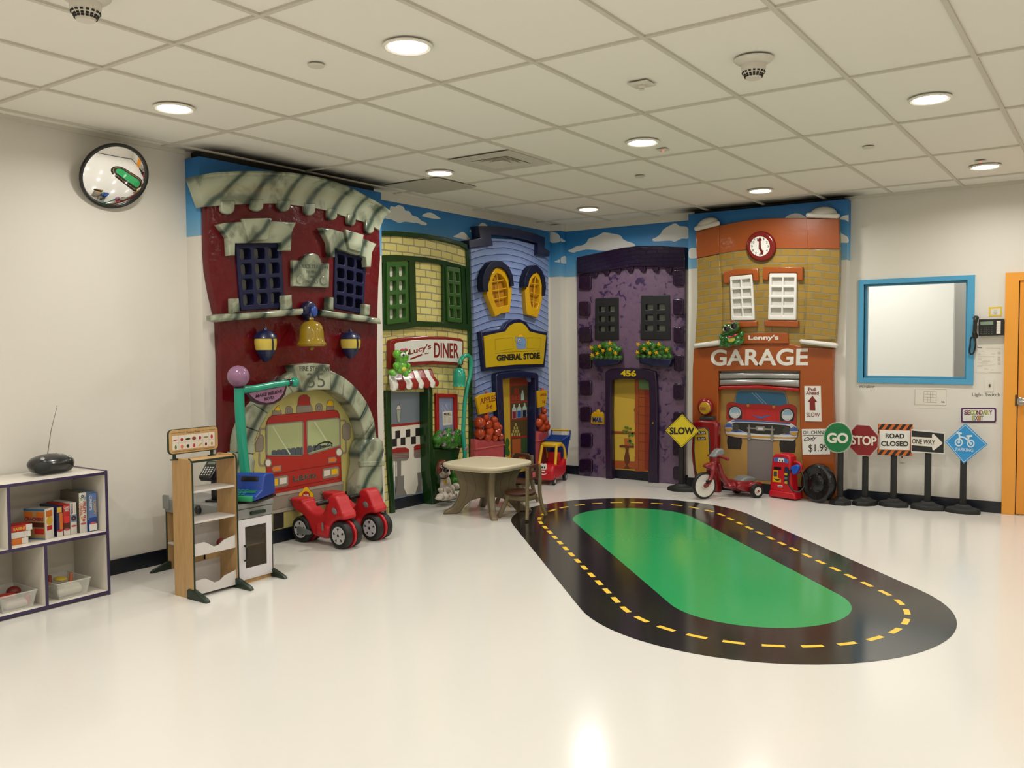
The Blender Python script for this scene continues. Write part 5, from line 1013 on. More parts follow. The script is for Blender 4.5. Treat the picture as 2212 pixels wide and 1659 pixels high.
# paper signs fixed to the garage
m_pap = mat('sign_white','dcdad4', rough=.4); m_tr = mat('text_darkred','7a1c1a', rough=.4)
dN = dG+.012
t = thing('pull_ahead_sign', 'white sign with red arrow reading Pull Ahead SLOW on the garage', 'sign', FB.h3('Z8',1440,700,dN))
slab('board', FB, 'Z8', [(1365,541),(1508,541),(1516,852),(1370,849)], dN+.0006, dN+.006, m_pap, t); F6 = dN+.006
text('lettering', 'Pull', FB, 'Z8', [(1400,585),(1468,588),(1468,557),(1400,555)], F6, m_tr, t, .02); text('lettering', 'Ahead', FB, 'Z8', [(1378,617),(1492,618),(1492,588),(1378,588)], F6, m_tr, t, .02); text('lettering', 'SLOW', FB, 'Z8', [(1385,808),(1500,812),(1500,775),(1385,773)], F6, m_tr, t, .0)
slab('arrow', FB, 'Z8', [(1412,753),(1412,682),(1394,680),(1436,626),(1477,680),(1458,682),(1462,755)], F6, F6+.0015, m_tr, t)
t = thing('oil_change_sign', 'white sign reading OIL CHANGE Only $1.99 on the garage, partly behind GO', 'sign', FB.h3('Z8',1470,1030,dN))
slab('board', FB, 'Z8', [(1343,918),(1586,914),(1590,1138),(1350,1141)], dN+.0006, dN+.006, m_pap, t)
text('lettering', 'OIL CHANGE', FB, 'Z8', [(1355,962),(1582,962),(1580,930),(1355,932)], F6, m_black, t, .0); slab('rule', FB, 'Z8', [(1356,970),(1570,970),(1570,974),(1356,974)], F6, F6+.001, m_black, t)
text('lettering', 'Only', FB, 'Z8', [(1360,1035),(1470,1018),(1475,978),(1365,990)], F6, m_black, t, .01, shear=.35); text('lettering', '$1.99', FB, 'Z8', [(1403,1125),(1570,1120),(1570,1045),(1403,1052)], F6, m_black, t, .0)
# old red petrol pump relief and the tyre
m_pred = paint('pump_red','7d0f12', bump=.1); m_pyel = paint('pump_yellow','b08c28', var=.15, bscale=6); m_dgy = mat('pump_dark_grey','2a2f30', rough=.4)
t = thing('vintage_gas_pump', 'tall red and yellow vintage gas pump with round GAS globe by the garage', 'gas pump', (1.95, -dN, 0)); dQ = .33
ob_ = L2(FB,'Z8',[(386,862),(402,846),(450,840),(575,842),(604,868),(606,1000),(600,1200)],dQ); oc = L2(FB,'Z8',[(398,1330),(380,1200),(374,1100),(382,950)],dQ)
wobj('body', slab_mesh([cat(ob_[:1]+ob_[1:], 1)+[V((FB.hit('Z8',615,1400,dQ).x,0)), V((FB.hit('Z8',420,1400,dQ).x,0))]+oc], FB, dN+.001, dQ, .03, seg=4), m_pred, t)
def toflr(pts, d, up=2, z=.03):
    q = L2(FB,'Z8',pts,d); return q
wobj('panel_border', slab_mesh([L2(FB,'Z8',[(400,908),(500,902),(534,928),(545,1100),(560,1370),(428,1370),(405,1250),(395,1100)],dQ+.004)], FB, dQ-.01, dQ+.004, .003), m_dgy, t)
pp_ = wobj('front_panel', slab_mesh([L2(FB,'Z8',[(408,918),(496,913),(522,938),(530,1100),(545,1360),(438,1360),(415,1250),(404,1100)],dQ+.008)], FB, dQ, dQ+.008, .003), m_pyel, t)
for q, s_ in (([(430,988),(500,986),(505,1012),(428,1014)], '0.00'), ([(432,938),(500,936),(505,962),(430,964)], '0.00')):
    slab('counter', FB, 'Z8', q, dQ+.006, dQ+.0095, m_black, pp_); x0_, y0_ = q[0]; text('digits', s_, FB, 'Z8', [(x0_+8,y0_+20),(x0_+62,y0_+19),(x0_+62,y0_+4),(x0_+8,y0_+5)], dQ+.0096, m_offw, pp_)
slab('neck', FB, 'Z8', [(448,842),(448,812),(565,812),(568,842)], dN+.001, dQ-.02, m_dgy, t, .01)
c = FB.h3('Z8',502,724,.27); wobj('globe', MB().ell(c, (.082*1.1,.056,.094), n=32), m_pred, t)
gq = FB.hit('Z8',487,736,.355); wobj('globe_face', MB().lathe([(.064,-.02),(.066,-.008),(.060,.0),(.0,.006)], FB.w(gq.x, gq.y, .345), (-.15,-1,0), n=36), m_pyel, t)
text('lettering', 'GAS', FB, 'Z8', [(452,752),(502,754),(502,724),(452,724)], .368, mat('gas_red_letters','8a1a12'), t, .02, .003)
t = thing('tyre_relief', 'glossy black rubber tyre leaning on the garage wall beside the toy pump', 'tyre', (3.23, -.30, 0))
m_tyr = paint('tyre_black','101213', bump=.3, bscale=20, rough=.25); c = FB.h3('B4',1250,855,.32); c.z = .190; ax = V((-.42,-1,0.05)).normalized()
wobj('tyre', MB().lathe([(.12,.036),(.135,.046),(.162,.050),(.180,.040),(.188,.015),(.188,-.02),(.180,-.035),(.158,-.042),(.12,-.04)], c, ax, n=48), m_tyr, t)
wobj('hub', MB().lathe([(.125,.02),(.115,.033),(.09,.036),(.07,.052),(.03,.056),(.0,.058)], c, ax, n=36), m_tyr, t)
x_ = ax.orthogonal().normalized(); y_ = ax.cross(x_)
for k in range(5): a = k*2*pi/5; wobj('lug', MB().lathe([(.016,.036),(.015,.050),(.009,.054),(0,.054)], c+(x_*cos(a)+y_*sin(a))*.078, ax, n=12), m_tyr, t)
# ================================================================ ride-on toys and play furniture
m_tred = mat('toy_red', 'b3161f', rough=.4, bump=.05, bscale=60); m_tyre = mat('tyre_rubber', '121212', rough=.55); m_hub = mat('hub_grey_white', 'b3b1b3', rough=.4); m_grey = mat('toy_grey', '6f7473', rough=.4); m_grip = mat('grip_black', '101010', rough=.3)
def wheel(parent, c, r, w_, m_h, axis=(0,1,0), name='wheel', spokes=5, hubr=.66, side=-1, flat=False):
    """tyre with a hub as its sub-part; side = the axis direction the spokes show on"""
    ax = V(axis).normalized(); h = w_/2
    t_ = obj(name, MB().lathe([(r*.60,-h*.9),(r*.86,-h),(r*.97,-h*.75),(r,-h*.3),(r,h*.3),(r*.97,h*.75),(r*.86,h),(r*.60,h*.9)], c, ax, n=36), m_tyre, parent)
    hb = obj('hub', MB().lathe([(r*hubr,-h*.98),(r*hubr*.93,-h*1.05),(r*.25,-h*(1.0 if flat else .85)),(r*.12,-h*1.05),(.0,-h*1.05)][::-1][::-1], c, ax, n=32).lathe([(r*hubr,h*.98),(r*hubr*.93,h*1.05),(r*.25,h*(1.0 if flat else .85)),(r*.12,h*1.05),(.0,h*1.05)], c, ax, n=32), m_h, t_)
    if spokes:
        x = ax.orthogonal().normalized(); y = ax.cross(x); s_ = MB()
        for sd in (-1, 1):
            for k in range(spokes):
                a = 2*pi*k/spokes+.4; d = x*cos(a)+y*sin(a); n_ = -x*sin(a)+y*cos(a); o_ = V(c)+ax*sd*h*1.06
                p = [o_+d*r*.52+n_*r*.09, o_+d*r*.52-n_*r*.09, o_+d*r*.33]; q = [v-ax*sd*.004 for v in p]
                s_.loft([q, p])
            s_.lathe([(r*.10,-.002),(r*.10,.002)], V(c)+ax*sd*h*1.07, ax, n=14)
        obj('hub_slots', s_, m_grip, t_)
    return t_
def motorcycle(loc, label):
    t = thing('toy_motorcycle', label, 'ride-on toy', loc, group='red ride-on motorcycles')
    F = Frame((0,0,0), (1,0,0))
    prof = cat([V(p) for p in ((-.335,.295),(-.352,.322),(-.34,.345),(-.26,.338),(-.19,.315),(-.12,.270),(-.05,.245),(.015,.252),(.045,.30),(.065,.36),(.105,.402),(.15,.408),(.19,.385),(.225,.325),(.255,.275),(.272,.248),(.255,.222),(.20,.215),(.14,.19),(.105,.14),(.095,.075),(.04,.055),(-.09,.072),(-.12,.115),(-.16,.18),(-.22,.225),(-.30,.25))], 2)
    mb = MB(); mb.add_mesh(slab_mesh([prof], F, -.068, .068, .02)); mb.box((.125,0,.352), (.12,.14,.075), .03); mb.box((.21,0,.26), (.10,.15,.06), .02); mb.box((-.27,0,.325), (.14,.145,.035), .012); mb.box((.03,0,.12), (.16,.17,.10), .03)
    obj('body', blob(mb, .007, 3), m_tred, t)
    for x in (.215, -.215):
        f = obj('fender', slab_mesh([ring2((x,.107), .110)], F, -.011, .011, .004), m_tred, t)
        for y in (-.052, .052): wheel(t, (x,y,.105), .105, .066, m_hub)
    for s in (-1, 1):
        g_ = obj('handlebar', MB().tube([(.085,s*.065,.352),(.080,s*.085,.352)], .019).tube([(.080,s*.085,.352),(.072,s*.162,.347)], .0165), m_grip, t)
        obj('headlamp', MB().ell((.165,s*.074,.288), (.030,.006,.022), rot=Matrix.Rotation(.6,3,'Y')), m_grey, t, label='grey headlamp sticker')
        obj('badge', MB().box((.045,s*.0865,.155), (.020,.003,.062), .0012, rot=Matrix.Rotation(-.12,3,'Y')), m_grey, t)
        obj('crank', MB().add_mesh(slab_mesh([cat([(-.245,.105),(-.235,.128),(-.20,.128),(-.10,.108),(-.082,.095),(-.10,.078),(-.20,.068),(-.235,.075)],2)], F, s*.087-.006, s*.087+.006, .003)), m_grey, t)
    return t
motorcycle((.528,-4.25,0), 'red toy motorcycle nearest the shelf stand, in front of the fire engine painting')
motorcycle((.528,-3.91,0), 'red toy motorcycle farther right, beside the grey stone pedestal')
# table
m_top = mat('table_cream', 'cdc2a6', rough=.42, bump=.05, bscale=90); m_taupe = mat('taupe_plastic', '6e6146', rough=.42, bump=.05, bscale=90); m_brown = mat('brown_plastic', '4a2a1c', rough=.35)
t = thing('kids_table', 'square cream-topped plastic play table with taupe curved legs', 'table', (.815,-2.505,0))
def superq(a, n, e): return [(a*abs(cos(q))**(2/e)*(1 if cos(q) >= 0 else -1), a*abs(sin(q))**(2/e)*(1 if sin(q) >= 0 else -1)) for q in [2*pi*k/n for k in range(n)]]
ZF = Frame((0,0,0), (1,0,0), (0,1,0))
tt = obj('tabletop', slab_mesh([superq(.345, 72, 4.2)], ZF, .438, .476, .015, seg=4), m_top, t)
obj('top_apron', slab_mesh([superq(.315, 60, 4.2)], ZF, .420, .440, .004), m_top, tt)
for k in range(4):
    a = pi/4+k*pi/2; F = Frame((0,0,0), (cos(a), sin(a), 0))
    pr2 = [(.0,.424),(.335,.424),(.30,.37),(.27,.30),(.262,.22),(.285,.14),(.33,.07),(.40,.028),(.415,.0),(.30,.0),(.26,.015),(.215,.075),(.16,.12),(.08,.14),(.0,.142)]
    lg = obj('leg', slab_mesh([cat([V(p) for p in pr2[1:9]], 3, False)+[V(p) for p in pr2[9:]]+[V(pr2[0])]], F, -.028, .028, .012), m_taupe, t)
    gv = MB()
    for off in (.07, .15):
        pts = [(x-off, z) for x, z in ((.335,.42),(.30,.37),(.27,.30),(.262,.22),(.285,.14),(.33,.07),(.37,.035))]
        for s in (-1, 1):
            gv.tube([F.w(x, z, s*.0275) for x, z in pts if z > .03 and x > .02 and (z > .15 or x > .16)], .0018, n=5)
    obj('groove', gv, mat('groove_dark','3f3725'), lg)
# chair
def kchair(loc, rz, label):
    t = thing('kids_chair', label, 'chair', loc, rz)       # local +x is the back of the chair
    obj('seat', MB().lathe([(.13,-.012),(.142,-.004),(.142,.006),(.125,.014),(.06,.008),(0,.006)], (-.01,0,.225), n=36), m_brown, t)
    for s in (-1, 1):
        for x0_, x1_, top_ in ((.135,.165,.47), (-.10,-.165,.215)):
            pts = [V((x0_,s*.10,top_)), V((x0_,s*.10,.30)), V((x0_,s*.105,.20)), V((x0_+(x1_-x0_)*.4,s*.12,.10)), V((x1_,s*.155,.012))] if top_ > .4 else [V((-.06,s*.085,.215)), V((x0_+.01,s*.10,.16)), V((x1_+.02,s*.145,.012))]
            obj('leg', MB().tube(cat(pts, 4, False), [.021]*(4*(len(pts)-1)+1), n=10, squash=.7), m_taupe, t)
    obj('seat_frame', MB().box((0,0,.185), (.24,.20,.05), .015), m_taupe, t)
    F = Frame((.125,0,0), (0,1,0)); F2 = [V(p) for p in ((-.10,.375),(-.10,.455),(-.075,.485),(.075,.485),(.10,.455),(.10,.375),(.075,.35),(-.075,.35))]
    br = obj('backrest', slab_mesh([F2, [V(p) for p in ((-.04,.43),(.04,.43),(.04,.455),(-.04,.455))]], F, -.012, .012, .005), m_brown, t)
    obj('emblem', MB().box((.139,.0,.395), (.004,.045,.045), .001), mat('emblem_pink','b8545c'), br)
    return t
kchair((1.20,-2.515,0), 0, 'brown and taupe kids chair pushed to the near side of the cream table')
kchair((.79,-2.00,0), pi/2+.1, 'brown kids chair mostly hidden behind the cream table')
# coupe shopping cart
m_yelp = mat('toy_yellow', 'd0a714', rough=.35); m_blup = mat('toy_blue', '143a86', rough=.4); m_redp = mat('toy_red_bright', 'b81420', rough=.35)
t = thing('toy_shopping_cart', 'red and yellow smiling toy car with blue basket behind it', 'toy cart', (.352,-.685,0), math.atan2(-.975,.22))
mb = MB(); F = Frame((0,0,0), (1,0,0))
prof = cat([V(p) for p in ((.225,.06),(.232,.13),(.215,.195),(.16,.225),(.08,.225),(.02,.205),(-.05,.20),(-.12,.215),(-.19,.26),(-.225,.27),(-.235,.20),(-.225,.11),(-.16,.075),(-.05,.055),(.1,.05))], 2)
mb.add_mesh(slab_mesh([prof], F, -.115, .115, .025)); obj('car_body', blob(mb, .008, 2), m_redp, t)
obj('seat_back', MB().box((-.13,0,.27), (.05,.15,.13), .015), m_redp, t)
rf = MB().add_mesh(slab_mesh([superq(.11, 40, 3.5)], Frame((-.05,0,0),(1,0,0),(0,1,0)), .405, .45, .018, seg=3)); obj('roof', rf, m_yelp, t)
for s in (-1, 1):
    obj('pillar', MB().tube(cat([V((.04,s*.085,.425)),V((.07,s*.09,.33)),V((.11,s*.095,.215))],4,False), .016, n=10), m_yelp, t)
    obj('pillar', MB().tube(cat([V((-.12,s*.085,.43)),V((-.17,s*.095,.38)),V((-.20,s*.10,.30)),V((-.21,s*.10,.25))],4,False), [.022]*13, n=10), m_yelp, t)
for x, y in ((.17,-.10),(.17,.10),(-.205,-.10),(-.205,.10)): wheel(t, (x,y,.042), .042, .034, m_hub, spokes=0, hubr=.5)
Ff = Frame((.2335,0,0), (0,1,0))
ey = obj('eyes', slab_mesh([cat([(-.036,.185),(-.036,.235),(-.018,.245),(0,.236),(.018,.245),(.036,.235),(.036,.185),(.0,.178)],3)], Ff, -.012, .001), m_eyew, t)
obj('pupils', slab_mesh([ring2((-.014,.202),.0075,.012)], Ff, .001, .003).copy() and slab_mesh([ring2((-.014,.202),.0075,.012), ring2((.014,.202),.0075,.012)], Ff, .0, .003), m_pup, t)
obj('smile', MB().tube([(.236,-.045,.142),(.238,-.025,.128),(.239,0,.122),(.238,.025,.128),(.236,.045,.142)], [.001,.004,.006,.004,.001], n=8), m_eyew, t)
obj('nose_badge', MB().box((.2355,0,.158), (.004,.036,.014), .0015), m_eyew, t)
bk = MB(); zt, zb = .475, .25
corn_t = [(-.10,-.105,.47),(-.10,.105,.47),(-.33,.115,.50),(-.33,-.115,.50)]; corn_b = [(-.20,-.085,.25),(-.20,.085,.25),(-.30,.09,.25),(-.30,-.09,.25)]
for i in range(4):
    j = (i+1) % 4; a, b_, c_, d_ = V(corn_t[i]), V(corn_t[j]), V(corn_b[j]), V(corn_b[i]); n_ = (b_-a).cross(d_-a).normalized()*.006
    bk.loft([[a+n_, b_+n_, c_+n_, d_+n_], [a-n_, b_-n_, c_-n_, d_-n_]])
bk.box((-.25,0,.25), (.11,.18,.012))
for s in (-1, 1): bk.tube([(-.33,s*.113,.45),(-.36,s*.113,.56)], .012)
for i in range(4): bk.tube([corn_t[i], corn_t[(i+1) % 4]], .009)
obj('basket', bk, m_blup, t); obj('basket_slots', MB().add_mesh(slab_mesh([[(-.30+k*.045-.0,.30+.0),(-.285+k*.045,.30),(-.285+k*.045,.40),(-.30+k*.045,.40)] for k in range(3)], Frame((0,-.108,0),(1,0,0)), .0, .004)), mat('slot_navy','0a2050'), t)
obj('handle', MB().tube([(-.36,-.115,.56),(-.36,.115,.56)], .011), m_yelp, t)
# tricycle, side view traced on its own vertical plane
TR = Frame((2.214,-.745,0), (.541,.841,0)); m_dr = mat('trike_red', '7e131b', rough=.3, coat=.3); m_wh = mat('wheel_white', 'd5d2c8', rough=.35)
t = thing('tricycle', 'dark red low tricycle with big white front wheel and grey seat', 'tricycle', TR.w(.25,0))
def W(x, y, d=0.0): return TR.h3('B5', x, y, d)
def wwheel(c, r, w_, name='wheel', red=False, cone=True):
    R = bpy.data.objects.new('q', None); n0 = TR.N
    rr_ = .85 if r > .1 else .62; tl = MB().ringlathe([(r*rr_,-w_/2),(r*.95,-w_/2),(r,-w_*.25),(r,w_*.25),(r*.95,w_/2),(r*rr_,w_/2)], c, n0, n=44); o_ = wobj(name, tl, m_tyre, t)
    wobj('hub', MB().lathe([(0,-w_*.3),(r*.3,-w_*.25),(r*rr_,-w_*.42),(r*rr_,w_*.42),(r*.3,w_*.25),(0,w_*.3)], c, n0, n=40).lathe([(r*.25,-w_*.55),(r*.25,w_*.55)], c, n0, n=24), m_wh, o_)
    if red: wobj('hub_cap', MB().lathe([(.012,w_*.5),(.012,w_*.62),(0,w_*.62)], c, n0), m_dr, o_)
    bpy.data.objects.remove(R); return o_
c = TR.w(0, .135); wwheel(c, .135, .045)
for y, r_ in ((.17,1), (-.15,1)):
    cc_ = TR.w(.515, .07, y); wwheel(cc_, .07, .05, red=y > 0)
mb = MB()
mb.tube(cat([W(x,y) for x, y in ((790,560),(830,700),(900,880),(1020,1040),(1160,1130),(1350,1170),(1560,1150),(1700,1080))],4,False), [.022]*8+[.028]*21, n=12, squash=1.3)
mb.box(TR.w(.44,.13), (.20,.20,.07), .02, rot=Matrix.Rotation(math.atan2(.841,.541),3,'Z')); mb.box(TR.w(.34,.11), (.16,.12,.05), .02, rot=Matrix.Rotation(math.atan2(.841,.541),3,'Z'))
mb.tube([TR.w(.515,.07,-.15), TR.w(.515,.07,.15)], .02)
for s in (-1, 1): mb.add_mesh(slab_mesh([cat(L2(TR,'B5',[(1200,1150),(1290,1060),(1500,1090),(1600,1040),(1700,1000),(1790,1010),(1800,1080),(1700,1150),(1600,1230),(1400,1235)],.1), 2)], TR, s*.11-.015, s*.11+.015, .006))
wobj('body', blob(mb, .008, 3), m_dr, t)
mb = MB()
for s in (-1, 1):
    mb.tube(cat([W(670,560), W(620,720)+TR.N*s*.03, W(570,900)+TR.N*s*.036, TR.w(0,.135,s*.038)],3,False), [.03]*4+[.024]*6, n=12)
mb.tube([W(700,400), W(680,600)], [.045,.035], n=14); mb.add_mesh(slab_mesh([cat(L2(TR,'B5',[(440,650),(480,590),(580,545),(700,560),(740,640),(640,730),(540,690)],.0),2)], TR, -.035, .035, .012))
mb.tube([TR.w(0,.135,-.045), TR.w(0,.135,.045)], .022)
wobj('fork', blob(mb, .007, 3), m_dr, t)
hb0 = W(720,390); wobj('handlebar', MB().tube(cat([hb0+TR.A*.03+TR.N*.16+V((0,0,-.012)), hb0+TR.A*.02+TR.N*.08, hb0, hb0+TR.A*.02-TR.N*.08, hb0+TR.A*.03-TR.N*.16+V((0,0,-.012))],3,False), .0145, n=12).ell(hb0+TR.A*.03+TR.N*.165+V((0,0,-.012)), .018), m_dr, t)
wobj('windshield', blob(MB().add_mesh(slab_mesh([cat(L2(TR,'B5',[(610,410),(650,340),(720,250),(790,205),(870,220),(890,290),(870,350),(780,380),(740,410)],0),2)], TR, -.045, .045, .015)), .007, 3), mat('smoke_grey','7d8283', rough=.2, coat=.4), t)
wobj('seat', blob(MB().add_mesh(slab_mesh([cat(L2(TR,'B5',[(1260,1050),(1320,950),(1400,890),(1520,865),(1620,890),(1660,940),(1580,1080),(1500,1110)],.05),2)], TR, -.075, .085, .02)), .008, 3), mat('seat_grey','6f7472', rough=.35), t)
for s in (-1, 1): wobj('pedal', MB().box(TR.w(.0,.135,s*.085)+V((0,0,s*.055)), (.05,.05,.018), .005).tube([TR.w(0,.135,s*.04), TR.w(0,.135+s*.055,s*.06)], .007), m_grip, t)
# toy gas pump
PF = Frame((2.703,-.30,0), (.956,-.293,0)); t = thing('toy_gas_pump', 'small red toy gas pump with eyes, blue nozzle and black hose', 'toy gas pump', PF.w(.15,0,-.09))
wobj('base', slab_mesh([L2(PF,'B4',[(90,1180),(105,1075),(125,1030),(640,1105),(690,1120),(705,1262)],0)], PF, -.145, 0, .02), m_redp, t)
_b = L2(PF,'B4',[(125,1050),(150,640),(172,400),(190,280),(230,222),(400,205),(540,235),(590,290),(605,520),(620,900),(650,1130)],-.012)
bo = wobj('body', slab_mesh([_b], PF, -.135, -.012, .022, seg=4), m_redp, t); P0 = -.012
def pdec(pts, lv, m, n, sm=0): return slab(n, PF, 'B4', pts, P0+.0012*lv-.002, P0+.0012*lv, m, t, sm=sm)
pdec([(225,300),(350,295),(460,300),(560,350),(552,435),(450,410),(350,395),(232,395)], 1, mat('sticker_blue','4668a8'), 'blue_sticker')
pdec([(325,390),(330,320),(350,305),(380,308),(392,325),(405,310),(440,312),(462,335),(462,408)], 2, m_eyew, 'eyes'); pdec([(352,385),(352,350),(375,350),(375,390)], 3, m_pup, 'pupil'); pdec([(408,395),(408,358),(435,360),(435,400)], 3, m_pup, 'pupil')
pdec([(225,505),(395,515),(390,580),(228,570)], 1, m_grip, 'display'); pdec([(215,580),(320,592),(315,760),(390,790),(388,865),(195,845)], 1, m_yelp, 'keypad_sticker'); pdec([(225,610),(300,618),(298,730),(222,722)], 2, mat('keypad_grey','3a3a3a'), 'keypad'); pdec([(225,765),(270,785),(330,795),(385,785),(350,815),(290,825),(250,800)], 2, m_pup, 'smile')
pdec([(470,520),(510,505),(560,530),(575,600),(560,915),(460,905)], 1, mat('panel_dark_blue','14223f'), 'side_panel')
for y, m_ in ((650,m_yelp),(740,m_grey),(840,m_yelp)): pdec([(472,y),(535,y+5),(532,y+60),(468,y+52)], 2, m_, 'button')
pdec([(312,930),(420,932),(425,975),(318,972)], 1, m_eyew, 'badge'); pdec([(330,942),(410,944),(410,962),(332,960)], 2, m_grey, 'badge_mark')
SR = lambda x, y, d=-.08: PF.h3('B4', x, y, d)
wobj('nozzle_arch', MB().tube(cat([SR(700,400,-.06),SR(790,420,-.05),SR(845,500,-.05),SR(820,600,-.06),SR(760,650,-.07)],4,False), .014), m_redp, t)
wobj('nozzle', blob(MB().add_mesh(slab_mesh([cat(L2(PF,'B4',[(610,520),(730,460),(800,490),(790,570),(740,660),(690,685),(640,660),(640,600)],-.0),2)], PF, -.03, .01, .01)), .005, 2), mat('nozzle_blue','1c50b4', rough=.35), t)
wobj('hose', MB().tube(cat([SR(625,560,.0),SR(580,640,.015),SR(555,800,.02),SR(580,930,.02),SR(660,1040,.02),SR(760,1080,.01),SR(850,1050,-.02),SR(915,950,-.05),SR(915,790,-.06),SR(880,680,-.06),SR(820,610,-.06)],5,False), .0085), m_grip, t)
# ================================================================ shelf unit at the left
m_lam = mat('white_laminate', 'd8d2c6', rough=.35); m_edge = mat('purple_edge', '33254a', rough=.4)
XF, YR, YL = .434, -6.0, -7.2
t = thing('cubby_shelf', 'white open cubby shelf with dark purple edging against the left wall', 'shelf', (.24, -6.6, 0))
def board(name, x0, x1, y0, y1, z0, z1, axis='z'):
    o_ = wobj(name, MB().box(((x0+x1)/2,(y0+y1)/2,(z0+z1)/2), (x1-x0,y1-y0,z1-z0), .001), m_lam, t)
    wobj('edge_strip', MB().box((x1+.001,(y0+y1)/2,(z0+z1)/2), (.003,y1-y0,z1-z0), .0005), m_edge, o_); return o_
tb = board('top', .045, XF, YL+.018, YR-.018, .763, .781)
rp = board('side_panel', .045, XF, YR-.018, YR, 0, .785); board('side_panel', .045, XF, YL, YL+.018, 0, .785)
wobj('edge_strip', MB().box((.24, YR-.009, .7865), (.39, .018, .003)), m_edge, rp)
board('bottom', .045, XF, YL+.018, YR-.018, .008, .028); board('shelf', .045, XF, YL+.018, YR-.018, .386, .404)
board('divider', .045, XF, -6.608, -6.590, .404, .763); board('divider', .045, XF, -6.407, -6.389, .028, .386); board('divider', .045, XF, -6.82, -6.80, .028, .386)
wobj('back_panel', MB().box((.042, -6.6, .395), (.006, 1.19, .77)), m_lam, t)
# boombox
m_bb = mat('boombox_black', '161717', rough=.28, coat=.3)
t = thing('boombox', 'rounded black portable radio with antenna on top of the shelf', 'radio', (.20, -6.23, .781)); YZ = Frame((0,0,0), (0,1,0))
mb = MB()
mb.ell((0,0,.062), (.108,.140,.060), n=36).box((0,0,.055), (.18,.235,.100), .045, seg=5); bb = blob(mb, .007, 4)
for v in bb.vertices: v.co.z = max(v.co.z, .003)
obj('body', bb, m_bb, t)
obj('cd_lid', MB().ell((.035,.012,.085), (.065,.062,.035), rot=Matrix.Rotation(.35,3,'Y'), n=32), mat('lid_gloss','0a0a0a', rough=.08, coat=1), t)
for y in (-.075, .085): obj('button_cluster', MB().ell((.055,y,.098), (.018,.016,.008), rot=Matrix.Rotation(.6,3,'Y')), mat('button_silver','9b9b98', rough=.3), t)
obj('speaker_grille', MB().ell((.088,-.10,.05), (.022,.05,.038)), mat('speaker_mesh','1d1e1e', rough=.7), t)
obj('antenna', MB().tube([(-.06,.01,.105),(-.055,.035,.26),(-.05,.075,.41)], [.0028,.0022,.0014], n=8).ell((-.05,.075,.412), .0035, n=8), mat('antenna_metal','8b857a', rough=.3, metal=.8), t)
obj('aerial_knob', MB().ell((-.05,.06,.112), .006, n=10), m_bb, t)
# toy grocery boxes
def gbox(label, y0, y1, h, c, dcs, x1=.335, dp=.20, z=.4045, lean=0.0, rz=0.0, side=None, texts=(), top=None):
    w_ = y1-y0; t = thing('food_box', label, 'toy food box', (x1, (y0+y1)/2, z), rz, group='toy grocery boxes standing on the shelf')
    body = obj('carton', MB().box((-dp/2,0,h/2), (dp,w_,h), .001), c, t)
    if top: obj('box_top', MB().box((-dp/2,0,h+.0005), (dp,w_*.98,.001)), top, t)
    F = Frame((.0005,0,0), (0,1,0))
    for i_, (a0,b0,a1,b1,m_) in enumerate(dcs): obj('print', slab_mesh([rrect(-w_/2+w_*a0, h*b0, -w_/2+w_*a1, h*b1, min(w_,h)*.04)], F, 0, .0003+.0002*i_), m_, t)
    for (s_, a0, b0, a1, b1, m_, rot) in texts:
        q = [(-w_/2+w_*a0, h*b0), (-w_/2+w_*a1, h*b0), (-w_/2+w_*a1, h*b1), (-w_/2+w_*a0, h*b1)]
        if rot: q = q[3:]+q[:3]
        obj('print_lettering', text_mesh(s_, F, q, .0012, .0006, .02), m_, t)
    if side:
        FS = Frame((0,-w_/2-.0005,0), (1,0,0))
        for i_, (a0,b0,a1,b1,m_) in enumerate(side): obj('print', slab_mesh([rrect(-dp+dp*a0, h*b0, -dp+dp*a1, h*b1, .003)], FS, 0, .0004+.0001*i_), m_, t)
    return t, F
R_ = lambda n, c: mat(n, c, rough=.5)
m_bt = R_('box_tan','a8895c'); m_bw = R_('box_white','d4d0c8'); m_bbl = R_('box_blue','1f3f8a'); m_brd = R_('box_red','b51f1c'); m_bbr = R_('box_brown','4a2014'); m_byl = R_('box_yellow','cfa42c'); m_bor = R_('box_orange','c96a1c'); m_bnv = R_('box_navy','1b2350'); m_blt = R_('box_lightblue','6f8fae'); m_bpk = R_('box_pink','b8505a')
t, F = gbox('tan CRACKERS box with white spine, widest box on the shelf', -6.36, -6.285, .185, m_bt, [(.0,.0,1,1,m_bw),(.15,.72,.85,.93,m_bor),(.2,.28,.8,.43,m_brd)], x1=.34, dp=.145, rz=.42,
   side=[(0,.94,1,1,R_('box_midblue','2c6a9c')),(0,0,1,.04,R_('box_midblue','2c6a9c')),(.05,.72,.42,.90,m_bor),(.6,.72,.95,.90,m_bor),(.05,.40,.95,.56,m_bbr),(.5,.18,.95,.36,m_brd)], top=R_('box_top_grey','a09a8c'))
obj('print', slab_mesh([ring2((0,.108),.026)], F, .0004, .0012), m_byl, t); FS = Frame((0,-.0375-.0012,0),(1,0,0)); obj('print_lettering', text_mesh('CRACKERS', FS, [(-.138,.112),(-.008,.112),(-.008,.134),(-.138,.134)], .0, .0006, .04), R_('box_crimson','8c1d3a'), t)
t, F = gbox('navy and yellow box between CRACKERS and CAKE MIX', -6.275, -6.238, .185, m_bnv, [(.45,.22,1,.78,m_bor),(0,0,1,.2,m_bw),(.1,.8,.85,.97,m_byl)], lean=0); obj('print', slab_mesh([ring2((0,.035),.017,.007)], F, .0008, .0014), m_brd, t)
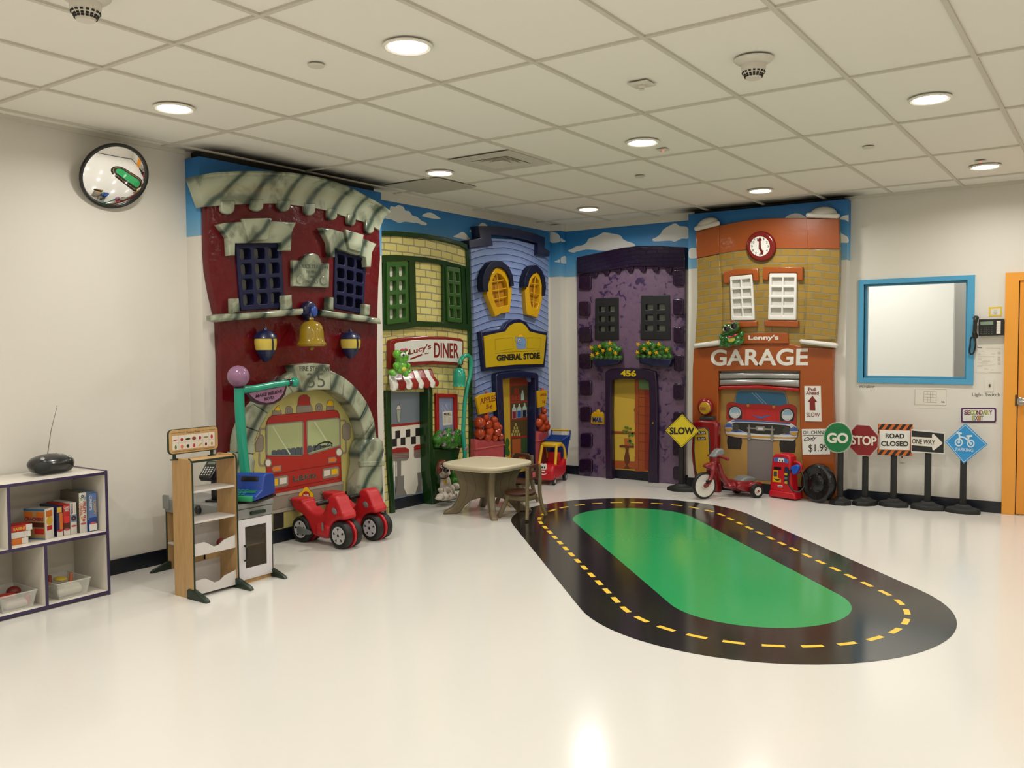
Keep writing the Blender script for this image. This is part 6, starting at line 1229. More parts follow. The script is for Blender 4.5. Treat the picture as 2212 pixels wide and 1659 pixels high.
t, F = gbox('red CAKE MIX box with brown lower half', -6.233, -6.194, .190, m_brd, [(0,.19,1,.42,m_bbr),(0,0,1,.19,m_bw),(.1,.4,.9,.62,R_('box_brightred','cf2a28'))], texts=[('CAKE', .08,.86,.95,.94,m_bw,0),('MIX',.22,.77,.85,.85,m_bw,0)]); obj('print', slab_mesh([ring2((0,.036),.017,.007)], F, .0008, .0014), m_bpk, t)
t, F = gbox('white and blue COOKIES box with a chocolate ring', -6.190, -6.150, .195, m_bw, [(0,.38,1,.62,m_blt),(.35,.66,.42,.98,m_bbr),(.62,.66,.68,.98,m_bt)], texts=[('COOKIES', .06,.64,.26,.97,m_bbl,1)])
obj('print', slab_mesh([ring2((0,.098),.016), ring2((0,.098),.004)], F, .0008, .0016), m_bbr, t); obj('print', slab_mesh([ring2((0,.05),.017,.006)], F, .0008, .0014), m_bpk, t)
t, F = gbox('tall white FRUITY CEREAL box with coloured rings', -6.138, -6.090, .250, m_bw, [], dp=.22, x1=.345, texts=[('CEREAL',.08,.42,.42,.74,m_bor,1),('FRUITY',.48,.46,.84,.78,m_brd,1)], top=R_('box_top_mix','6f6a4c'), side=[(0,0,1,1,R_('box_side_mix','6a6258'))])
for y, z, m_ in ((-.002,.228,m_bnv),(.012,.215,m_blt),(-.012,.212,R_('ring_green','5f8a2a')),(-.008,.092,m_byl),(.010,.098,m_brd),(.003,.078,m_brd)): obj('print', slab_mesh([ring2((y,z),.0085), ring2((y,z),.004)], F, .0004, .0012), m_, t)
obj('print', slab_mesh([ring2((0,.056),.019,.006)], F, .0008, .0014), m_bpk, t)
t, F = gbox('tall blue CRISPY CRISPS box at the right end of the shelf', -6.084, -6.034, .245, m_bbl, [(0,.36,1,.98,R_('box_skyblue','5a78ac')),(0,.02,1,.19,m_bw)], dp=.22, x1=.36, side=[(0,.3,1,1,m_blt)], top=m_blt, texts=[('CRISPS',.08,.55,.38,.93,m_bw,1),('CRISPY',.58,.42,.88,.80,m_byl,1)])
obj('print', slab_mesh([ring2((0,.052),.02,.007)], F, .0008, .0014), m_bpk, t)
for i, (z, y1, m1, m2, n) in enumerate(((.4045,-6.455,m_bor,m_bw,'orange and white flat box, lowest of the three lying boxes'), (.4425,-6.44,m_bw,m_bpk,'white and pink flat box in the middle of the three lying boxes'), (.4805,-6.43,m_brd,m_bw,'red RAISINS box lying on top of the three flat boxes'))):
    t = thing('food_box', n, 'toy food box', (.345, y1, z), group='toy boxes lying flat on the shelf')
    obj('carton', MB().box((-.045,-.062,.018), (.10,.124,.036), .001), m1, t); obj('print', MB().box((.0055,-.018,.018), (.001,.036,.034)), m2 if i != 1 else m_bw, t)
    if i == 2: obj('print_lettering', text_mesh('RAISINS', Frame((.0052,0,0),(0,1,0)), [(-.108,.008),(-.04,.008),(-.04,.026),(-.108,.026)], 0, .0008, .04), m_byl, t)
# translucent bins
m_bin = mat('clear_bin', 'e4e4dc', rough=.3); nodes(m_bin)[1].inputs['Alpha'].default_value = .28
def bin_(label, y, items):
    t = thing('storage_bin', label, 'storage bin', (.27, y, .029)); mb = MB(); a, b_ = (.135, .105), (.12, .085); h = .10
    for i in range(4):
        cs = [(-1,-1),(1,-1),(1,1),(-1,1)]; p, q = cs[i], cs[(i+1) % 4]
        T = lambda s_, k: V((s_[0]*k[0], s_[1]*k[1], 0))
        n_ = V(((p[0]+q[0])/2, (p[1]+q[1])/2, 0))*.003
        mb.loft([[T(p,b_)-n_, T(q,b_)-n_, T(q,b_), T(p,b_)], [T(p,a)+V((0,0,h))-n_, T(q,a)+V((0,0,h))-n_, T(q,a)+V((0,0,h)), T(p,a)+V((0,0,h))]])
        mb.tube([T(p,a)+V((0,0,h)), T(q,a)+V((0,0,h))], .004, n=8)
    mb.box((0,0,.0015), (.24,.17,.003)); obj('tub', mb, m_bin, t)
    for (nm, lab, cat__, sh, m_) in items:
        o_ = obj(nm, sh, m_); o_.location = (.27, y, .029); tag(o_, lab, cat__)
fb = lambda *a: blob(a[0], .006, 4)
bin_('clear plastic bin with white and yellow play food, right lower cubby', -6.215, [
    ('toy_bread', 'pale cream folded cloth toy in the right clear bin', 'toy food', fb(MB().box((.06,.01,.035), (.09,.13,.05), .02).box((.03,.02,.06),(.10,.10,.02),.008)), R_('cream_cloth','d5cfbc')),
    ('toy_jar', 'white round toy jar lying in the right clear bin', 'toy food', MB().lathe([(.0,-.02),(.024,-.02),(.026,0),(.024,.02),(0,.02)], (.09,-.062,.035), (.4,.9,.1)), R_('jar_white','c8c6b8')),
    ('toy_cheese', 'yellow toy cheese lying on top in the right clear bin', 'toy food', MB().ell((-.01,-.01,.095), (.05,.036,.012)), R_('cheese_yellow','c9ad3c')),
    ('toy_carrot', 'small orange toy standing at the back of the right bin', 'toy food', MB().tube([(.0,.05,.07),(.0,.052,.112)], [.014,.010]).ell((0,.052,.112), .011), R_('toy_orange','b0623a')),
    ('toy_sausage', 'brown red toy sausage in the left corner of the right bin', 'toy food', MB().tube([(.0,-.08,.07),(-.01,-.075,.12)], .013).ell((-.01,-.075,.12), .013), R_('toy_brownred','7a2f22'))])
bin_('clear plastic bin with red and pink toys, cubby left of the other bin', -6.545, [
    ('toy_cloth', 'white and pink cloth toy in the left clear bin', 'toy food', fb(MB().box((.07,.01,.03), (.07,.14,.05), .02)), R_('pale_pink_cloth','cdbfb8')),
    ('toy_tomato', 'dark red round toy on top in the left clear bin', 'toy food', MB().ell((.0,.035,.085), (.04,.04,.03)), R_('toy_darkred','64130f')),
    ('toy_pepper', 'bright pink toy in the right corner of the left bin', 'toy food', fb(MB().box((.09,.07,.045), (.03,.03,.06), .01)), R_('toy_pink','b8405a')),
    ('toy_meat', 'red toy lying across the left clear bin', 'toy food', MB().ell((.04,-.03,.078), (.04,.06,.014)), R_('toy_scarlet','a83222'))])

# ================================================================ market stand
def wood(name, c1, c2, ax='Z'):
    m = mat(name, c1, rough=.4); nt, b = nodes(m); g_ = nt.nodes.new('ShaderNodeNewGeometry'); mp = nt.nodes.new('ShaderNodeMapping'); mp.inputs['Scale'].default_value = (9, 9, 1.2)
    nt.links.new(g_.outputs['Position'], mp.inputs[0]); n = nt.nodes.new('ShaderNodeTexNoise'); n.inputs['Scale'].default_value = 5; n.inputs['Detail'].default_value = 5
    nt.links.new(mp.outputs[0], n.inputs['Vector']); r = ramp(nt, [(.3,c1),(.7,c2)]); nt.links.new(n.outputs['Fac'], r.inputs[0]); nt.links.new(r.outputs[0], b.inputs['Base Color']); return m
m_wd = wood('maple_veneer', 'b08a58', 'bf9b68'); m_grn = mat('dark_green_edge', '0f2414', rough=.35); m_wp = mat('white_panel', 'cfcac6', rough=.4)
t = thing('market_stand', 'tall maple market stand with white shelves, green edges and produce price sign', 'play stand', (.88, -5.61, 0))
YA, YB_, XA, XB, HS = -5.775, -5.448, .79, .985, .868
for y in (YA, YB_):
    F = Frame((0,y,0), (1,0,0)); pn = wobj('side_panel', slab_mesh([[(XA,0),(XB,0),(XB,HS-.03),(XB-.01,HS-.008),(XB-.03,HS),(XA+.015,HS),(XA,HS-.015)]], F, -.007, .007, .001), m_wd, t)
    wobj('edge_strip', MB().tube([(XB+.001,y,.0),(XB+.001,y,HS-.03),(XB-.01,y,HS-.005),(XB-.03,y,HS+.001)], .0055, n=8), m_grn, pn)
    wobj('foot', slab_mesh([[(XB-.06,.0),(XB-.06,.055),(XB-.045,.062),(XB-.005,.062),(XB+.12,.022),(XB+.135,.006),(XB+.13,0)]], F, -.016, .016, .004), m_grn, t)
def bx(name, x0, x1, y0, y1, z0, z1, m_, bev=.001, par=None): return wobj(name, MB().box(((x0+x1)/2,(y0+y1)/2,(z0+z1)/2), (x1-x0,y1-y0,z1-z0), bev), m_, par or t)
tb = bx('top_board', XA+.01, XB-.012, YA+.007, YB_-.007, HS-.022, HS-.010, m_wd); bx('edge_strip', XB-.013, XB-.008, YA+.007, YB_-.007, HS-.023, HS-.009, m_grn, par=tb)
for z in (.670, .478): bx('shelf', XA+.01, XB-.01, YA+.007, YB_-.007, z-.012, z, m_wp)
for z, zt_ in ((.262, .345), (.020, .115)):
    bx('bin_floor', XA+.01, XB-.03, YA+.007, YB_-.007, z-.004, z+.006, m_wp); bx('bin_back', XA+.012, XA+.02, YA+.007, YB_-.007, z, z+.16, m_wp)
    F = Frame((XB-.012,0,0), (0,1,0)); a, b_ = YA+.008, YB_-.008; Lw = b_-a
    f_ = [(a,z),(b_,z),(b_,zt_),(a+Lw*.72,zt_-.018),(a+Lw*.60,zt_-.042),(a+Lw*.48,zt_-.046),(a+Lw*.36,zt_-.022),(a+Lw*.25,zt_-.004),(a,zt_-.006)]
    wobj('bin_front', slab_mesh([f_], F, -.010, 0, .001), m_wp, t)
tag(recenter(obj('toy_apple', MB().ell((.925,-5.53,.302), .03), R_('toy_darkred','64130f'))), 'dark red toy apple lying in the upper bin of the market stand', 'toy food')
SX = .85; F = Frame((SX,0,0), (0,1,0)); q0, q1, z0_, z1_ = -5.845, -5.483, .893, 1.050
sg = wobj('price_sign', slab_mesh([rrect(q0,z0_,q1,z1_,.03,6)], F, -.012, 0, .002), m_grn, t); wobj('sign_face', slab_mesh([rrect(q0+.006,z0_+.006,q1-.003,z1_-.004,.026,6)], F, -.001, .003), m_wd, sg)
a0_, a1_, b0_, b1_ = q0+.028, q1-.028, z0_+.028, z1_-.040; wobj('price_chart', slab_mesh([rrect(a0_,b0_,a1_,b1_,.001,1)], F, .0025, .0042), mat('chart_white','d5cdc0'), sg)
m_ln = mat('chart_line','8d8478'); ch = MB()
for k in range(1, 7): y = a0_+(a1_-a0_)*k/7; ch.box((SX+.0045,y,(b0_+b1_)/2), (.0006,.0008,b1_-b0_))
ch.box((SX+.0045,(a0_+a1_)/2,(b0_+b1_)/2), (.0006,a1_-a0_,.0008)); wobj('chart_grid', ch, m_ln, sg)
wobj('sign_rules', MB().box((SX+.0035,(q0+q1)/2,z0_+.017), (.0008,.30,.0016)).box((SX+.0035,q0+.07,z1_-.022), (.0008,.10,.0016)).box((SX+.0035,q1-.07,z1_-.022), (.0008,.10,.0016)), mat('burnt_brown','4a2f18'), sg)
wobj('lettering', text_mesh('Produce Prices', F, [((q0+q1)/2-.052,z1_-.031),((q0+q1)/2+.045,z1_-.031),((q0+q1)/2+.045,z1_-.018),((q0+q1)/2-.052,z1_-.018)], .003, .0008), mat('burnt_brown','4a2f18'), sg)
pc = [('a8202a',.017,.003,.1),('a01a22',.009,.011,0),('1c2b1a',.018,.006,0),('7d3c1a',.014,.011,0),('9c1a3a',.009,.011,0),('8d7f3e',.018,.006,0),('b01a2c',.008,.014,0),('5d7036',.007,.014,0),('cc6a3a',.009,.012,0),('30191c',.010,.011,0),('b8262a',.008,.012,0),('c49a3a',.017,.005,.6),('6d1517',.008,.011,0),('b58a42',.008,.010,0)]
for i, (c_, rx, ry, ro) in enumerate(pc):
    y = a0_+(a1_-a0_)*((i % 7)+.5)/7; z = b0_+(b1_-b0_)*(.72 if i < 7 else .22); wobj('chart_picture', slab_mesh([ring2((y,z-.002),rx,ry,16,rot=ro)], F, .0042, .0052), mat('chart_'+c_, c_, rough=.5), sg)
for y in (q0+.045, q1-.045): wobj('sign_bracket', MB().box((SX-.006,y,.878), (.014,.018,.04), .002).box((SX-.006,y,.862), (.02,.05,.008), .002), m_grn, sg)
# ================================================================ play kitchen counter
m_gr = mat('counter_grey', '82827e', rough=.4); m_dk = mat('glass_dark_tint', '5a5048', rough=.12)
t = thing('play_kitchen', 'grey-topped play kitchen with white glass door behind the market stand', 'play kitchen', (.56, -5.28, 0))
KX0, KX1, KY0, KY1, KH = .175, .95, -5.425, -5.135, .53
for (x, n) in ((KX0, 0), (KX1-.012, 1)):
    if n == 0:
        pn = bx('side_panel', x, x+.012, KY0, KY1, 0, .49, m_wd); wobj('edge_strip', MB().box((x+.006,KY0-.002,.245), (.013,.004,.49)), m_grn, pn)
for y in (KY0, KY1):
    pn = bx('end_panel', .62, KX1-.012, y-.006, y+.006, 0, .49, m_wd); wobj('edge_strip', MB().tube([(KX1-.01,y,0),(KX1-.01,y,.43)], .007, n=8), m_grn, pn)
bx('rear_panel', KX0, KX1-.02, KY1-.012, KY1, .30, .49, m_wp); bx('lower_shelf', KX0+.012, .62, KY0, KY1, .18, .192, m_wp)
ct = bx('countertop', KX0-.012, KX1+.004, KY0-.006, KY1+.008, .49, .50, m_gr, .003); bx('apron', KX0, KX1-.03, KY0-.008, KY0, .41, .50, m_gr, .002, ct)
wobj('backsplash', slab_mesh([[(KX0-.014,.43),(KX0-.014,.52),(KX0-.0,.53),(KX0+.05,.53),(KX0+.055,.43)]], Frame((0,KY0-.010,0),(1,0,0)), -.004, .008, .003), m_gr, ct)
kb = wobj('knob', MB().lathe([(.03,0),(.03,.014),(.022,.02),(0,.02)], (.56,KY0-.008,.462), (0,-1,0)), m_grip, t)
# end facing the room: grey drawer, white door with window
bx('end_counter', .80, KX1+.006, KY0-.004, KY1+.006, .50, .53, m_gr, .004, ct); dw = bx('drawer_front', KX1-.012, KX1+.004, KY0+.005, KY1-.002, .43, .50, m_gr, .002)
wobj('drawer_handle', MB().box((KX1+.016,-5.268,.462), (.022,.12,.024), .006), m_grn, dw)
F = Frame((KX1,0,0), (0,1,0)); a, b_ = KY0+.008, KY1-.008
dr = wobj('door', slab_mesh([[(a,.035),(b_,.035),(b_,.426),(a,.426)], [(a+.055,.10),(b_-.045,.10),(b_-.045,.375),(a+.055,.375)]], F, -.012, .002, .002), mat('door_white','d6d2d4', rough=.35), t)
gk = mat('tinted_pane', 'b0a594', rough=.05, trans=.9); nodes(gk)[1].inputs['IOR'].default_value = 1.05
wobj('door_pane', slab_mesh([[(a+.05,.095),(b_-.04,.095),(b_-.04,.38),(a+.05,.38)]], F, -.008, -.005), gk, dr)
wobj('door_handle', MB().tube(cat([V((KX1+.002,a+.045,.255)),V((KX1+.022,a+.047,.245)),V((KX1+.024,a+.048,.21)),V((KX1+.022,a+.047,.165)),V((KX1+.002,a+.045,.155))],3,False), .006), m_grip, dr)
bx('inner_shelf', .66, KX1-.03, KY0+.01, KY1-.01, .235, .245, m_wp); bx('inner_back', .64, .65, KY0+.006, KY1-.006, .02, .48, mat('inner_brown','6f6253', rough=.6)); bx('plinth', KX1-.02, KX1-.008, KY0+.006, KY1-.006, 0, .034, m_wd)
bx('door_ledge', KX1-.01, KX1+.006, KY0+.006, KY1-.004, .028, .035, m_wp)
for y in (KY1,): wobj('foot', slab_mesh([[(KX1-.05,0),(KX1-.05,.05),(KX1,.055),(KX1+.11,.02),(KX1+.13,.004),(KX1+.12,0)]], Frame((0,y,0),(1,0,0)), -.014, .014, .004), m_grn, t)
wobj('foot', slab_mesh([[(-KY0-.02,0),(-KY0-.02,.055),(-KY0,.06),(-KY0+.12,.02),(-KY0+.14,.004),(-KY0+.13,0)]], Frame((KX0+.01,0,0),(0,-1,0)), -.012, .012, .004), m_grn, t)
# blue cash register, card terminal on a post
m_rb2 = mat('register_blue', '143c8e', rough=.4); m_rg = mat('register_green', '1f8a5a', rough=.4); m_rt = mat('register_teal','186a78', rough=.4)
t = thing('toy_cash_register', 'blue toy cash register with green stripes on the grey play kitchen', 'toy cash register', (.845,-5.240,.5305), -pi/2+.45)   # local +x is the customer front
prof = [(.15,.02),(.15,.045),(.05,.075),(.02,.165),(-.01,.175),(-.12,.165),(-.145,.14),(-.15,.02)]
F = Frame((0,0,0), (1,0,0))
obj('body', slab_mesh([prof], F, -.12, .12, .01), m_rb2, t); obj('drawer', MB().box((.09,0,.032), (.16,.20,.034), .008), m_rg, t); obj('base', MB().box((0,0,.008), (.30,.25,.016), .004), m_grip, t)
sl = math.atan2(.09,-.03)
kb = MB()
for r_ in range(4):
    for c_ in range(4): kb.box((.135-r_*.021,-.07+c_*.03,.054+r_*.007), (.014,.022,.008), .002, rot=Matrix.Rotation(.29,3,'Y'))
obj('keys', kb, m_rt, t); obj('screen', MB().box((.028,.02,.145), (.008,.12,.03), .002, rot=Matrix.Rotation(-.32,3,'Y')), m_grip, t)
for i in range(3): obj('stripe', MB().box((.10-.012*i,0,.064+.004*i), (.006,.18,.004), rot=Matrix.Rotation(.29,3,'Y')), m_rg, t)
t = thing('card_terminal', 'black keypad card terminal on a post, seen through the market stand', 'card terminal', (.56,-5.30,.501), -pi/2+.35)
obj('post', MB().box((0,0,.09), (.03,.045,.18), .004), m_grip, t); obj('base', MB().box((0,0,.006), (.09,.10,.012), .003), m_grip, t)
R = Matrix.Rotation(.75,3,'Y'); hd = obj('head', MB().box((.05,0,.215), (.15,.10,.045), .008, rot=R).box((-.04,0,.235), (.09,.075,.05), .008, rot=Matrix.Rotation(.2,3,'Y')), m_grip, t)
nrm = R @ V((0,0,1)); xx = R @ V((1,0,0)); kp = MB()
for r_ in range(5):
    for c_ in range(4): kp.box(V((.05,0,.215))+xx*(-.01+r_*.016)+V((0,-.03+c_*.019,0))+nrm*.024, (.008,.009,.003), rot=R)
obj('keys', kp, mat('key_white','bdbdb5'), hd); obj('display', MB().box(V((.05,.0,.215))+xx*(-.048)+nrm*.0235, (.024,.055,.003), rot=R), mat('display_green_grey','5d6656', rough=.2), hd)
# ================================================================ road signs on black posts
m_post = mat('post_black', '141513', rough=.55, bump=.1, bscale=60)
def rsign(label, tg, px, py_base, yb, a, brot, bs=.143, grp='play road signs on black posts'):
    """post and base; returns thing and the frame of its panel"""
    x = FB.hit(tg, px, py_base, -yb).x; t = thing('road_sign', label, 'road sign', (x, yb, 0), group=grp)
    R = Matrix.Rotation(brot, 3, 'Z'); b = MB(); pr = []
    for k in range(8):
        q = k*pi/4+pi/8; pr.append((bs*cos(q)/cos(pi/8), .085*sin(q)/cos(pi/8)))
    rows = [[R @ V((u*s, v*s, z)) for u, v in pr] for s, z in ((1,0),(1.0,.03),(.93,.042),(.55,.055),(.35,.075))]
    b.loft(rows); obj('base', b, m_post, t)
    fr = Frame((x, yb-.03, 0), (cos(a), sin(a), 0)); return t, fr, x
def post(t, fr, top): obj('post', MB().box((0,0,(top+.05)/2), (.052,.038,top-.05+.002), .004), m_post, t)
def panel(t, fr, tg, pts, m_, sm=0, th=.008): 
    o_ = slab('panel', fr, tg, pts, -.004, th-.004, m_, t, .001, sm=sm); return o_, th-.004
# SLOW
t, fr, x = rsign('yellow diamond SLOW sign between the purple house and the garage', 'Z8', 290, 1425, -.42, .15, .05); post(t, fr, .56)
pn, z = panel(t, fr, 'Z8', [(298,780),(450,935),(293,1085),(143,930)], mat('sign_black_rim','1b1a12'))
slab('face', fr, 'Z8', [(298,788),(443,935),(293,1078),(151,930)], z, z+.001, mat('sign_yellow_bright','dcc422', rough=.4), pn); slab('rule', fr, 'Z8', [(298,797),(434,934),(293,1068),(160,930)], z+.001, z+.0015, m_black, pn, holes=[[(298,801),(430,934),(293,1064),(164,930)]])
text('lettering', 'SLOW', fr, 'Z8', [(188,965),(405,962),(405,903),(190,902)], z+.001, m_black, pn, .04)
# GO
t, fr, x = rsign('round green GO sign beside the garage corner', 'A5', 350, 1040, -.32, .05, .2, .10); post(t, fr, .60)
pn, z = panel(t, fr, 'A5', ring2((328,400),149,157,48), mat('sign_white_rim','cfd0c8'))
slab('face', fr, 'A5', ring2((328,400),145,153,48), z, z+.001, mat('sign_green','0d6b38', rough=.4), pn); slab('rule', fr, 'A5', ring2((328,400),141,149,48), z+.001, z+.0015, m_offw, pn, holes=[ring2((328,400),139,147,48)])
text('lettering', 'GO', fr, 'A5', [(218,455),(433,458),(433,352),(218,350)], z+.001, m_offw, pn, .04)
# STOP
t, fr, x = rsign('dark red octagonal STOP sign between GO and ROAD CLOSED', 'A5', 602, 1050, -.22, .0, .9, .12); post(t, fr, .58)
octg = [(515,264),(650,274),(740,378),(738,500),(655,592),(520,582),(432,485),(432,360)]
pn, z = panel(t, fr, 'A5', octg, mat('sign_white_rim','cfd0c8')); cx_, cy_ = 586, 428
sc_ = lambda k: [(cx_+(a-cx_)*k, cy_+(b-cy_)*k) for a, b in octg]
slab('face', fr, 'A5', sc_(.975), z, z+.001, mat('sign_red','7c151b', rough=.4), pn); slab('rule', fr, 'A5', sc_(.955), z+.001, z+.0015, m_offw, pn, holes=[sc_(.945)])
text('lettering', 'STOP', fr, 'A5', [(462,470),(720,483),(720,388),(462,375)], z+.001, m_offw, pn, .03)
# ROAD CLOSED
t, fr, x = rsign('orange and black striped ROAD CLOSED sign in the middle of the row', 'A5', 890, 1030, -.15, .16, .0, .128); post(t, fr, .58)
q = [(733,260),(1086,268),(1078,588),(725,575)]; pn, z = panel(t, fr, 'A5', q, mat('sign_orange','c2601c', rough=.45))
st = L2(fr, 'A5', q, z); tl, tr_, br_, bl = st; stp = MB()
def band(u0, u1, v0, v1, n, sh):
    for k in range(-1, n+1):
        poly = []
        for (u, v) in ((k/n, 0), ((k+.5)/n, 0), ((k+.5)/n+sh, 1), (k/n+sh, 1)):
            uu = max(0, min(1, u)); poly.append((uu, v))
        if (poly[1][0]-poly[0][0]) + (poly[2][0]-poly[3][0]) < .01: continue
        P_ = [quadmap((bl, br_, tr_, tl), u0+(u1-u0)*a, v0+(v1-v0)*b) for a, b in poly]
        stp.poly([fr.w(p.x, p.y, z+.0008) for p in P_])
band(0, 1, .82, 1, 5, .12); band(0, 1, 0, .17, 5, .12); 
for k in range(4):
    for u0 in (0, .96):
        P_ = [quadmap((bl, br_, tr_, tl), a, b) for a, b in ((u0, .2+k*.16), (u0+.04, .23+k*.16), (u0+.04, .31+k*.16), (u0, .28+k*.16))]; stp.poly([fr.w(p.x, p.y, z+.0008) for p in P_])
wobj('stripes', stp.mesh('s', 0), m_black, pn)
slab('face', fr, 'A5', [(750,322),(1062,330),(1055,525),(746,520)], z+.001, z+.002, m_pap, pn)
text('lettering', 'ROAD', fr, 'A5', [(810,404),(1000,408),(1000,360),(810,357)], z+.002, m_black, pn, .03); text('lettering', 'CLOSED', fr, 'A5', [(765,484),(1042,488),(1042,438),(765,434)], z+.002, m_black, pn, .03)
# ONE WAY
t, fr, x = rsign('black ONE WAY sign with white arrow pointing right', 'A5', 1235, 1060, -.15, .0, .0); post(t, fr, .58)
pn, z = panel(t, fr, 'A5', [(1070,314),(1412,348),(1408,568),(1068,548)], mat('sign_white_rim','cfd0c8'))
slab('face', fr, 'A5', [(1075,328),(1402,360),(1398,556),(1074,536)], z, z+.001, m_black, pn)
slab('arrow', fr, 'A5', [(1068,390),(1280,402),(1280,372),(1290,362),(1302,366),(1385,450),(1385,462),(1300,528),(1286,524),(1280,492),(1068,476)], z+.001, z+.002, m_offw, pn)
text('lettering', 'ONE WAY', fr, 'A5', [(1078,458),(1308,473),(1312,426),(1082,410)], z+.002, m_black, pn, .01)
# PARKING
t, fr, x = rsign('blue diamond bicycle PARKING sign nearest the orange door', 'A5', 1593, 1090, -.15, .0, .0); post(t, fr, .58)
pn, z = panel(t, fr, 'A5', [(1618,255),(1845,470),(1602,664),(1412,440)], mat('sign_sky_blue','2f8cc8', rough=.4)); m_pwh = mat('sign_pale','c8d8e0')
slab('rule', fr, 'A5', [(1618,270),(1830,470),(1602,650),(1425,440)], z, z+.001, m_pwh, pn, holes=[[(1618,276),(1824,470),(1602,644),(1431,440)]])
text('lettering', 'PARKING', fr, 'A5', [(1520,532),(1698,545),(1700,512),(1522,500)], z, m_pwh, pn, .01)
for c_, r_ in (((1552,448),42), ((1673,460),40)): slab('bike_wheel', fr, 'A5', ring2(c_, r_*.98, r_), z, z+.001, m_pwh, pn, holes=[ring2(c_, r_*.66, r_*.68)]); slab('bike_hub', fr, 'A5', ring2(c_, 13, 14), z, z+.001, m_pwh, pn)
_bl = [1.0]
def bar(pts, wd): _bl[0] += .4; stroke('A5', pts, _bl[0], m_pwh, wd, 'bike_frame', fr=fr, base=z, parent=pn)
bar([(1552,445),(1560,390),(1555,362)], .014); bar([(1530,352),(1583,356)], .014); bar([(1562,390),(1610,400),(1645,425),(1668,455)], .014); bar([(1645,425),(1655,385)], .014); bar([(1628,386),(1688,382)], .018)
# ================================================================ things on the back wall
def onwall(name, label, cat__, p): return thing(name, label, cat__, p)
m_ink = mat('ink_grey', '4a4742', rough=.6)
for s_, tg, q, n in (('Window', 'A6', [(153,1213),(305,1214),(306,1182),(153,1182)], 'small grey lettering Window under the blue framed window'), ('Light Switch', 'A6', [(1222,1300),(1486,1302),(1486,1262),(1222,1260)], 'small grey lettering Light Switch under the wall switch')):
    tag(recenter(obj('wall_lettering', text_mesh(s_, FB, L2(FB, tg, q, 0), .0005, .0008), m_ink)), n, 'lettering')
c = FB.h3('A6', 1383, 1190, 0); t = thing('light_switch', 'white wall light switch plate right of the window', 'light switch', c); slab('plate', FB, 'A6', [(1343,1130),(1426,1131),(1424,1250),(1340,1249)], .0003, .006, m_plas, t, .002); slab('toggle', FB, 'A6', [(1378,1178),(1394,1178),(1394,1204),(1378,1204)], .005, .012, m_ink, t, .001)
m_sheet = mat('paper_white', 'd8d2c6', rough=.6)
t = thing('notice_sheet', 'white printed notice sheet taped below the wall telephone', 'paper notice', FB.h3('A6',1380,940,0)); slab('sheet', FB, 'A6', [(1262,808),(1508,810),(1498,1072),(1255,1070)], .0003, .0015, m_sheet, t); mb = MB()
def ln(mb, tg, x0, y0, x1, y1, wd, fr=FB, d=.0019):
    a, b = fr.h3(tg, x0, y0, d), fr.h3(tg, x1, y1, d); n = (b-a).cross(fr.N).normalized()*wd/2; mb.poly([a-n, b-n, b+n, a+n])
for y, x0, x1 in ((838,1350,1490),(866,1272,1335),(885,1272,1300),(895,1272,1300),(893,1400,1440),(917,1275,1435),(935,1275,1310),(947,1275,1315),(953,1330,1395),(962,1320,1390),(978,1275,1370),(990,1272,1440),(1003,1272,1430),(1012,1272,1320),(1028,1335,1370),(1038,1335,1380),(1045,1400,1425),(1062,1262,1340),(1068,1385,1495)): ln(mb, 'A6', x0, y, x1, y+1, .0015)
for y in (876,884,892,920,928,936,944,952,960,978,986,994): ln(mb, 'A6', 1462, y, 1490, y, .002)
ln(mb, 'A6', 1275, 834, 1318, 836, .008); wobj('print', mb.mesh('p', 0), mat('print_grey','77736c'), t)
t = thing('floor_plan_sheet', 'white evacuation floor plan sheet below the window', 'paper notice', FB.h3('A6',828,1300,0)); slab('sheet', FB, 'A6', [(680,1195),(980,1197),(976,1410),(678,1403)], .0003, .0015, m_sheet, t); mb = MB()
for x0, y0, x1, y1 in ((685,1223,978,1230),(978,1230,975,1378),(975,1378,680,1372),(680,1372,685,1223),(768,1245,886,1250),(886,1250,884,1352),(884,1352,766,1348),(766,1348,768,1245),(768,1275,886,1280),(768,1300,884,1305),(768,1325,884,1328),(800,1247,800,1275),(828,1248,826,1350),(850,1249,848,1300),(805,1300,803,1349),(730,1260,730,1275),(733,1320,733,1325)): ln(mb, 'A6', x0, y0, x1, y1, .0022)
ln(mb, 'A6', 930, 1345, 962, 1348, .012); wobj('print', mb.mesh('p', 0), mat('print_grey','77736c'), t)
t = thing('small_notice', 'small white card with yellow border above the telephone', 'paper notice', FB.h3('A6',1440,495,0)); slab('card', FB, 'A6', [(1378,452),(1504,446),(1502,541),(1380,540)], .0003, .002, mat('card_yellow','d9bb3c', rough=.5), t); slab('card_face', FB, 'A6', [(1396,468),(1488,464),(1487,524),(1396,524)], .002, .0026, m_sheet, t); mb = MB()
for y, a_ in ((478,20),(488,14),(496,22),(504,20),(511,16),(517,10)): ln(mb, 'A6', 1441-a_, y, 1441+a_, y, .002, d=.003)
wobj('print', mb.mesh('p', 0), mat('print_grey','77736c'), t)
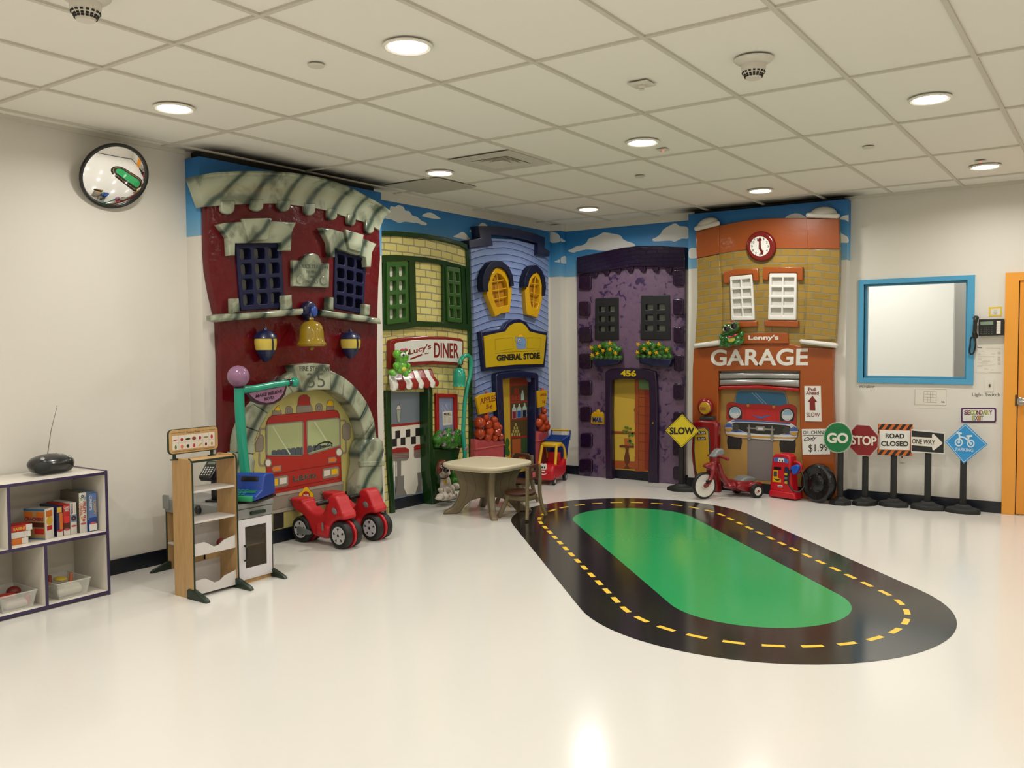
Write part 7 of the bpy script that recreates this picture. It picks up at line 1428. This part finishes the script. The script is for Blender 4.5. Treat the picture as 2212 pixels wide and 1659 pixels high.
# telephone
m_ph = mat('phone_black', '171817', rough=.4); t = thing('wall_telephone', 'black wall telephone with coiled cord between window and door', 'telephone', FB.h3('C4',390,430,0))
slab('body', FB, 'C4', [(215,318),(560,308),(566,330),(560,535),(215,548)], .002, .055, m_ph, t, .006)
slab('wall_mount', FB, 'C4', [(215,545),(570,535),(566,560),(230,566)], .0005, .02, m_plas, t, .002)
slab('display', FB, 'C4', [(240,352),(418,345),(418,390),(240,396)], .055, .0565, mat('lcd_green','7c917c', rough=.2), t); lb = slab('speed_dial_label', FB, 'C4', [(466,340),(522,338),(518,515),(462,517)], .055, .0565, m_offw, t); mb = MB()
for k in range(1, 5): ln(mb, 'C4', 466, 340+k*35, 520, 338+k*35, .001, d=.0571)
wobj('label_lines', mb.mesh('p', 0), m_ink, lb); kp = MB()
for r_ in range(4):
    for x in (250, 292, 324, 358, 398): p = FB.h3('C4', x, 438+r_*25, .056); kp.box(p, (.008,.004,.004), .0008)
wobj('keys', kp, mat('phone_key','6f6f6a'), t)
hs = [FB.h3('C4',x,y,d) for x, y, d in ((176,300,.085),(172,345,.095),(165,430,.098),(160,500,.095),(165,552,.085))]; wobj('handset', blob(MB().tube(cat(hs,4,False), [.026]*5+[.021]*7+[.026]*5, n=12, squash=.8).ell(hs[0]-V((0,-.01,-.002)), (.028,.03,.022)).ell(hs[-1]+V((0,.01,0)), (.028,.03,.024)), .006, 3), m_ph, t)
cr = cat([FB.h3('C4',x,y,d) for x, y, d in ((150,560,.08),(108,580,.06),(98,680,.045),(92,770,.04),(125,798,.04),(160,750,.04),(176,650,.03),(170,590,.02))], 14, False); hx = []
cr = resamp(cr, 420)
for i, p in enumerate(cr[:-1]):
    d = (cr[i+1]-p).normalized(); x_ = d.cross(V((0,1,0))).normalized(); y_ = d.cross(x_); a = i*2*pi/9; hx.append(p+(x_*cos(a)+y_*sin(a))*.0065)
wobj('cord', MB().tube(hx, .0028, n=5), m_ph, t)
# secondary exit sign, outlet
t = thing('secondary_exit_sign', 'white SECONDARY EXIT sign with purple border and colourful letters', 'sign', FB.h3('A5',1750,172,0))
slab('board', FB, 'A5', rrect(1565,90,1938,256,24), .0003, .004, m_pap, t, .001); slab('border', FB, 'A5', rrect(1572,96,1932,249,20), .004, .005, mat('border_purple','4e2350', rough=.5), t, holes=[rrect(1590,113,1914,232,12)])
def cletters(s_, x0, x1, y0, y1, cols):
    n = len(s_); wd = (x1-x0)/n
    for i, ch_ in enumerate(s_):
        a = x0+i*wd; dx = .9
        text('letter_shadow', ch_, FB, 'A5', [(a-2,y1+3),(a+wd*dx+3,y1+3),(a+wd*dx+3,y0-3),(a-2,y0-3)], .004, mat('letter_plum','4a1c40'), t, .03, .0006)
        text('letter', ch_, FB, 'A5', [(a+1,y1),(a+wd*dx,y1),(a+wd*dx,y0),(a+1,y0)], .0048, mat('letter_'+cols[i], cols[i], rough=.5), t, .02, .0006)
cletters('SECONDARY', 1608, 1892, 126, 165, ['6a2a60','9a5a3a','9ab53a','c9cc3a','5a2050','a86a3a','7fa83a','c4c83a','6a2a60']); cletters('EXIT', 1688, 1802, 182, 222, ['a8c04a','5a2050','c07a3a','6fa85a'])
c = FB.h3('A5', 976, 612, 0); t = thing('wall_outlet', 'white wall outlet partly hidden behind the ROAD CLOSED post', 'outlet', c); slab('plate', FB, 'A5', [(955,572),(1000,573),(998,652),(953,650)], .0003, .005, m_plas, t, .002); slab('sockets', FB, 'A5', ring2((977,598),8,10), .004, .006, m_ink, t)
# ================================================================ convex mirror
c = V((.0, -5.63, 2.722)); tgt = V((2.6, -4.9, .2)); ax = V((.867, -.095, -.488)).normalized()
t = thing('convex_mirror', 'round black-rimmed convex safety mirror high on the left wall', 'mirror', c)
cm = FL.h3('P', 248, 381, .13); Rm_ = .214; prof = []
S_ = .62
import math as _m
k0 = _m.sqrt(S_*S_-Rm_*Rm_)
for i in range(25):
    a = _m.asin(Rm_/S_)*(1-i/24); prof.append((S_*_m.sin(a), S_*_m.cos(a)-k0))
md = mat('mirror_surface', 'f4f4f4', rough=.0, metal=1.0)
wobj('mirror_dome', MB().lathe([(Rm_*.98,-.008)]+prof, cm, ax, n=96).mesh('d', 60), md, t)
wobj('rim', MB().ringlathe([(Rm_-.006,-.012),(Rm_+.010,-.014),(Rm_+.014,0),(Rm_+.008,.012),(Rm_-.004,.014),(Rm_-.008,.006)], cm, ax, n=64), mat('rim_black','0e0e0c', rough=.3), t)
wobj('mount', MB().tube([V((.001,cm.y,cm.z+.02)), cm-ax*.01], .03).box(V((.006,cm.y,cm.z+.02)), (.01,.10,.10), .003), m_ph, t)
